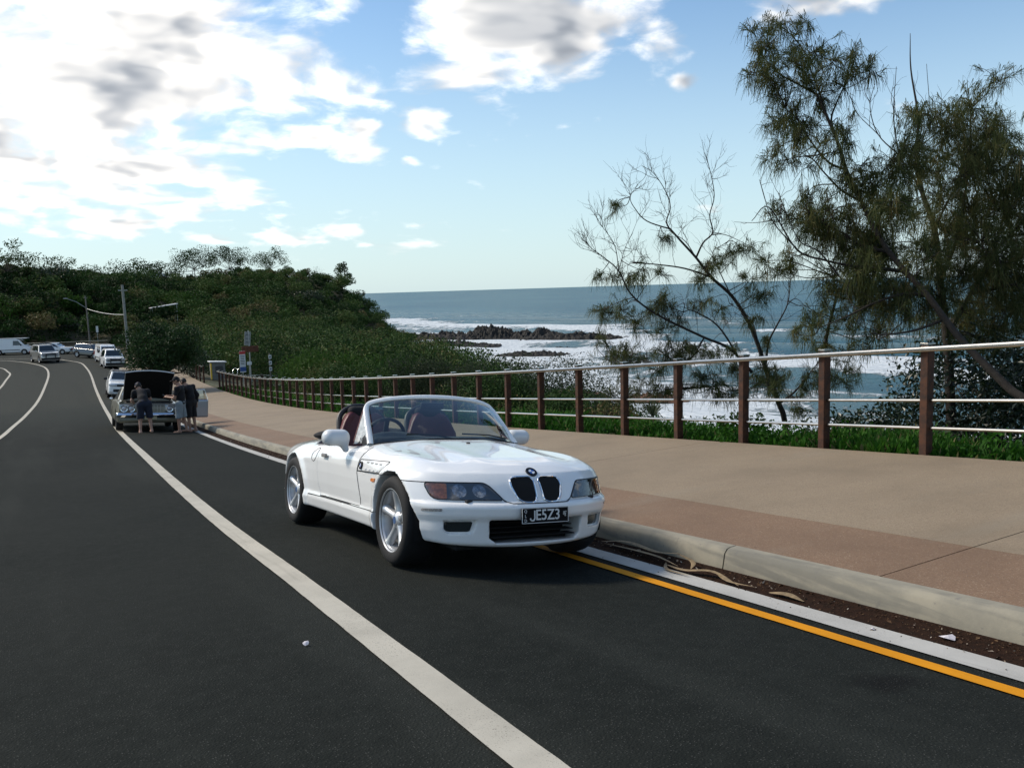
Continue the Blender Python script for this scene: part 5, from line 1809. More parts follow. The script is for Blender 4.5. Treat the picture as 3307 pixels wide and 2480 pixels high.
# ---- scrub covering the headland and the slope below it (nobody could count it)
def make_scrub():
    g = np.random.default_rng(11)
    pts = []
    def spots(N, x0, x1, y0, y1):
        X, Y = g.uniform(x0, x1, N), g.uniform(y0, y1, N)
        Z = land(X, Y)
        # stay off the sea, the mown lookout and the road bend
        ok = (Z > -11.2) & ~((Y > 209) & (Z > 3.0) & (X > 21) & (X < 62)) & ~((Y < 130) & (X < 9)) & ~((X < -12) & (Y > 175))
        return X[ok], Y[ok], Z[ok]
    # low understorey, tinted dark as painted shade between the crowns
    X, Y, Z = spots(4400, -45, 76, 125, 236)
    P = np.stack([X, Y, np.zeros_like(X)], 1)
    rad = np.clip(1.0 + vnoise(P, .06, 3, 3) * .7 + g.normal(size=len(X)) * .2, .5, 1.5)
    tint = np.clip(.12 + g.normal(size=len(X)) * .10, 0, .6)
    C0, N0, T0 = clump_cloud(np.stack([X, Y, Z + rad * .4], 1), rad, np.full(len(X), 60), tint, g, .9)
    # crowns standing clear of it, each its own green
    X, Y, Z = spots(4000, -45, 74, 127, 226)
    sel = []
    for q in range(len(X)):
        r = 2.0 + 1.5 * g.random() ** 1.4 if Z[q] < 1.5 else 1.2 + .7 * g.random()
        if Z[q] < -8.5:
            r *= .6
        if Y[q] > 188 and 14 < X[q] < 36:
            r = min(r, .9)
        if all((X[q] - X[k]) ** 2 + (Y[q] - Y[k]) ** 2 > (.70 * (r + rk)) ** 2 for k, rk in sel):
            sel.append((q, r))
        if len(sel) > 800:
            break
    ix = np.array([k for k, _ in sel])
    rad = np.array([r for _, r in sel])
    P = np.stack([X[ix], Y[ix], np.zeros(len(ix))], 1)
    tint = np.clip(.46 + vnoise(P, .05, 7, 3) * .5 + g.normal(size=len(ix)) * .27, .02, 1)
    C1, N1, T1 = [], [], []
    for k, r, ti in zip(ix, rad, tint):
        # a crown is a few lobes
        c0 = np.array([X[k], Y[k], Z[k] + r * .85])
        nl = 5
        cc = [c0] + [c0 + np.array([math.cos(a) * r * .5, math.sin(a) * r * .5, g.uniform(-.25, .3) * r]) for a in g.random(nl) * 6.283]
        c, n_, t_ = clump_cloud(cc, [r * .75] + list(g.uniform(.42, .6, nl) * r), [46 * r ** 1.6] + [30 * r ** 1.6] * nl, np.clip(ti + g.normal(size=nl + 1) * .06, 0, 1), g, .85)
        C1.append(c)
        N1.append(n_)
        T1.append(t_)
    C, Nn, T = np.concatenate([C0] + C1), np.concatenate([N0] + N1), np.concatenate([T0] + T1)
    o = leaf_obj('headland_scrub', C, Nn, .33, M_SCRUB, None, .6, T, .07, g)
    tag(o, 'dense dark green scrub covering the headland slopes', 'scrub', kind='stuff')
    # lower scrub between the footpath and the beach
    N = 1000
    Y = g.uniform(54, 128, N)
    e = g.uniform(1.2, 34, N)
    X = xk(Y) + PATH_W + e
    Z = land(X, Y)
    ok = (Z > -10.8) & ~((Y < 66) & (e < 11)) & ~((Y > 112) & (X < 12))
    X, Y, Z, e = X[ok], Y[ok], Z[ok], e[ok]
    P = np.stack([X, Y, np.zeros_like(X)], 1)
    rad = np.where(g.random(len(X)) < .42, g.uniform(1.4, 2.7, len(X)), np.clip(.85 + vnoise(P, .1, 5, 3) * .8 + g.normal(size=len(X)) * .25, .4, 1.4)) * np.clip(.5 + e / 12, .5, 1.1)
    tint = np.clip(np.where(rad > 1.2, .48, .14) + vnoise(P, .07, 9, 3) * .4 + g.normal(size=len(X)) * .24, 0, .95)  # small clumps tinted darker, standing in for shade between the big ones
    per = np.clip(150 * rad ** 1.6, 40, 560)
    C, Nn, T = clump_cloud(np.stack([X, Y, Z + rad * np.where(rad > 1.3, .85, .45)], 1), rad, per, tint, g)
    o = leaf_obj('beachside_scrub', C, Nn, .24, M_SCRUB, None, .55, T, .14, g)
    tag(o, 'low mixed scrub between the footpath and the beach', 'scrub', kind='stuff')
    # scrub right behind the near fence, thinning to the drop
    N = 1300
    Y = g.uniform(9, 54, N)
    e = g.uniform(2.2, 20, N)
    X = xk(Y) + PATH_W + e
    Z = land(X, Y)
    w = g.random(N) < np.clip((Y - 8) / 16, 0, 1) * .75
    X, Y, Z, e = X[w], Y[w], Z[w], e[w]
    P = np.stack([X, Y, np.zeros_like(X)], 1)
    rad = np.clip(.62 + vnoise(P, .2, 6, 3) * .6 + g.normal(size=len(X)) * .18, .25, 1.2) * np.clip(.35 + e / 9, .4, 1.2)
    tint = np.clip(.4 + vnoise(P, .12, 19, 3) * .9 + g.normal(size=len(X)) * .15, 0, 1)
    C, Nn, T = clump_cloud(np.stack([X, Y, Z + rad * .5], 1), rad, np.clip(330 * rad ** 1.6, 60, 420), tint, g)
    o = leaf_obj('fence_scrub', C, Nn, .125, M_SCRUB, None, .45, T, .16, g)
    tag(o, 'rough low scrub growing behind the handrail fence', 'scrub', kind='stuff')


make_scrub()


# ---- verge grass behind the fence: bladed ground cover
def make_grass():
    g = np.random.default_rng(5)
    n = 110000
    s = -9 + 62 * g.random(n) ** 1.7
    e = np.abs(g.normal(size=n)) * 1.5 + .04
    ok = e < 4.6
    s, e = s[ok], e[ok]
    n = len(s)
    X = xk(s) + PATH_W + .02 + e + .05 * np.sin(s * 7) * np.sin(s * 2.3)
    P = np.stack([X, s, np.zeros(n)], 1)
    dens = vnoise(P, .9, 2, 3)
    ok = dens > -.18 - .2 * g.random(n)
    X, s, e, P, dens = X[ok], s[ok], e[ok], P[ok], dens[ok]
    n = len(s)
    Z = land(X, s)
    h = np.clip(.165 + dens * .26 + g.normal(size=n) * .05, .05, .45) * np.clip(.5 + e * .8, .5, 1.25)
    th = g.random(n) * 6.283
    lean = g.uniform(.15, .9, n)
    d = np.stack([np.cos(th) * lean * h, np.sin(th) * lean * h, h], 1)
    sd_ = np.stack([-np.sin(th), np.cos(th), 0 * th], 1) * (g.uniform(.008, .028, n) * (1 + .6 * (s > 20)))[:, None]
    B = np.stack([X, s, Z - .02], 1)
    V = np.stack([B - sd_ * .6, B + sd_ * .6, B + d * .6 + sd_, B + d, B + d * .6 - sd_], 1)
    V = V.reshape(-1, 3)
    i = np.arange(n)[:, None] * 5
    Q = np.concatenate([i + np.array([[0, 1, 2, 4]]), i + np.array([[4, 2, 3, 3]])])
    Q3 = Q[n:][:, :3]
    Qa = np.concatenate([np.concatenate([Q[:n][:, [0, 1, 2]], Q[:n][:, [0, 2, 3]]]), Q3])
    t = np.clip(.42 + dens * .5 + g.normal(size=n) * .16, 0, .9)
    t = np.where(g.random(n) < .07, 1.0, t)
    o = link('verge_grass', mesh_np('verge_grass', V, Qa, False, attr={'tint': np.tile(t, 3)}), None, M_GRASS)
    tag(o, 'green grass and creeper on the verge behind the fence', 'grass', kind='stuff')


make_grass()


def make_weeds():
    """broad-leaved creeper mixed into the verge"""
    g = np.random.default_rng(15)
    k = 1500
    s = -8 + 50 * g.random(k) ** 1.8
    e = g.uniform(.12, 3.6, k)
    x = xk(s) + PATH_W + e
    z = land(x, s)
    r = g.uniform(.10, .26, k)
    C, N, T = clump_cloud(np.stack([x, s, z + r * .7], 1), r, np.full(k, 38), np.clip(.42 + g.normal(size=k) * .2, 0, .9), g, .9, False)
    C[:, 2] = np.maximum(C[:, 2], land(C[:, 0], C[:, 1]) + .02)
    ok = C[:, 0] > xk(C[:, 1]) + PATH_W + .02
    o = leaf_obj('verge_weeds', C[ok], N[ok], .062, M_GRASS, None, .62, T[ok], .16, g)
    tag(o, 'broad leaved green weeds along the foot of the fence', 'weeds', kind='stuff')


make_weeds()


def branch_tubes(mb, limbs, n=7):
    for pts, r0, r1 in limbs:
        P = smoothpath(pts, 5) if len(pts) > 2 else np.array(pts, float)
        t = np.linspace(0, 1, len(P))
        mb.tube([tuple(p) for p in P], r0 + (r1 - r0) * t ** .8, n)


def twigs(limbs, g, count, length, r0, up=.5, depth=2, start=.25):
    """fine branching grown from limbs"""
    out = []
    for pts, ra, rb in limbs:
        P = smoothpath(pts, 6)
        m = max(1, int(count * len(pts) / 6))
        for k in range(m):
            i = int((start + (1 - start) * g.random()) * (len(P) - 2))
            T = P[i + 1] - P[i]
            T /= np.linalg.norm(T) + 1e-9
            d = T * .7 + g.normal(size=3) * .6 + np.array([0, 0, up])
            d /= np.linalg.norm(d)
            L = length * g.uniform(.5, 1.3)
            q = [P[i]]
            for _ in range(4):
                d = d + g.normal(size=3) * .25 + np.array([0, 0, up * .25])
                d /= np.linalg.norm(d)
                q.append(q[-1] + d * L / 4)
            out.append(([tuple(v) for v in q], r0, r0 * .35))
    if depth > 1:
        out += twigs(out, g, count * .55, length * .55, r0 * .6, up, depth - 1, .2)
    return out


# ---- she-oaks: drooping needle sprays on thin limbs
def she_oak(name, limbs, sprays, seed, label, bark, tw, need, width=.0072, tint=.45):
    g = np.random.default_rng(seed)
    base = Vector(limbs[0][0][0])
    root = empty(name, (0, 0, 0))
    tag(root, label, 'tree', 'she-oaks behind the fence')
    mb = MB()
    b0 = np.array(limbs[0][0][0])
    gz = float(land(np.array([b0[0]]), np.array([b0[1]]))[0]) - .15
    first = list(limbs[0][0])
    if gz < b0[2]:
        first = [(b0[0] + .10, b0[1] - .05, gz)] + first
    limbs = [(first, limbs[0][1] * .82, limbs[0][2] * .8)] + [(p_, a_ * .72, b_ * .8) for p_, a_, b_ in limbs[1:]]
    branch_tubes(mb, limbs[:1], 10)
    mb.build('trunk', bark, root, True, None)
    for L in limbs[1:]:
        m2 = MB()
        branch_tubes(m2, [L], 7)
        m2.build('limb', bark, root, True, None)
    # twigs
    allp = np.concatenate([smoothpath(l[0], 5)[2:] for l in limbs])
    tws = twigs(limbs[1:], g, tw[0], tw[1], tw[2], .45, 2)
    feeders = []
    V, Q, T = [], [], []
    nv = 0
    more = []
    for (x, y, z, rx, ry) in sprays:
        more.append((x + g.normal() * rx * .8, y + g.normal() * rx * 1.2, z + g.normal() * ry * .5, rx * .8, ry * .8))
    for (x, y, z, rx, ry) in list(sprays) + more:
        c = np.array([x, y, z])
        low = allp[allp[:, 2] < z + .25]
        k = np.argmin(((low - c) ** 2 * np.array([1, 1, .7])).sum(1))
        a = low[k]
        mid = (a + c) / 2 + g.normal(size=3) * .08 + np.array([0, 0, .06])
        feeders.append(([tuple(a), tuple(mid), tuple(c)], .010, .004))
        nsub = max(6, int(rx * ry * 430))
        for _ in range(nsub):
            o = g.normal(size=3) * np.array([rx, rx, ry]) * .52
            s0 = c + o
            dirn = o / (np.linalg.norm(o) + 1e-6) + g.normal(size=3) * .5 + np.array([0, 0, .3])
            dirn /= np.linalg.norm(dirn)
            if g.random() < .5:
                feeders.append(([tuple(c + o * .1), tuple(c + o * .6 + np.array([0, 0, .03])), tuple(s0)], .005, .0025))
            k = int(need * g.uniform(.6, 1.4))
            L = g.uniform(.16, .34, k)
            st = s0 - dirn * g.uniform(0, .12, k)[:, None]
            d = dirn + g.normal(size=(k, 3)) * .38
            d /= np.linalg.norm(d, axis=1)[:, None]
            p1 = st + d * (L * .45)[:, None]
            d2 = d * .35 + np.array([0, 0, -.95]) + g.normal(size=(k, 3)) * .22
            d2 /= np.linalg.norm(d2, axis=1)[:, None]
            p2 = p1 + d2 * (L * .65)[:, None]
            sd_ = g.normal(size=(k, 3))
            sd_ -= (sd_ * d).sum(1)[:, None] * d
            sd_ /= np.linalg.norm(sd_, axis=1)[:, None]
            sd_ *= width / 2
            vv = np.stack([st - sd_ * .7, st + sd_ * .7, p1 - sd_, p1 + sd_, p2 - sd_ * .5, p2 + sd_ * .5], 1).reshape(-1, 3)
            i = nv + np.arange(k)[:, None] * 6
            V.append(vv)
            Q.append(np.concatenate([i + np.array([[0, 1, 3, 2]]), i + np.array([[2, 3, 5, 4]])]))
            tt = np.clip(tint + g.normal() * .16 + g.normal(size=k) * .12, 0, 1)
            T.append(np.tile(tt, 2))
            nv += 6 * k
    m3 = MB()
    branch_tubes(m3, tws + feeders, 4)
    o = m3.build('twigs', bark, root, True, None)
    o['kind'] = 'stuff'
    o = link('needles', mesh_np('needles', np.concatenate(V), np.concatenate(Q), False, attr={'tint': np.concatenate(T)}), root, M_NEEDLE)
    o['kind'] = 'stuff'
    return root


_ga = np.random.default_rng(77)
_low = [p for l in OAK_A for p in smoothpath(l[0], 4) if p[2] < .25]
OAK_AF = OAK_AF + [(p[0] + _ga.normal() * .35, p[1] + _ga.normal() * .35, p[2] + _ga.normal() * .2, _ga.uniform(.12, .24), _ga.uniform(.12, .22)) for p in (_low[k] for k in _ga.integers(0, len(_low), 34))]
OAK_A = [(p_, a_ * .78, b_ * .7) for p_, a_, b_ in OAK_A]
she_oak('she_oak', OAK_A, OAK_AF, 21, 'half bare spreading she-oak with dead twigs over the surf', M_BARKD, (13, .55, .0055), 13, tint=.45)
she_oak('she_oak', OAK_B, OAK_BF, 22, 'tall she-oak leaning left with feathery top against the sky', M_BARKD, (5, .6, .0065), 13, tint=.5)
she_oak('she_oak', OAK_C, OAK_CF, 23, 'dense upright she-oak at the right edge with bare tip stems', M_BARKD, (5, .6, .0065), 12, tint=.55)


# ---- rounded shrubs one can tell apart
def shrub(name, x, y, w, h, m, label, seed, leaf=.10, n=2600, tint=.5, stems=5, cat='shrub', group=None, zoff=0.0):
    if y > 12:
        w, h, n = w * 1.2, h * 1.42, int(n * (3.4 if y < 56 else 1.8))
    g = np.random.default_rng(seed)
    z = float(land(np.array([x]), np.array([y]))[0]) + zoff
    root = empty(name, (x, y, z))
    tag(root, label, cat, group)
    k = 9 + int(w * 2)
    C, Rr, T = [], [], []
    for i in range(k):
        a = g.random() * 6.283
        r = (g.random() ** .6) * w * .36
        hz = h * (.35 + .42 * g.random()) * (1 - .35 * (r / (w * .5)) ** 2)
        C.append((r * math.cos(a), r * math.sin(a), hz))
        Rr.append(g.uniform(.20, .34) * min(w, h * 1.4))
        T.append(tint + g.normal() * .13)
    per = np.full(k, n / k)
    P, N, Tt = clump_cloud(C, Rr, per, T, g, .85, False)
    P[:, 2] = np.maximum(P[:, 2], .03 + .1 * g.random(len(P)))
    o = leaf_obj('foliage', P, N, leaf, m, root, .5, Tt, .15, g)
    o['kind'] = 'stuff'
    for i in range(stems):
        c = C[i % k]
        MB().tube(smoothpath([(g.normal() * .06, g.normal() * .06, -.15), (c[0] * .4, c[1] * .4, c[2] * .5), c], 3), [.035 * min(h, 2) / 1.5, .03 * min(h, 2) / 1.5, .026, .02, .016, .012, .01][:7], 6).build('stem', M_BARKD, root, True, None)
    return root


def crown_tree(name, x, y, h, w, m, label, seed, leaf, n, tint, bark=None, trunk=.12, cb=.42, cat='tree', group=None, lean=(0, 0), flat=.55, clusters=26, z=None, csize=.17):
    """trunk forking into limbs, leaf clusters at the limb ends"""
    g = np.random.default_rng(seed)
    z = (float(land(np.array([x]), np.array([y]))[0]) - .1) if z is None else z
    root = empty(name, (x, y, z))
    tag(root, label, cat, group)
    bark = bark or M_BARK
    top = np.array([lean[0], lean[1], h * cb])
    mb = MB()
    tp = smoothpath([(0, 0, -.2), (lean[0] * .2 + g.normal() * .05, lean[1] * .2, h * cb * .4), tuple(top)], 5)
    mb.tube([tuple(p) for p in tp], np.linspace(trunk, trunk * .62, len(tp)), 8)
    mb.build('trunk', bark, root, True, None)
    C, Rr, T = [], [], []
    limb = MB()
    nl = 6
    for i in range(clusters):
        a = 6.283 * (i * .618 + g.random() * .2)
        rr_ = math.sqrt((i + .5) / clusters) * w * .5 * g.uniform(.75, 1.05)
        hh = h * cb + (h - h * cb) * ((.10 + .85 * g.random()) * (1 - .55 * (rr_ / (w * .5)) ** 2) + .05)
        c = np.array([top[0] + rr_ * math.cos(a), top[1] + rr_ * math.sin(a), hh])
        C.append(c)
        Rr.append(w * csize * g.uniform(.7, 1.25))
        T.append(tint + g.normal() * .14)
        mid = top * .55 + c * .45 + np.array([0, 0, -.08 * h]) + g.normal(size=3) * .03 * h
        q = smoothpath([tuple(top * g.uniform(.75, 1.0)), tuple(mid), tuple(c)], 3)
        limb.tube([tuple(p) for p in q], np.linspace(trunk * .42, trunk * .10, len(q)), 5)
    limb.build('limbs', bark, root, True, None)
    P, N, Tt = clump_cloud(C, Rr, np.full(clusters, n / clusters), T, g, flat, False)
    o = leaf_obj('crown', P, N, leaf, m, root, .5, Tt, .15, g)
    o['kind'] = 'stuff'
    return root


# ridge trees on the lookout
TG = 'trees along the headland ridge'
crown_tree('ridge_tree', 37.5, 224, 7.6, 11.5, M_SCRUB, 'leftmost of three round trees standing open on the ridge', 31, .34, 3600, .30, cb=.30, flat=.85, group=TG, clusters=22)
crown_tree('ridge_tree', 45.5, 221, 7.4, 10.5, M_SCRUB, 'middle of three round trees standing open on the ridge', 32, .34, 3600, .28, cb=.30, flat=.85, group=TG, clusters=22)
crown_tree('ridge_tree', 54.0, 218, 7.2, 9.6, M_SCRUB, 'rightmost of three open trees on the ridge with slanting limbs', 33, .32, 2600, .30, cb=.33, flat=.85, group=TG, clusters=22, lean=(.8, 0))
crown_tree('ridge_tree', 67.0, 198, 7.4, 4.6, M_SCRUB, 'slim upright tree on the seaward edge of the headland', 34, .34, 1300, .22, cb=.30, group=TG, clusters=16, flat=.9)
crown_tree('ridge_tree', 69.0, 190, 4.0, 3.0, M_SCRUB, 'small tree below the slim one on the headland edge', 35, .28, 500, .25, cb=.30, group=TG, clusters=12, flat=.9)
crown_tree('bare_tree', 62.5, 203, 4.5, 4.0, M_GREY, 'nearly bare pale tree beside the slim tree on the headland', 36, .16, 90, .4, bark=M_BARKP, cb=.3, group=TG, clusters=16, trunk=.08)
crown_tree('ridge_tree', 20.5, 192, 7.0, 12, M_SCRUB, 'broad dark tree clump left of the parked cars on the ridge', 37, .40, 1700, .22, cb=.30, group=TG, clusters=24)
crown_tree('ridge_tree', 27.5, 206, 5.0, 8.5, M_SCRUB, 'dark spreading tree right of the parked cars on the ridge', 38, .38, 1200, .24, cb=.32, group=TG, clusters=18)
crown_tree('hill_tree', -3.2, 150, 6.6, 8.0, M_SCRUB, 'tall green tree at the far left of the hilltop', 39, .30, 1900, .45, cb=.32, group=TG, clusters=24)
crown_tree('hill_tree', 3.0, 152, 5.8, 7.0, M_SCRUB, 'second tree from the left on the hilltop with open crown', 40, .30, 1200, .34, cb=.36, group=TG, clusters=20)
crown_tree('hill_tree', 8.5, 157, 4.6, 7.5, M_SCRUB, 'wide flat tree at the right end of the left hilltop', 41, .30, 900, .30, cb=.40, group=TG, clusters=16)
crown_tree('hill_tree', -9.5, 150, 6.0, 8.0, M_SCRUB, 'leafy hilltop tree cut off by the left edge', 42, .30, 1500, .48, cb=.34, group=TG, clusters=22)
crown_tree('slope_tree', 66.5, 178, 3.6, 4.5, M_SCRUB, 'ragged low tree on the sea slope of the headland', 43, .26, 700, .30, cb=.2, group=TG, clusters=16)
crown_tree('slope_tree', 56, 150, 3.4, 4.0, M_GREY, 'thin pale stemmed tree at the foot of the headland', 44, .22, 420, .28, bark=M_BARKP, cb=.35, group=TG, clusters=14)
# the street tree on the footpath
crown_tree('street_tree', 5.25, 54.0, 4.75, 4.7, M_STREET, 'dense dark round street tree beside the parked white SUV', 51, .16, 17000, .48, bark=M_BARKD, trunk=.17, cb=.34, clusters=44, flat=.9, z=float(zpath(5.35, 54.0)) - .05, csize=.2)

SG = 'shrubs behind the fence'
shrub('shrub', 13.2, 47, 4.2, 2.2, M_GREEN, 'bright green rounded shrub behind the far end of the fence', 61, .14, 3200, .45, group=SG)
shrub('shrub', 17.0, 46, 4.5, 2.3, M_GREEN, 'olive green rounded shrub right of the bright green one', 62, .14, 3000, .25, group=SG)
shrub('shrub', 14.0, 33, 4.0, 2.1, M_GREY, 'grey green shrub above the middle of the fence', 63, .11, 2800, .30, group=SG)
shrub('shrub', 17.0, 31, 4.4, 2.3, M_GREY, 'tall grey shrub with pale flower heads behind the fence', 64, .11, 3000, .40, group=SG)
shrub('shrub', 18.8, 27.5, 4.0, 2.2, M_GREY, 'silvery shrub at the seaward end of the shrub row', 65, .10, 2800, .48, group=SG)
shrub('shrub', 12.6, 22.5, 3.2, 1.7, M_SCRUB, 'dark low shrub directly behind the fence above the windscreen', 66, .10, 2600, .25, group=SG)
shrub('shrub', 13.8, 17.5, 3.0, 1.6, M_GREY, 'speckled grey shrub behind the fence near the water gap', 67, .09, 2600, .38, group=SG)
shrub('shrub', 10.4, 14.5, 2.2, 1.1, M_SCRUB, 'small dark shrub low behind the fence posts', 68, .08, 2000, .30, group=SG)
shrub('shrub', 9.6, 30, 3.0, 1.5, M_SCRUB, 'olive shrub close behind the fence left of the windscreen', 69, .10, 2400, .45, group=SG)
shrub('shrub', 11.4, 39, 3.4, 1.7, M_SCRUB, 'brownish shrub behind the fence below the bright green one', 70, .11, 2400, .70, group=SG)
shrub('shrub', 10.2, 1.9, 4.2, 2.7, M_DARKL, 'dark broad leaved bush under the she-oak at the right', 71, .085, 12000, .35, group=SG)
shrub('shrub', 9.2, -.3, 3.6, 2.4, M_DARKL, 'dark broad leaved bush at the right edge behind the fence', 72, .085, 10000, .30, group=SG)
shrub('shrub', 11.8, 3.6, 2.4, 1.7, M_DARKL, 'smaller dark bush left of the broad leaved bush', 73, .08, 5200, .35, group=SG)
shrub('shrub', 9.0, 3.4, 2.4, 1.35, M_DARKL, 'low dark bush between the two she-oak trunks', 78, .08, 4200, .45, group=SG)
shrub('shrub', 8.6, 6.2, 1.5, .75, M_GREEN, 'low green plant at the foot of the bare she-oak', 74, .09, 900, .45, group=SG)
shrub('shrub', 8.0, 9.4, 1.4, .6, M_SCRUB, 'low reddish ground plant behind the fourth fence post', 75, .08, 800, .95, group=SG)
shrub('shrub', 12.6, 57.5, 3.6, 2.6, M_SCRUB, 'dark scrub bush behind the beach signs', 76, .14, 2400, .25, group=SG)
shrub('shrub', 9.0, 66, 3.0, 1.9, M_DARKL, 'dark bush left of the beach shelter', 77, .14, 2000, .5, group=SG)


# crowns one can pick out on the hillside
HG = 'big bushes on the hillside'
for _k, (_x, _y, _bw, _bh, _m, _t, _l) in enumerate([
        (-6.5, 134, 6.0, 3.0, M_GREEN, .35, 'bright green bush low on the hill at the left edge'),
        (-.5, 137, 5.5, 2.8, M_SCRUB, .62, 'olive bush behind the oncoming four wheel drive'),
        (5.5, 139, 4.5, 2.4, M_GREEN, .30, 'green bush behind the slim power pole'),
        (10.5, 133, 4.0, 2.2, M_SCRUB, .85, 'brownish bush between the two power poles'),
        (3.5, 149, 5.0, 3.0, M_DARKL, .75, 'dark rounded bush high on the left hill'),
        (14.0, 146, 5.0, 2.6, M_SCRUB, .78, 'tawny bush right of the thick power pole'),
        (22.0, 150, 6.0, 2.8, M_GREEN, .22, 'wide green bush in the middle of the headland slope'),
        (19.0, 170, 6.5, 3.0, M_SCRUB, .55, 'pale green bush high in the middle of the slope'),
        (31.0, 172, 6.5, 3.0, M_GREEN, .18, 'deep green bush below the ridge trees'),
        (42.0, 176, 6.5, 3.0, M_SCRUB, .50, 'mid green bush below the rightmost ridge tree'),
        (53.0, 181, 6.0, 2.8, M_DARKL, .80, 'dark bush on the shoulder of the headland'),
        (37.0, 152, 5.5, 2.5, M_SCRUB, .68, 'olive bush near the foot of the headland'),
        (47.0, 158, 5.0, 2.3, M_GREY, .20, 'grey green bush near the foot of the headland'),
        (24.0, 122, 4.5, 2.4, M_GREEN, .40, 'fresh green bush above the street tree'),
        (30.0, 100, 4.5, 2.3, M_GREEN, .25, 'green bush in the scrub behind the signs'),
        (23.0, 84, 4.0, 2.0, M_SCRUB, .80, 'reddish olive bush right behind the sign posts'),
        (34.0, 82, 4.5, 2.2, M_GREY, .28, 'grey bush in the scrub left of the surf'),
        (26.0, 64, 4.0, 2.0, M_GREEN, .35, 'green bush left of the silvery shrubs'),
        (31.0, 66, 4.0, 2.2, M_GREY, .35, 'pale bush at the seaward end of the low scrub')]):
    shrub('hillside_bush', _x, _y, _bw, _bh, _m, _l, 200 + _k, .34 if _y > 120 else .22, 1500, _t, 3, 'bush', HG)


def pandanus(x, y, h, seed, label):
    g = np.random.default_rng(seed)
    z = float(land(np.array([x]), np.array([y]))[0])
    root = empty('pandanus', (x, y, z))
    tag(root, label, 'plant')
    MB().tube([(0, 0, -.2), (.05, 0, h * .5), (.0, .05, h)], [.07, .06, .05], 7).build('trunk', M_BARK, root, True, None)
    for i in range(26):
        a = 6.283 * i / 26 + g.normal() * .1
        L = h * g.uniform(.45, .75)
        el_ = g.uniform(.2, 1.2)
        d = np.array([math.cos(a) * math.cos(el_), math.sin(a) * math.cos(el_), math.sin(el_)])
        p0 = np.array([0, .05, h])
        p1, p2 = p0 + d * L * .6, p0 + d * L * .95 + np.array([0, 0, -.25 * L])
        s = np.array([-math.sin(a), math.cos(a), 0]) * .035
        me = mesh_np('leaf', np.array([p0 - s * .6, p0 + s * .6, p1 - s, p1 + s, p2 - s * .1, p2 + s * .1]), np.array([(0, 1, 3, 2), (2, 3, 5, 4)]), False, attr={'tint': [.6 + g.normal() * .2] * 2})
        link('leaf', me, root, M_GREY)


pandanus(15.6, 17.2, 1.5, 3, 'spiky pandanus standing behind the fence at the water gap')
pandanus(7.0, .9, .30, 4, 'small pale green spiky seedling in the verge grass by the nearest fence post')

# ------------------------------------------------------------------ other vehicles
M_SILVER = mat('silver_car_paint', (.42, .42, .40), .3, metal=.6, coat=1.0)
M_WHITEC = mat('plain_white_paint', (.72, .73, .72), .35, coat=.8)
M_DARKC = mat('graphite_car_paint', (.035, .036, .038), .3, metal=.4, coat=1.0)
M_DGLASS = mat('dark_car_glass', (.012, .016, .018), .05, coat=1.0)
M_HEADL = mat('headlamp_glass', (.55, .57, .60), .12, coat=1.0, metal=.3)
M_TAIL = mat('tail_lamp_red', (.35, .02, .02), .2, coat=.8)
_w2 = {}


def simple_wheel(par, x, y, r, w=.21):
    wh = empty('wheel')
    wh.parent = par
    s = 1 if x > 0 else -1
    wh.matrix_local = Matrix.Translation((x, y, r)) @ (Matrix.Rotation(math.pi, 4, 'Z') if s < 0 else Matrix.Identity(4))
    key = (round(r, 3), w)
    if key not in _w2:
        a = MB().lathe([(r * .62, .0), (r * .66, .012), (r * .85, .016), (r * .96, -.005), (r, -.04), (r, -w + .04), (r * .95, -w), (r * .62, -w)], 28, 'x').build('tyre', M_RUB, wh, True, R(50))
        b = MB().lathe([(r * .64, .004), (r * .60, -.02), (r * .57, -.06), (0, -.065)], 24, 'x')
        b = b.build('rim', M_ALLOY, wh, True, R(40))
        sp = MB()
        for k in range(5):
            t = 2 * math.pi * k / 5
            sp.box((-.03, r * .32 * math.cos(t), r * .32 * math.sin(t)), (.03, r * .60, r * .15), rot=Matrix.Rotation(t, 3, 'X'))
        c = sp.build('spokes', M_ALLOY, wh)
        _w2[key] = [('tyre', a.data), ('rim', b.data), ('spokes', c.data)]
    else:
        for nm, me in _w2[key]:
            link(nm, me, wh)


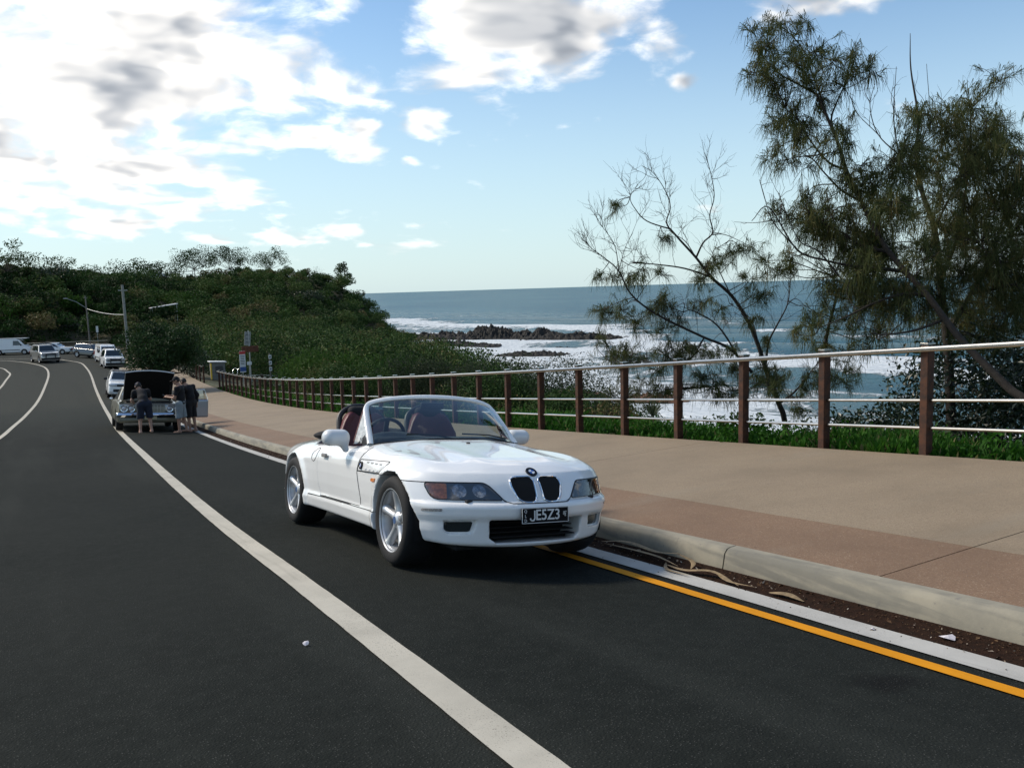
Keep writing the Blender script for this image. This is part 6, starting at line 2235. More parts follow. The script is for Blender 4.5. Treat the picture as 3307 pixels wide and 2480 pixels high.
def car_body(root, lower, upper, Wd, paint, wheels, wr, tumble=.32, h=.045, roof=None, rnd_=.10, name='body', cut=None):
    """lower and upper are side outlines (y to the tail, z up)"""
    hw = Wd / 2

    def fl(x, y, z):
        b = np.abs(x)
        plan = hw - .10 * np.clip((lower[0][0] + .55 - y) / .55, 0, 1) ** 2 - .08 * np.clip((y - (max(p[0] for p in lower) - .5)) / .5, 0, 1) ** 2
        f = smax(sdpoly(y, z, lower), b - plan + .05 * np.clip((z - .62) / .4, 0, 1) + .05 * np.clip((.40 - z) / .25, 0, 1), rnd_)
        for (wy) in wheels:
            a = np.maximum(np.hypot(y - wy, z - wr) - wr * 1.17, hw - .32 - b)
            f = smax(f, -a, .02)
        if cut is not None:
            f = np.maximum(f, -cut(x, y, z))
        return f
    y0, y1 = min(p[0] for p in lower), max(p[0] for p in lower)
    z0, z1 = min(p[1] for p in lower), max(p[1] for p in lower)
    bd = link(name, dcmesh(fl, (-.04, y0 - .1, z0 - .1), (hw + .1, y1 + .1, z1 + .1), h, name, R(40), mirror=True), root, paint)
    if upper:
        zb = min(p[1] for p in upper)

        def fu(x, y, z):
            b = np.abs(x)
            return smax(sdpoly(y, z, upper), b - (hw - .07 - tumble * (z - zb)), .07)
        uy0, uy1 = min(p[0] for p in upper), max(p[0] for p in upper)
        uz1 = max(p[1] for p in upper)
        cb = link('cabin', dcmesh(fu, (-.04, uy0 - .1, zb - .1), (hw + .1, uy1 + .1, uz1 + .1), h, 'cabin', R(40), mirror=True), root, roof or paint)
        return bd, cb, fu, zb
    return bd


def side_pane(root, fu, poly, name='side_window', m=None, sides=(-1, 1), off=.012):
    """pane following the cabin flank"""
    for s in sides:
        V = []
        for y, z in poly:
            xs = np.linspace(1.3, .2, 300)
            v = fu(xs, np.full_like(xs, y), np.full_like(xs, z))
            V.append((s * (xs[np.argmax(v < 0)] + off), y, z))
        n = len(V)
        c = tuple(np.mean(np.array(V), 0))
        MB().add(V, [tuple(range(n))]).build(name, m or M_DGLASS, root)


def end_pane(root, fu, p0, p1, hw0, hw1, name, front=True, m=None, off=.015):
    """windscreen or back window on a sloping end, p0 foot and p1 head as (y, z)"""
    V, Q = [], []
    n = 9
    for j, (p, hw) in enumerate(((p0, hw0), (p1, hw1))):
        for i in range(n):
            x = -hw + 2 * hw * i / (n - 1)
            ys = np.linspace(p[0] - .6, p[0] + .6, 300) if front else np.linspace(p[0] + .6, p[0] - .6, 300)
            v = fu(np.full_like(ys, x), ys, np.full_like(ys, p[1]))
            y = ys[np.argmax(v < 0)] + (-off if front else off)
            V.append((x, y, p[1] + .006))
    for i in range(n - 1):
        Q.append((i, i + 1, n + i + 1, n + i))
    return MB().add(V, Q).build(name, m or M_DGLASS, root, True)


def seat_car(root, x, y, rz, z=None):
    """stand a car on the road: follow its slope"""
    z = float(zroad(x, y)) if z is None else z
    sl = float(zroad(x, y + .8) - zroad(x, y - .8)) / 1.6
    cx = float(zroad(x + .6, y) - zroad(x - .6, y)) / 1.2
    root.matrix_world = Matrix.Translation((x, y, z)) @ Matrix.Rotation(math.atan(sl), 4, 'X') @ Matrix.Rotation(-math.atan(cx), 4, 'Y') @ Matrix.Rotation(rz, 4, 'Z')


def box_part(root, name, c, s, m, bev=.015, rot=None):
    return MB().box(c, s, rot=rot, bev=bev).build(name, m, root, True)


CG = 'cars parked and driving along the road'


def suv(name, label, x, y, rz, paint, roofm=None, L=4.40, Wd=1.90, H=1.66, rack=False, bull=False, grille=True, wr=.36, hood=1.0, group=CG):
    root = empty(name)
    tag(root, label, 'car', group)
    lo_ = [(0, .42), (.02, .72), (.10, hood - .06), (.35, hood), (1.15, hood + .06), (L - .15, hood + .08), (L - .02, .85), (L, .45), (L - .1, .28), (.12, .26)]
    up = [(1.05, hood + .02), (1.75, H - .06), (2.3, H), (L - .75, H - .03), (L - .35, H - .12), (L - .06, hood + .05)]
    off = L / 2
    sh = lambda P: [(a - off, b) for a, b in P]
    wy = (.86 - off, L - .82 - off)
    bd, cb, fu, zb = car_body(root, sh(lo_), sh(up), Wd, paint, wy, wr, roof=paint)
    if roofm:
        fr = lambda xx, yy, zz: np.maximum(fu(xx, yy, zz) - .008, (H - .085) - zz)
        link('roof', dcmesh(fr, (-.04, 1.2 - off, H - .2), (Wd / 2, L - off, H + .1), .045, 'roof', R(40), mirror=True), root, roofm)
    end_pane(root, fu, (1.22 - off, hood + .13), (1.68 - off, H - .13), Wd / 2 - .22, Wd / 2 - .34, 'windscreen')
    end_pane(root, fu, (L - .15 - off, hood + .16), (L - .36 - off, H - .20), Wd / 2 - .26, Wd / 2 - .36, 'rear_window', False)
    z0, z1 = hood + .12, H - .16
    side_pane(root, fu, [(1.35 - off, z0), (1.86 - off, z1), (2.42 - off, z1 + .02), (2.46 - off, z0)])
    side_pane(root, fu, [(2.54 - off, z0), (2.50 - off, z1 + .02), (3.28 - off, z1), (3.46 - off, z0 + .02)])
    side_pane(root, fu, [(3.54 - off, z0 + .04), (3.38 - off, z1 - .02), (3.66 - off, z1 - .03), (3.90 - off, z0 + .12)])
    for s in (-1, 1):
        box_part(root, 'headlight', (s * (Wd / 2 - .27), .03 - off, hood - .17), (.40, .10, .13), M_HEADL, rot=Matrix.Rotation(s * .22, 3, 'Z'))
        box_part(root, 'tail_light', (s * (Wd / 2 - .20), L - .03 - off, hood - .05), (.26, .08, .16), M_TAIL)
        box_part(root, 'wing_mirror', (s * (Wd / 2 + .09), 1.42 - off, hood + .14), (.22, .12, .15), paint if paint is not M_WHITEC else M_TRIM, bev=.04)
        box_part(root, 'fog_light', (s * (Wd / 2 - .26), .045 - off, .46), (.22, .06, .10), M_TRIM)
        for wyy in wy:
            simple_wheel(root, s * (Wd / 2 - .01), wyy, wr)
    if grille:
        box_part(root, 'grille', (0, -.008 - off, hood - .19), (Wd - 1.0, .06, .13), M_TRIM)
    box_part(root, 'lower_grille', (0, .0 - off, .50), (Wd - .62, .07, .17), M_TRIM)
    box_part(root, 'skid_plate', (0, .02 - off, .34), (Wd - .5, .10, .09), MATS['silver_alloy'])
    box_part(root, 'number_plate', (0, -.035 - off, .52), (.37, .02, .11), mat('plate_white', (.6, .6, .6), .5), bev=.004)
    box_part(root, 'underbody', (0, 0, .30), (Wd - .25, L - .5, .14), M_HOLE)
    for k in (-1, 1):
        MB().tube([(k * (Wd / 2 - .36), 1.9 - off, H - .01), (k * (Wd / 2 - .36), 2.2 - off, H + .05), (k * (Wd / 2 - .36), L - 1.0 - off, H + .04), (k * (Wd / 2 - .36), L - .8 - off, H - .03)], .018, 6).build('roof_rail', M_TRIM, root, True)
    if rack:
        rk = MB()
        for yy in np.linspace(2.0, L - 1.0, 5):
            rk.box((0, yy - off, H + .10), (Wd - .6, .05, .04))
        for s in (-1, 1):
            rk.box((s * (Wd / 2 - .32), 2.6 - off, H + .10), (.05, 1.9, .06))
        rk.build('roof_rack', M_TRIM, root)
    if bull:
        bb = MB()
        for zz in (.55, .80, 1.02):
            bb.tube([(-Wd / 2 + .12, -.10 - off, zz), (-Wd / 2 + .3, -.16 - off, zz), (Wd / 2 - .3, -.16 - off, zz), (Wd / 2 - .12, -.10 - off, zz)], .035, 6)
        for xx in (-.45, .45):
            bb.box((xx, -.15 - off, .72), (.07, .06, .66))
        bb.box((0, -.08 - off, .48), (Wd - .1, .16, .22))
        bb.build('bull_bar', M_TRIM, root, True)
    seat_car(root, x, y, rz)
    return root


def van(name, label, x, y, rz, paint, L=4.7, Wd=1.75, H=1.98, board=False, group=CG, rear_windows=False):
    root = empty(name)
    tag(root, label, 'van', group)
    off = L / 2
    sh = lambda P: [(a - off, b) for a, b in P]
    lo_ = [(0, .40), (.02, .72), (.12, .92), (.75, 1.12), (L, 1.15), (L, .36), (L - .1, .28), (.1, .26)]
    up = [(.62, 1.05), (1.35, H - .10), (1.7, H), (L - .05, H), (L, 1.08)]
    wy = (.80 - off, L - .95 - off)
    bd, cb, fu, zb = car_body(root, sh(lo_), sh(up), Wd, paint, wy, .33, tumble=.12, h=.05)
    end_pane(root, fu, (.86 - off, 1.22), (1.26 - off, H - .20), Wd / 2 - .20, Wd / 2 - .26, 'windscreen')
    side_pane(root, fu, [(1.05 - off, 1.20), (1.48 - off, H - .22), (2.05 - off, H - .22), (2.08 - off, 1.18)])
    if rear_windows:
        side_pane(root, fu, [(2.2 - off, 1.25), (2.2 - off, H - .25), (3.2 - off, H - .25), (3.2 - off, 1.25)])
    for s in (-1, 1):
        box_part(root, 'headlight', (s * (Wd / 2 - .24), .05 - off, .80), (.34, .10, .18), M_HEADL, rot=Matrix.Rotation(s * .25, 3, 'Z'))
        box_part(root, 'wing_mirror', (s * (Wd / 2 + .08), 1.12 - off, 1.24), (.18, .10, .22), M_TRIM, bev=.03)
        box_part(root, 'tail_light', (s * (Wd / 2 - .05), L - .01 - off, 1.0), (.10, .06, .4), M_TAIL)
        box_part(root, 'side_trim', (s * (Wd / 2 + .004), 2.45 - off, .62), (.02, 2.4, .08), M_TRIM, bev=.005)
        for wyy in wy:
            simple_wheel(root, s * (Wd / 2 - .01), wyy, .33)
    box_part(root, 'grille', (0, -.0 - off, .64), (Wd - .8, .06, .14), M_TRIM)
    box_part(root, 'front_bumper', (0, .03 - off, .42), (Wd - .1, .12, .20), M_TRIM)
    box_part(root, 'underbody', (0, 0, .30), (Wd - .25, L - .5, .14), M_HOLE)
    if board:
        box_part(root, 'roof_tray', (0, 2.5 - off, H + .07), (Wd - .4, 3.9, .07), M_WHITEC, bev=.03)
    seat_car(root, x, y, rz)
    return root


hd = -.055
suv('parked_suv', 'white SUV with black roof parked behind the open bonnet car', 2.62, 53.6, hd, M_WHITEC, M_TRIM, wr=.37)
suv('oncoming_ute', 'silver four wheel drive with bull bar driving round the bend', -.35, 100.6, R(12), M_SILVER, None, L=4.9, Wd=1.92, H=1.92, rack=True, bull=True, wr=.42, hood=1.14)
van('parked_van', 'white panel van with roof tray parked side on at the far bend', -3.3, 121.2, R(72), M_WHITEC, board=True)
suv('parked_four_wheel_drive', 'dark grey four wheel drive cut off by the left edge at the far bend', -8.4, 124.6, R(76), M_DARKC, None, L=4.7, H=1.85, wr=.39, hood=1.08)
suv('parked_hatchback', 'white hatchback half hidden behind the oncoming four wheel drive', 1.2, 116.6, R(66), M_WHITEC, None, L=4.2, Wd=1.76, H=1.48, wr=.31, hood=.86)
suv('parked_suv', 'dark grey SUV parked at an angle by the far path', 4.6, 105.6, R(38), M_DARKC, None, H=1.66)
van('parked_van', 'white van parked left of the street tree in the distance', 5.35, 96.8, R(4), M_WHITEC, H=1.95, rear_windows=True)
suv('parked_four_wheel_drive', 'white four wheel drive parked in front of the distant white van', 5.2, 88.5, R(2), M_WHITEC, None, L=4.6, H=1.85, wr=.40, hood=1.08, bull=True)
for _x, _y, _l in ((24.2, 214.5, 'left of two white cars on the lookout ridge'), (27.8, 217.5, 'right of two white cars on the lookout ridge')):
    _o = suv('lookout_car', _l, _x, _y, R(60), M_WHITEC, None, L=4.4, H=1.6, group='white cars on the lookout')
    _o.location.z = float(land(np.array([_x]), np.array([_y]))[0]) + .35


# ---- the old sedan with its bonnet up
def make_sedan():
    root = empty('classic_sedan')
    tag(root, 'old silver green sedan with bonnet raised and passenger door open', 'car', CG)
    P_ = mat('faded_silver_green_paint', (.17, .16, .115), .4, metal=.3, coat=.6, var=.15, vscale=3)
    L, Wd = 5.25, 1.98
    hw = Wd / 2
    off = 0.0
    lo_ = [(0, .46), (.0, .80), (.06, .90), (.5, .955), (1.75, .98), (3.9, .97), (5.0, .93), (5.22, .86), (5.25, .45), (5.1, .30), (.15, .28)]

    def bay(x, y, z):
        return np.maximum(np.maximum(np.maximum(np.abs(x) - .70, .62 - z), .16 - y), y - 1.42)
    up = [(1.62, .93), (2.22, 1.36), (2.75, 1.43), (3.35, 1.42), (3.85, 1.33), (4.35, .93)]
    bd, cb, fu, zb = car_body(root, lo_, up, Wd, P_, (.86, 3.88), .345, tumble=.42, h=.035, rnd_=.06, cut=bay)
    end_pane(root, fu, (1.80, 1.03), (2.20, 1.35), .72, .56, 'windscreen')
    end_pane(root, fu, (4.28, 1.02), (3.92, 1.28), .68, .56, 'rear_window', False)
    side_pane(root, fu, [(1.98, 1.02), (2.32, 1.33), (2.95, 1.36), (2.95, 1.00)])
    side_pane(root, fu, [(3.03, 1.00), (3.03, 1.36), (3.62, 1.33), (3.95, 1.02)])
    # chrome round the screen and drip rails
    for s in (-1, 1):
        MB().tube([(s * .80, 1.72, .97), (s * .66, 2.20, 1.345), (s * .60, 2.75, 1.41), (s * .60, 3.35, 1.40), (s * .66, 3.9, 1.28)], .017, 6).build('chrome_drip_rail', M_CHROME, root, True)
    # fender crowns either side of the bay
    for s in (-1, 1):
        MB().tube([(s * .845, .05, .90), (s * .845, .5, .945), (s * .845, 1.6, .955)], .075, 8).build('front_fender', P_, root, True)
        for k, xx in enumerate((.78, .565)):
            lamp_ = MB().lathe([(0, -.035), (.055, -.03), (.085, -.012), (.092, -.03), (.102, -.028), (.104, .03)], 20, 'y', (s * xx, 0, .735)).build('headlight', M_HEADL, root, True)
            MB().lathe([(.088, -.034), (.104, -.036), (.110, .02)], 20, 'y', (s * xx, 0, .735)).build('headlight_ring', M_CHROME, lamp_, True)
        MB().box((s * .67, .02, .735), (.50, .06, .29), bev=.03).build('lamp_panel', mat('dull_chrome', (.35, .35, .33), .3, metal=.9), root, True)
        simple_wheel(root, s * (hw - .03), .86, .335, .19)
        simple_wheel(root, s * (hw - .03), 3.88, .335, .19)
        MB().lathe([(.20, .006), (.255, .006), (.255, -.01)], 24, 'x', (s * (hw - .02), 0, 0)).v
        ws = MB().lathe([(.215, .020), (.255, .020)], 24, 'x', (0, 0, 0))
        ws.v = [(s * (hw - .03 + v[0]), .86 + v[1], .335 + v[2]) for v in ws.v]
        ws.build('whitewall', M_WHITEC, root, True)
    MB().box((0, .03, .735), (.90, .04, .25)).build('grille', M_TRIM, root)
    for k in range(6):
        MB().box((0, .0, .63 + k * .042), (.88, .02, .014)).build('grille_bar', mat('dull_chrome', (.35, .35, .33), .3), root)
    for k in range(9):
        MB().box((-.40 + k * .10, -.003, .735), (.012, .02, .24)).build('grille_bar', MATS['dull_chrome'], root)
    bp = smoothpath([(-1.02, .42, .53), (-1.0, .05, .53), (-.85, -.08, .53), (0, -.13, .53), (.85, -.08, .53), (1.0, .05, .53), (1.02, .42, .53)], 6)
    V, Q = [], []
    for p in bp:
        for dz, dy in ((-.07, .03), (-.05, -.0), (.0, -.03), (.05, -.0), (.07, .03)):
            V.append((p[0], p[1] + dy, p[2] + dz))
    for i in range(len(bp) - 1):
        for j in range(4):
            Q.append((i * 5 + j, (i + 1) * 5 + j, (i + 1) * 5 + j + 1, i * 5 + j + 1))
    MB().add(V, Q).build('chrome_bumper', M_CHROME, root, True, R(40))
    MB().box((0, .04, .38), (1.8, .10, .16), bev=.03).build('front_valance', P_, root, True)
    MB().box((0, -.15, .44), (.36, .015, .10), bev=.004).build('number_plate', mat('plate_yellowed', (.42, .38, .24), .5), root)
    # engine bay
    en = empty('engine')
    en.parent = root
    M_ENG = mat('greasy_engine', (.035, .033, .03), .5, metal=.4, var=.5, vscale=12)
    MB().box((0, .80, .76), (.55, .75, .22), bev=.04).build('engine_block', M_ENG, en, True)
    MB().lathe([(0, .96), (.20, .96), (.22, .93), (.20, .88)], 20, 'z', (0, .80, 0)).build('air_cleaner', mat('black_enamel', (.01, .01, .01), .3), en, True)
    MB().box((0, .22, .80), (.72, .07, .26), bev=.01).build('radiator', mat('radiator_black', (.015, .015, .015), .6), en)
    MB().box((.52, .40, .80), (.20, .26, .20), bev=.01).build('battery', M_TRIM, en)
    MB().box((0, 1.36, .80), (1.36, .04, .30)).build('firewall', M_ENG, en)
    MB().tube([(-.6, .5, .84), (-.3, .5, .90), (.1, .42, .88), (.3, .25, .86)], .025, 6).build('hose', M_TRIM, en, True)
    # cowl
    MB().tube([(-.66, 1.52, .985), (0, 1.44, 1.01), (.66, 1.52, .985)], .05, 8).build('cowl', mat('pale_cowl_paint', (.34, .33, .27), .4, coat=.5), root, True)
    # raised bonnet, dark inside, pale edge; hinged at the cowl
    hp = empty('raised_bonnet')
    hp.parent = root
    hp.matrix_local = Matrix.Translation((0, 1.50, 1.0)) @ Matrix.Rotation(R(-37), 4, 'X')
    n = 13
    V, Q = [], []
    for layer in (0, 1):
        for j in range(8):
            t = j / 7
            yy = -1.46 * t
            for i in range(n):
                u = -1 + 2 * i / (n - 1)
                wdt = .74 - .02 * t
                zz = .05 * (1 - u * u) + .03 * math.sin(t * math.pi) - (.030 if layer else 0)
                V.append((u * wdt, yy - .05 * (1 - u * u) * t, zz))
    for layer in (0, 1):
        b = layer * 8 * n
        for j in range(7):
            for i in range(n - 1):
                q = (b + j * n + i, b + j * n + i + 1, b + (j + 1) * n + i + 1, b + (j + 1) * n + i)
                Q.append(q if layer == 0 else q[::-1])
    skin = MB().add(V[:8 * n], Q[:7 * (n - 1)])
    skin.build('bonnet_skin', P_, hp, True)
    ins = MB().add(V[8 * n:], [tuple(i - 8 * n for i in q) for q in Q[7 * (n - 1):]])
    ins.build('bonnet_lining', M_HOLE, hp, True)
    rim_ = [V[j * n] for j in range(8)] + [V[7 * n + i] for i in range(n)] + [V[j * n + n - 1] for j in range(7, -1, -1)]
    MB().tube(rim_, .020, 6).build('bonnet_edge', mat('bright_edge', (.46, .47, .47), .3, metal=.6), hp, True)
    MB().tube([(.62, .75, .92), (.64, .62, 1.48)], .012, 6).build('bonnet_prop', M_TRIM, root, True)
    # open front door on the kerb side
    dr = empty('open_door')
    dr.parent = root
    dr.matrix_local = Matrix.Translation((hw - .02, 1.72, 0)) @ Matrix.Rotation(R(-62), 4, 'Z')
    fd = lambda x, y, z: smax(rbox(x, y, z, (-.03, .62, .68), (.09, 1.22, .62), .04), -(z - .30 - .0 * y), .02)
    M_DOORIN = mat('blue_grey_door_paint', (.27, .29, .33), .3, metal=.5, coat=.8)
    link('door_panel', mesh_np('door_panel', *dc(fd, (-.2, -.1, .3), (.1, 1.35, 1.08), .035), True, R(40)), dr, M_DOORIN)
    MB().tube([(-.03, .06, .99), (-.03, 1.20, .99)], .022, 6).build('window_sill', mat('maroon_sill', (.16, .05, .05), .5), dr, True)
    MB().tube([(-.03, .02, .98), (-.05, .50, 1.32), (-.05, 1.10, 1.34), (-.03, 1.22, .98)], .016, 6).build('window_frame', M_CHROME, dr, True)
    MB().add([(-.04, .10, 1.0), (-.05, .52, 1.30), (-.05, 1.08, 1.32), (-.04, 1.18, 1.0)], [(0, 1, 2, 3)]).build('door_glass', M_GLASS, dr)
    MB().tube([(-.10, .30, .86), (-.10, .42, .86)], .015, 6).build('door_handle', M_CHROME, dr, True)
    # seats and dash seen through the gap
    MB().box((0, 2.35, .70), (1.4, .5, .22), bev=.06).build('front_seat', mat('brown_vinyl', (.06, .04, .03), .6), root, True)
    MB().box((0, 2.65, .92), (1.4, .16, .5), bev=.06).build('front_seat_back', MATS['brown_vinyl'], root, True)
    MB().box((-(hw + .09), 1.98, 1.02), (.10, .05, .08), bev=.02).build('wing_mirror', M_CHROME, root, True)
    MB().box((0, 2.4, .36), (1.6, 4.3, .12)).build('underbody', M_HOLE, root)
    seat_car(root, .54, 23.9, -.05)
    return root


SEDAN = make_sedan()

# ------------------------------------------------------------------ people
def person(label, x, y, rz, J, shirt, shorts, skin, hair, cap=None, sleeve=.55, z=None, long_sleeve=False, scale=1.0, shoes=None, group='people around the raised bonnet'):
    """J holds joints in metres: x right, y forward, z up; one continuous body, clothes and hair as its children"""
    root = empty('person')
    tag(root, label, 'person', group)
    J = {k: np.array(v, float) * scale for k, v in J.items()}

    def limbs(x, y, z, which, infl=0.0):
        f = None
        for a, b, ra, rb in which:
            c = capsule(x, y, z, J[a] if isinstance(a, str) else a, J[b] if isinstance(b, str) else b, ra + infl, rb + infl)
            f = c if f is None else smin(f, c, .05)
        return f
    hd_ = J['head']
    face = J['face'] / np.linalg.norm(J['face'])

    def headf(x, y, z):
        f = ell(x, y, z, hd_, (.078, .098, .115))
        f = smin(f, ell(x, y, z, hd_ + face * .035 + np.array([0, 0, -.07]), (.055, .065, .055)), .03)
        n_ = hd_ + face * .098 + np.array([0, 0, -.015])
        f = smin(f, capsule(x, y, z, n_ + np.array([0, 0, .03]) - face * .01, n_ + face * .012, .010, .015), .012)
        side = np.cross(face, (0, 0, 1))
        side = side / (np.linalg.norm(side) + 1e-9)
        for s in (-1, 1):
            f = smin(f, ell(x, y, z, hd_ + side * s * .082, (.020, .028, .034)), .01)
        return f
    hips = [('hip_l', 'hip_r', .105, .105), ('pelvis', 'belly', .115, .120), ('belly', 'chest', .120, .135), ('sh_l', 'sh_r', .075, .075), ('chest', 'neck', .10, .062)]
    arms = [('sh_l', 'el_l', .056, .044), ('el_l', 'wr_l', .043, .030), ('sh_r', 'el_r', .056, .044), ('el_r', 'wr_r', .043, .030)]
    thigh = [('hip_l', 'kn_l', .092, .060), ('hip_r', 'kn_r', .092, .060)]
    calf = [('kn_l', 'an_l', .058, .036), ('kn_r', 'an_r', .058, .036)]

    def hands(x, y, z):
        f = None
        for s in 'lr':
            w, e = J['wr_' + s], J['el_' + s]
            d = (w - e) / np.linalg.norm(w - e)
            u = np.cross(d, (0, 0, 1))
            u = u / (np.linalg.norm(u) + 1e-6)
            h = capsule(x, y, z, w, w + d * .075, .028, .034)
            for k, (o, ln) in enumerate(((-.027, .062), (-.009, .075), (.009, .072), (.027, .056))):
                b = w + d * .085 + u * o
                m_ = b + d * ln * .55
                t_ = m_ + d * ln * .35 + np.array([0, 0, -.025])
                h = np.minimum(h, np.minimum(capsule(x, y, z, b, m_, .0105, .0095), capsule(x, y, z, m_, t_, .0095, .008)))
            tb = w + d * .02 - u * .03
            h = smin(h, capsule(x, y, z, tb, tb + d * .05 - u * .035, .013, .010), .012)
            f = h if f is None else np.minimum(f, h)
        return f

    def feet(x, y, z):
        f = None
        for s in 'lr':
            a = J['an_' + s]
            toe = np.array(J.get('toe_' + s, a + np.array([0, .17, 0])))
            t = np.array([toe[0], toe[1], .030])
            c = smin(capsule(x, y, z, (a[0], a[1] - .03, .042), t, .042, .030), capsule(x, y, z, a, (a[0], a[1], .05), .037, .042), .03)
            c = smax(c, -z, .01)
            f = c if f is None else np.minimum(f, c)
        return f

    def body(x, y, z):
        f = limbs(x, y, z, hips + thigh + calf)
        f = smin(f, limbs(x, y, z, arms), .03)
        f = smin(f, capsule(x, y, z, J['neck'], hd_ + np.array([0, 0, -.06]), .058, .055), .03)
        f = smin(f, headf(x, y, z), .02)
        f = smin(f, hands(x, y, z), .015)
        return smin(f, feet(x, y, z), .02)
    P = np.array([v for k, v in J.items() if k != 'face'])
    lo, hi = P.min(0) - .24, P.max(0) + .24
    lo[2] = -.03
    b = link('body', mesh_np('body', *dc(body, lo, hi, .017), True, None), root, skin)
    for s in (-1, 1):
        side = np.cross(face, (0, 0, 1))
        side = side / np.linalg.norm(side)
        e = hd_ + face * .088 + side * s * .032 + np.array([0, 0, .012])
        MB().lathe([(0, .006), (.008, .004), (.010, 0), (0, -.004)], 8, 'z', tuple(e)).build('eye', M_TRIM, root, True)
    ar = [('sh_l', J['sh_l'] + (J['el_l'] - J['sh_l']) * sleeve, .062, .060), ('sh_r', J['sh_r'] + (J['el_r'] - J['sh_r']) * sleeve, .062, .060)]
    if long_sleeve:
        ar = [('sh_l', 'el_l', .062, .054), ('el_l', 'wr_l', .052, .040), ('sh_r', 'el_r', .062, .054), ('el_r', 'wr_r', .052, .040)]
    down = (J['belly'] - J['pelvis'])
    down = down / np.linalg.norm(down)

    def shirtf(x, y, z):
        P3 = np.stack(np.broadcast_arrays(x, y, z), -1)
        f = limbs(x, y, z, hips, .020)
        wr_ = .006 * np.sin(22 * z + 9 * x) * np.cos(13 * y)
        f = smin(f, limbs(x, y, z, ar, .012), .04) + wr_
        cut = -((P3 - (J['pelvis'] - down * .06)) @ down)
        f = smax(f, cut, .01)
        nk = (P3 - (J['neck'] - (J['neck'] - J['chest']) * .12)) @ ((J['neck'] - J['chest']) / np.linalg.norm(J['neck'] - J['chest']))
        return smax(f, nk, .02)

    link('shirt', mesh_np('shirt', *dc(shirtf, lo, hi, .019), True, None), root, shirt)
    kn = [('hip_l', J['hip_l'] + (J['kn_l'] - J['hip_l']) * .96, .092, .088), ('hip_r', J['hip_r'] + (J['kn_r'] - J['hip_r']) * .96, .092, .088)]

    def shortf(x, y, z):
        f = smin(limbs(x, y, z, kn, .020), limbs(x, y, z, hips[:2], .016), .05)
        P3 = np.stack(np.broadcast_arrays(x, y, z), -1)
        f = smax(f, (P3 - (J['pelvis'] + down * .10)) @ down, .01)
        for s in 'lr':
            d = (J['kn_' + s] - J['hip_' + s])
            L = np.linalg.norm(d)
            d = d / L
        return smax(f, (min(J['kn_l'][2], J['kn_r'][2]) - .02) - z, .01) + .005 * np.sin(30 * x + 12 * z)

    link('shorts', mesh_np('shorts', *dc(shortf, lo, hi, .019), True, None), root, shorts)
    # hair or cap
    up = np.array([0, 0, 1.0]) - face * face[2]
    up = up / np.linalg.norm(up)

    def hairf(x, y, z):
        f = ell(x, y, z, hd_ - face * .008 + up * .006, (.090, .110, .126))
        P3 = np.stack(np.broadcast_arrays(x, y, z), -1)
        q = P3 - hd_
        cutf = np.minimum(q @ face - .055, q @ up * 0 + 10)
        f = smax(f, np.minimum(-(q @ up) - .02, 10) * .8 + np.maximum(q @ face, 0) * .9 - .03, .02)
        return smax(f, -(q @ up) - .075, .02)
    link('hair', mesh_np('hair', *dc(hairf, hd_ - .16, hd_ + .17, .014), True, None), root, hair)
    if cap is not None:
        def capf(x, y, z):
            P3 = np.stack(np.broadcast_arrays(x, y, z), -1)
            q = P3 - hd_
            dome = smax(ell(x, y, z, hd_ + up * .012, (.097, .116, .128)), -(q @ up) + .035, .008)
            c0 = hd_ + face * .115 + up * .045
            qq = P3 - c0
            peak = np.sqrt((qq @ face) ** 2 + (qq @ np.cross(face, up)) ** 2) - .078
            peak = np.maximum(peak, np.abs(qq @ up) - .007)
            return smin(dome, peak, .01)
        link('cap', mesh_np('cap', *dc(capf, hd_ - .24, hd_ + .24, .014), True, None), root, cap)
    root.location = (x, y, float(zroad(x, y)) if z is None else z)
    root.rotation_euler = (0, 0, rz)
    return root


SKIN = mat('tanned_skin', (.36, .20, .135), .55, var=.15, vscale=14)
SKIN2 = mat('pale_skin', (.43, .26, .19), .55, var=.15, vscale=14)
BLK = mat('black_cotton', (.008, .008, .010), .9, bump=.3, bscale=120)
NAVY = mat('navy_cotton', (.012, .016, .030), .9, bump=.3, bscale=120)
GREYC = mat('grey_blue_cotton', (.23, .27, .29), .9, bump=.3, bscale=120, var=.2, vscale=9)
MAROON = mat('maroon_cotton', (.05, .014, .016), .9)
HAIR = mat('dark_hair', (.012, .008, .006), .6)
CAPB = mat('navy_cap', (.014, .016, .040), .8)

STAND = dict(hip_l=(-.095, 0, .94), hip_r=(.095, 0, .94), pelvis=(0, 0, .98), belly=(0, 0, 1.12), chest=(0, .01, 1.34), neck=(0, .02, 1.53), sh_l=(-.19, 0, 1.44), sh_r=(.19, 0, 1.44),
             el_l=(-.25, -.02, 1.15), wr_l=(-.25, .08, .92), el_r=(.25, -.02, 1.15), wr_r=(.25, .08, .92), kn_l=(-.11, .02, .50), kn_r=(.11, .02, .50), an_l=(-.12, -.02, .09), an_r=(.12, -.02, .09), head=(0, .05, 1.68), face=(0, 1, -.1))
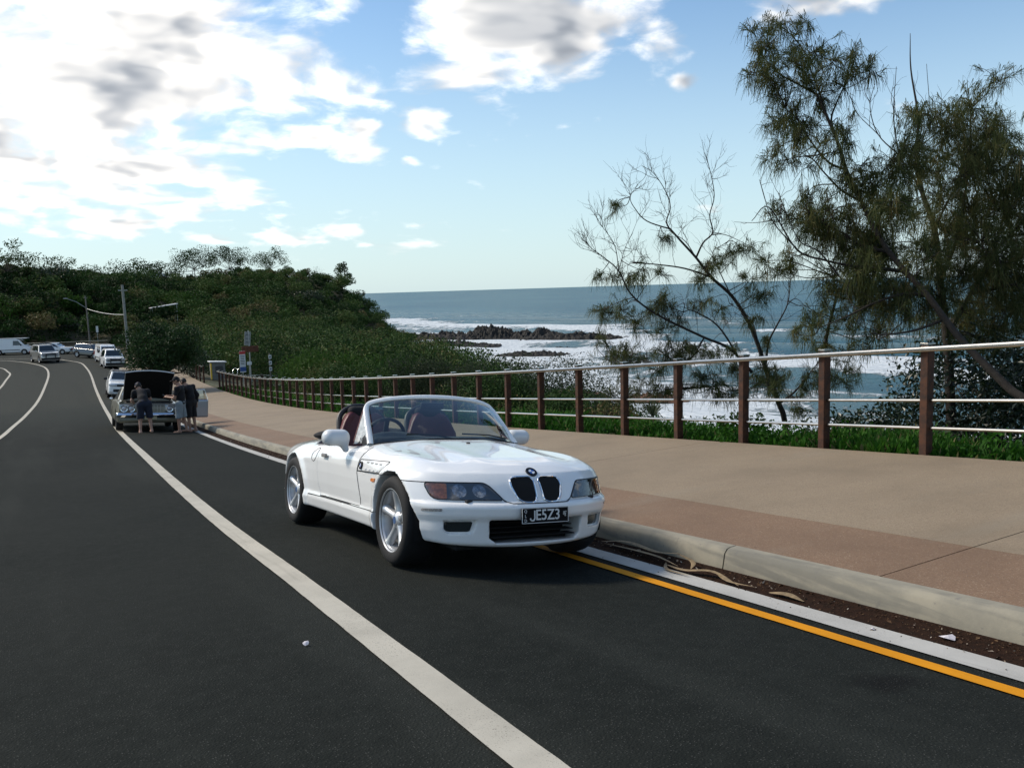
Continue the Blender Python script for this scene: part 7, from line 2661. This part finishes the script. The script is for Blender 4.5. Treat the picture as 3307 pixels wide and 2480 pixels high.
# bending over the engine, back to the camera
A = dict(STAND)
A.update(hip_l=(-.10, -.08, .92), hip_r=(.10, -.08, .92), pelvis=(0, -.06, .96), belly=(0, .08, 1.08), chest=(0, .30, 1.22), neck=(0, .44, 1.33), sh_l=(-.19, .36, 1.27), sh_r=(.19, .36, 1.27), el_l=(-.27, .44, 1.02), wr_l=(-.22, .62, .95), el_r=(.27, .44, 1.02), wr_r=(.22, .62, .95), head=(-.04, .54, 1.44), face=(-.1, 1, -.75), kn_l=(-.13, -.02, .49), kn_r=(.15, -.02, .49), an_l=(-.16, -.05, .09), an_r=(.17, -.05, .09))
person('barefoot man in navy shorts bending under the raised bonnet', .32, 23.15, 0.04, A, BLK, NAVY, SKIN2, HAIR, CAPB, scale=.98)
# looking at something in his hands, seen from the side facing left
B = dict(STAND)
B.update(el_l=(-.24, .10, 1.14), wr_l=(-.10, .36, 1.16), el_r=(.24, .10, 1.14), wr_r=(.06, .36, 1.18), head=(0, .08, 1.67), face=(-.25, 1, -.35), kn_l=(-.11, .05, .50), an_l=(-.12, .05, .09), kn_r=(.12, -.02, .50), an_r=(.14, -.10, .09))
pb = person('man in grey shorts and black cap looking down at his phone beside the sedan', 1.42, 23.30, R(62), B, BLK, GREYC, SKIN, HAIR, BLK, scale=1.0)
ph = MB().box((0, 0, 0), (.075, .012, .15), bev=.006).build('phone', M_TRIM)
tag(ph, 'small dark phone held in front of the man in grey shorts', 'phone')
ph.matrix_world = pb.matrix_basis @ Matrix.Translation((-.02, .47, 1.19)) @ Matrix.Rotation(R(-50), 4, 'X')
# leaning in with his head bowed, one arm hanging
C_ = dict(STAND)
C_.update(chest=(0, .06, 1.33), neck=(0, .14, 1.50), head=(0, .24, 1.60), face=(-.15, 1, -.75), sh_l=(-.19, .08, 1.42), sh_r=(.19, .06, 1.42), el_l=(-.26, .16, 1.16), wr_l=(-.16, .38, 1.06), el_r=(.30, .0, 1.15), wr_r=(.33, .06, .90))
person('man in black long sleeves and black shorts with bowed head by the open door', 1.80, 23.75, R(38), C_, BLK, BLK, SKIN, HAIR, None, long_sleeve=True, scale=1.02)
D_ = dict(STAND)
person('person in a dark maroon top standing by the street tree beyond the white SUV', 4.55, 55.6, R(170), D_, MAROON, BLK, SKIN, HAIR, None, scale=1.0, z=float(zpath(4.55, 55.6)), group='people further down the road')

# ------------------------------------------------------------------ poles, signs, small things
M_TIMBER = mat('weathered_timber', (.19, .175, .15), .85, var=.4, vscale=7, bump=.5, bscale=50)
M_GALV = mat('galvanised_steel', (.38, .39, .39), .4, metal=.8, var=.2, vscale=20)
M_SIGNW = mat('sign_white', (.60, .61, .60), .5)
M_SIGNR = mat('sign_red', (.42, .03, .03), .5)
M_SIGNB = mat('sign_blue', (.03, .08, .26), .5)
M_SIGNY = mat('sign_yellow', (.62, .42, .04), .5)


def lnd(x, y):
    return float(land(np.array([x]), np.array([y]))[0])


p1 = empty('power_pole', (6.0, 127.5, -6.5))
tag(p1, 'slim timber power pole with an outreach street lamp at the far bend', 'pole', 'poles at the far bend')
MB().tube([(0, 0, -.5), (-.12, 0, 7.3)], [.12, .08], 10).build('pole_shaft', M_TIMBER, p1, True)
MB().tube([(-.1, 0, 5.6), (-1.3, -.3, 6.5), (-2.4, -.5, 6.95)], [.05, .045, .04], 6).build('lamp_arm', M_GALV, p1, True)
MB().box((-2.6, -.55, 7.0), (.55, .22, .12), bev=.03).build('lamp_head', M_GALV, p1, True)
MB().box((-.12, 0, 7.0), (.5, .08, .10), bev=.01).build('cross_arm', M_TIMBER, p1)
p2 = empty('power_pole', (9.6, 116.0, -6.7))
tag(p2, 'thick concrete power pole rising behind the street tree', 'pole', 'poles at the far bend')
MB().tube([(0, 0, -.5), (-.12, 0, 8.7)], [.19, .15], 12).build('pole_shaft', mat('pole_concrete', (.27, .27, .24), .85, var=.3, vscale=5), p2, True)
MB().box((-.1, 0, 8.0), (1.1, .07, .09)).build('cross_arm', M_GALV, p2)
_a, _b = np.array([6.0 - .1, 127.5, -.95]), np.array([9.6 - .1, 116.0, -.9])
wr_ = MB().tube([tuple(_a + (_b - _a) * t + np.array([0, 0, -1.0 * 4 * t * (1 - t) * .25 - .9 * t])) for t in np.linspace(0, 1, 12)], .035, 5).build('service_cable', M_GALV, None, True)
tag(wr_, 'sagging pale cable strung between the two power poles', 'cable')
ms = empty('marker_sign', (6.9, 126.0, -6.5))
tag(ms, 'narrow white upright marker board beside the slim power pole', 'sign')
MB().tube([(0, 0, -.3), (0, 0, 3.0)], .03, 6).build('post', M_GALV, ms, True)
MB().box((0, -.04, 2.7), (.30, .03, .85), bev=.01).build('board', M_SIGNW, ms)
sh = empty('picnic_shelter', (17.5, 139.0, lnd(17.5, 139) - .2))
tag(sh, 'pale skillion roof of a shelter showing above the scrub', 'shelter')
MB().box((0, 0, 3.1), (4.0, 2.6, .12), rot=Matrix.Rotation(R(-8), 3, 'Y'), bev=.02).build('roof', M_SIGNW, sh)
for _x in (-1.8, 1.8):
    for _y in (-1, 1):
        MB().tube([(_x, _y, -.3), (_x, _y, 3.05 + _x * .12)], .06, 6).build('post', M_GALV, sh, True)

# beach access: shelter box, bike hoop, signs
bx = empty('bin_enclosure', (10.3, 63.0, float(zp(63.0)) - .05))
tag(bx, 'grey bin enclosure with white lid and yellow side at the beach access', 'bin enclosure')
MB().box((0, 0, .62), (1.0, .8, 1.24), bev=.02).build('cabinet', mat('cabinet_grey', (.20, .20, .19), .6, var=.3, vscale=6), bx)
MB().box((0, -.02, 1.31), (1.25, 1.0, .09), rot=Matrix.Rotation(R(4), 3, 'Y'), bev=.03).build('lid', M_SIGNW, bx, True)
MB().box((-.53, -.38, .62), (.10, .10, 1.24), bev=.01).build('yellow_post', M_SIGNY, bx)
MB().box((.05, -.415, .72), (.55, .03, .55), bev=.01).build('chute_door', mat('cabinet_dark', (.06, .06, .06), .6), bx)
hp_ = empty('bike_hoop', (10.9, 60.5, float(zp(60.5)) - .05))
tag(hp_, 'pair of pale curved steel hoops beside the bin enclosure', 'bike rack')
for k in range(2):
    MB().tube(smoothpath([(k * .35, 0, -.1), (k * .35, 0, .55), (k * .35 + .08, .1, .78), (k * .35 + .3, .2, .86)], 5), .03, 7).build('hoop', M_STEEL, hp_, True)

s1 = empty('safety_sign', (10.35, 54.6, lnd(10.35, 54.6)))
tag(s1, 'tall white beach safety sign with red head and blue foot', 'sign', 'signs at the beach access')
MB().tube([(0, 0, -.3), (0, 0, 2.45)], .035, 8).build('post', M_GALV, s1, True)
bd_ = MB().box((0, -.05, 1.72), (.40, .03, 1.45), bev=.01).build('board', M_SIGNW, s1)
MB().box((0, -.068, 2.34), (.40, .012, .20)).build('red_panel', M_SIGNR, bd_)
MB().box((0, -.068, 1.22), (.40, .012, .30)).build('blue_panel', M_SIGNB, bd_)
for k in range(6):
    MB().box((0, -.069, 2.12 - k * .11), (.30 - .04 * (k % 3), .010, .045)).build('text_line', mat('sign_text', (.10, .10, .11), .6), bd_)
s2 = empty('direction_sign', (11.0, 55.2, lnd(11.0, 55.2)))
tag(s2, 'leaning grey sign panel above a rusty name board on a pole', 'sign', 'signs at the beach access')
MB().tube([(0, 0, -.3), (0, 0, 3.9)], .04, 8).build('post', M_GALV, s2, True)
MB().box((-.08, 0, 3.35), (.42, .04, .95), rot=Matrix.Rotation(R(6), 3, 'Y'), bev=.01).build('grey_panel', mat('sign_grey', (.30, .31, .29), .6, var=.4, vscale=6), s2)
for k in range(3):
    MB().box((-.07, -.025, 3.6 - k * .25), (.28, .006, .06), rot=Matrix.Rotation(R(6), 3, 'Y')).build('text_line', MATS['sign_text'], s2)
MB().box((.05, -.03, 2.62), (1.15, .05, .42), bev=.02).build('name_board', mat('rust_board', (.13, .045, .022), .8, var=.5, vscale=8), s2)
s3 = empty('small_sign', (10.75, 54.4, lnd(10.75, 54.4)))
tag(s3, 'small white plate on a grey post beside the safety sign', 'sign', 'signs at the beach access')
MB().tube([(0, 0, -.3), (0, 0, 1.75)], .035, 8).build('post', M_GALV, s3, True)
MB().box((0, -.04, 1.66), (.32, .03, .22), bev=.01).build('plate', M_SIGNW, s3)
s4 = empty('marker_post', (12.3, 55.0, lnd(12.3, 55.0)))
tag(s4, 'banded white marker post right of the beach signs', 'sign', 'signs at the beach access')
MB().tube([(0, 0, -.3), (0, 0, 2.5)], .05, 8).build('post', M_TIMBER, s4, True)
for k in range(3):
    MB().box((.02, -.06, 2.25 - k * .42), (.20, .02, .26), bev=.005).build('plate', M_SIGNW, s4)
    MB().box((.02, -.073, 2.25 - k * .42), (.12, .006, .10)).build('symbol', MATS['sign_text'], s4)

# lookout railing and fence line on the ridge
lk = empty('lookout_rail', (0, 0, 0))
tag(lk, 'low pale railing along the lookout lawn on the ridge', 'fence')
_lp = [(30 + 3.0 * k, 219 - .45 * k) for k in range(11)]
for _x, _y in _lp:
    MB().box((_x, _y, lnd(_x, _y) + .75), (.14, .14, 1.6)).build('post', M_TIMBER, lk)
for _h in (.9, 1.45):
    MB().tube([(x, y, lnd(x, y) + _h) for x, y in _lp], .06, 5).build('rail', M_SIGNW, lk, True)

# surfer and bird out by the reef
sf = empty('surfboard', (118, 186, SEA + .35))
tag(sf, 'tiny dark surfboard afloat beyond the reef', 'surfboard')
MB().tube([(-.9, 0, 0), (-.4, 0, .03), (.5, 0, .03), (1.0, 0, .12)], [.06, .25, .25, .04], 8).build('board', M_TRIM, sf, True)
MB().box((-.7, 0, -.12), (.16, .02, .18), bev=.004).build('fin', M_TRIM, sf)


# ---- litter in the gutter: dry palm sheath, paper scraps, leaf grit
def gz(x, y, l=.012):
    return float(zroad(x, y)) + l


M_PALM = mat('dry_palm', (.27, .19, .10), .8, var=.4, vscale=16, bump=.4, bscale=60)


def strip_leaf(parent, pts, w, name='leaf_strip', fold=.3):
    P = smoothpath(pts, 5)
    T = np.gradient(P, axis=0)
    T /= np.linalg.norm(T, axis=1)[:, None]
    N = np.cross(T, (0, 0, 1.0))
    t = np.linspace(0, 1, len(P))
    ww = w * np.clip(np.sin(np.pi * np.clip(t * .9 + .08, 0, 1)), .12, 1)
    V = np.concatenate([P + N * ww[:, None], P + np.stack([0 * t, 0 * t, ww * fold], 1), P - N * ww[:, None]])
    n = len(P)
    Q = [(i, i + 1, n + i + 1, n + i) for i in range(n - 1)] + [(n + i, n + i + 1, 2 * n + i + 1, 2 * n + i) for i in range(n - 1)]
    return MB().add(V.tolist(), Q).build(name, M_PALM, parent, True)


pf = empty('palm_frond', (0, 0, 0))
tag(pf, 'dry tan palm leaf sheath lying crumpled in the gutter', 'palm frond')
g0 = lambda x, y, l=.02: (x - .07, y - .06, gz(x - .07, y - .06, l))
strip_leaf(pf, [g0(1.14, .10, .03), g0(1.16, -.22, .07), g0(1.12, -.62, .06), g0(1.08, -.92, .10)], .024)
strip_leaf(pf, [g0(1.14, .06, .02), g0(1.10, -.30, .04), g0(1.06, -.70, .05), g0(1.02, -.98, .03)], .016)
strip_leaf(pf, [g0(1.08, -.90, .10), g0(1.12, -1.02, .05), g0(1.05, -1.08, .02)], .02)
strip_leaf(pf, [g0(1.02, -.86, .02), g0(.98, -1.10, .03), g0(1.03, -1.32, .05), g0(.97, -1.62, .02)], .022)
strip_leaf(pf, [g0(.98, -1.05, .02), g0(1.05, -1.30, .04), g0(.98, -1.52, .03), g0(1.02, -1.72, .02)], .016)
strip_leaf(pf, [g0(1.06, -.80, .02), g0(.94, -.96, .02), g0(.92, -1.20, .02)], .014)
lf = strip_leaf(None, [g0(.99, -1.86, .02), g0(1.01, -1.98, .03), g0(1.00, -2.12, .015)], .03, 'dry_leaf')
tag(lf, 'single curled tan leaf in the gutter beyond the palm sheath', 'leaf')


def scrap(name, x, y, s, label, m, z=None, seed=1):
    g = random.Random(seed)
    z = gz(x, y) if z is None else z
    n = 7
    pts = [(s * (1 + .3 * g.uniform(-1, 1)) * math.cos(2 * math.pi * k / n), s * .7 * (1 + .3 * g.uniform(-1, 1)) * math.sin(2 * math.pi * k / n), g.uniform(0, .5) * s) for k in range(n)]
    mb = MB().add(pts + [(0, 0, s * .55)], [(k, (k + 1) % n, n) for k in range(n)])
    o = mb.build(name, m, None)
    o.location = (x, y, z)
    o.rotation_euler = (g.uniform(-.2, .2), g.uniform(-.2, .2), g.random() * 6)
    tag(o, label, 'litter', 'scraps of litter on the road')
    return o


M_PAPER = mat('scrap_paper', (.62, .58, .60), .7, var=.2, vscale=40)
scrap('paper_scrap', 0.94, -3.08, .036, 'white paper scrap lying in the dirt strip at the right', M_PAPER, seed=2)
scrap('paper_scrap', -1.83, -1.46, .019, 'pale scrap lying alone on the asphalt left of the lane line', M_PAPER, seed=3)
scrap('paper_scrap', .80, -2.75, .014, 'tiny pale scrap on the edge of the kerb paint', M_PAPER, seed=4)
scrap('paper_scrap', 0.98, -3.45, .020, 'crumpled pale scrap near the lower right gutter end', mat('scrap_tan', (.40, .33, .24), .8), seed=5)


def gutter_grit():
    g = np.random.default_rng(8)
    n = 9000
    s = -8 + 30 * g.random(n) ** 1.6
    w = np.where(g.random(n) < .75, g.beta(1.2, 2.2, n) * .30, g.beta(1.1, 6, n) * .9)
    x = xk(s) - .015 - w
    z = zroad(x, s) + .006
    C = np.stack([x, s, z + g.random(n) * .006], 1)
    V, Q = leaves(C, .011 * (1 + 2.2 * (g.random(n) < .06)), np.tile([0, 0, 1.0], (n, 1)), .6, .7, g)
    t = g.random(n)
    o = link('gutter_litter', mesh_np('gutter_litter', V, Q, False, attr={'tint': t}), None, m_leaf('leaf_grit', [(0, (.02, .012, .008)), (.55, (.06, .032, .018)), (.9, (.14, .085, .045)), (1, (.5, .45, .38))], .1, .9))
    tag(o, 'leaf grit and crumbs strewn along the gutter', 'litter', kind='stuff')


gutter_grit()
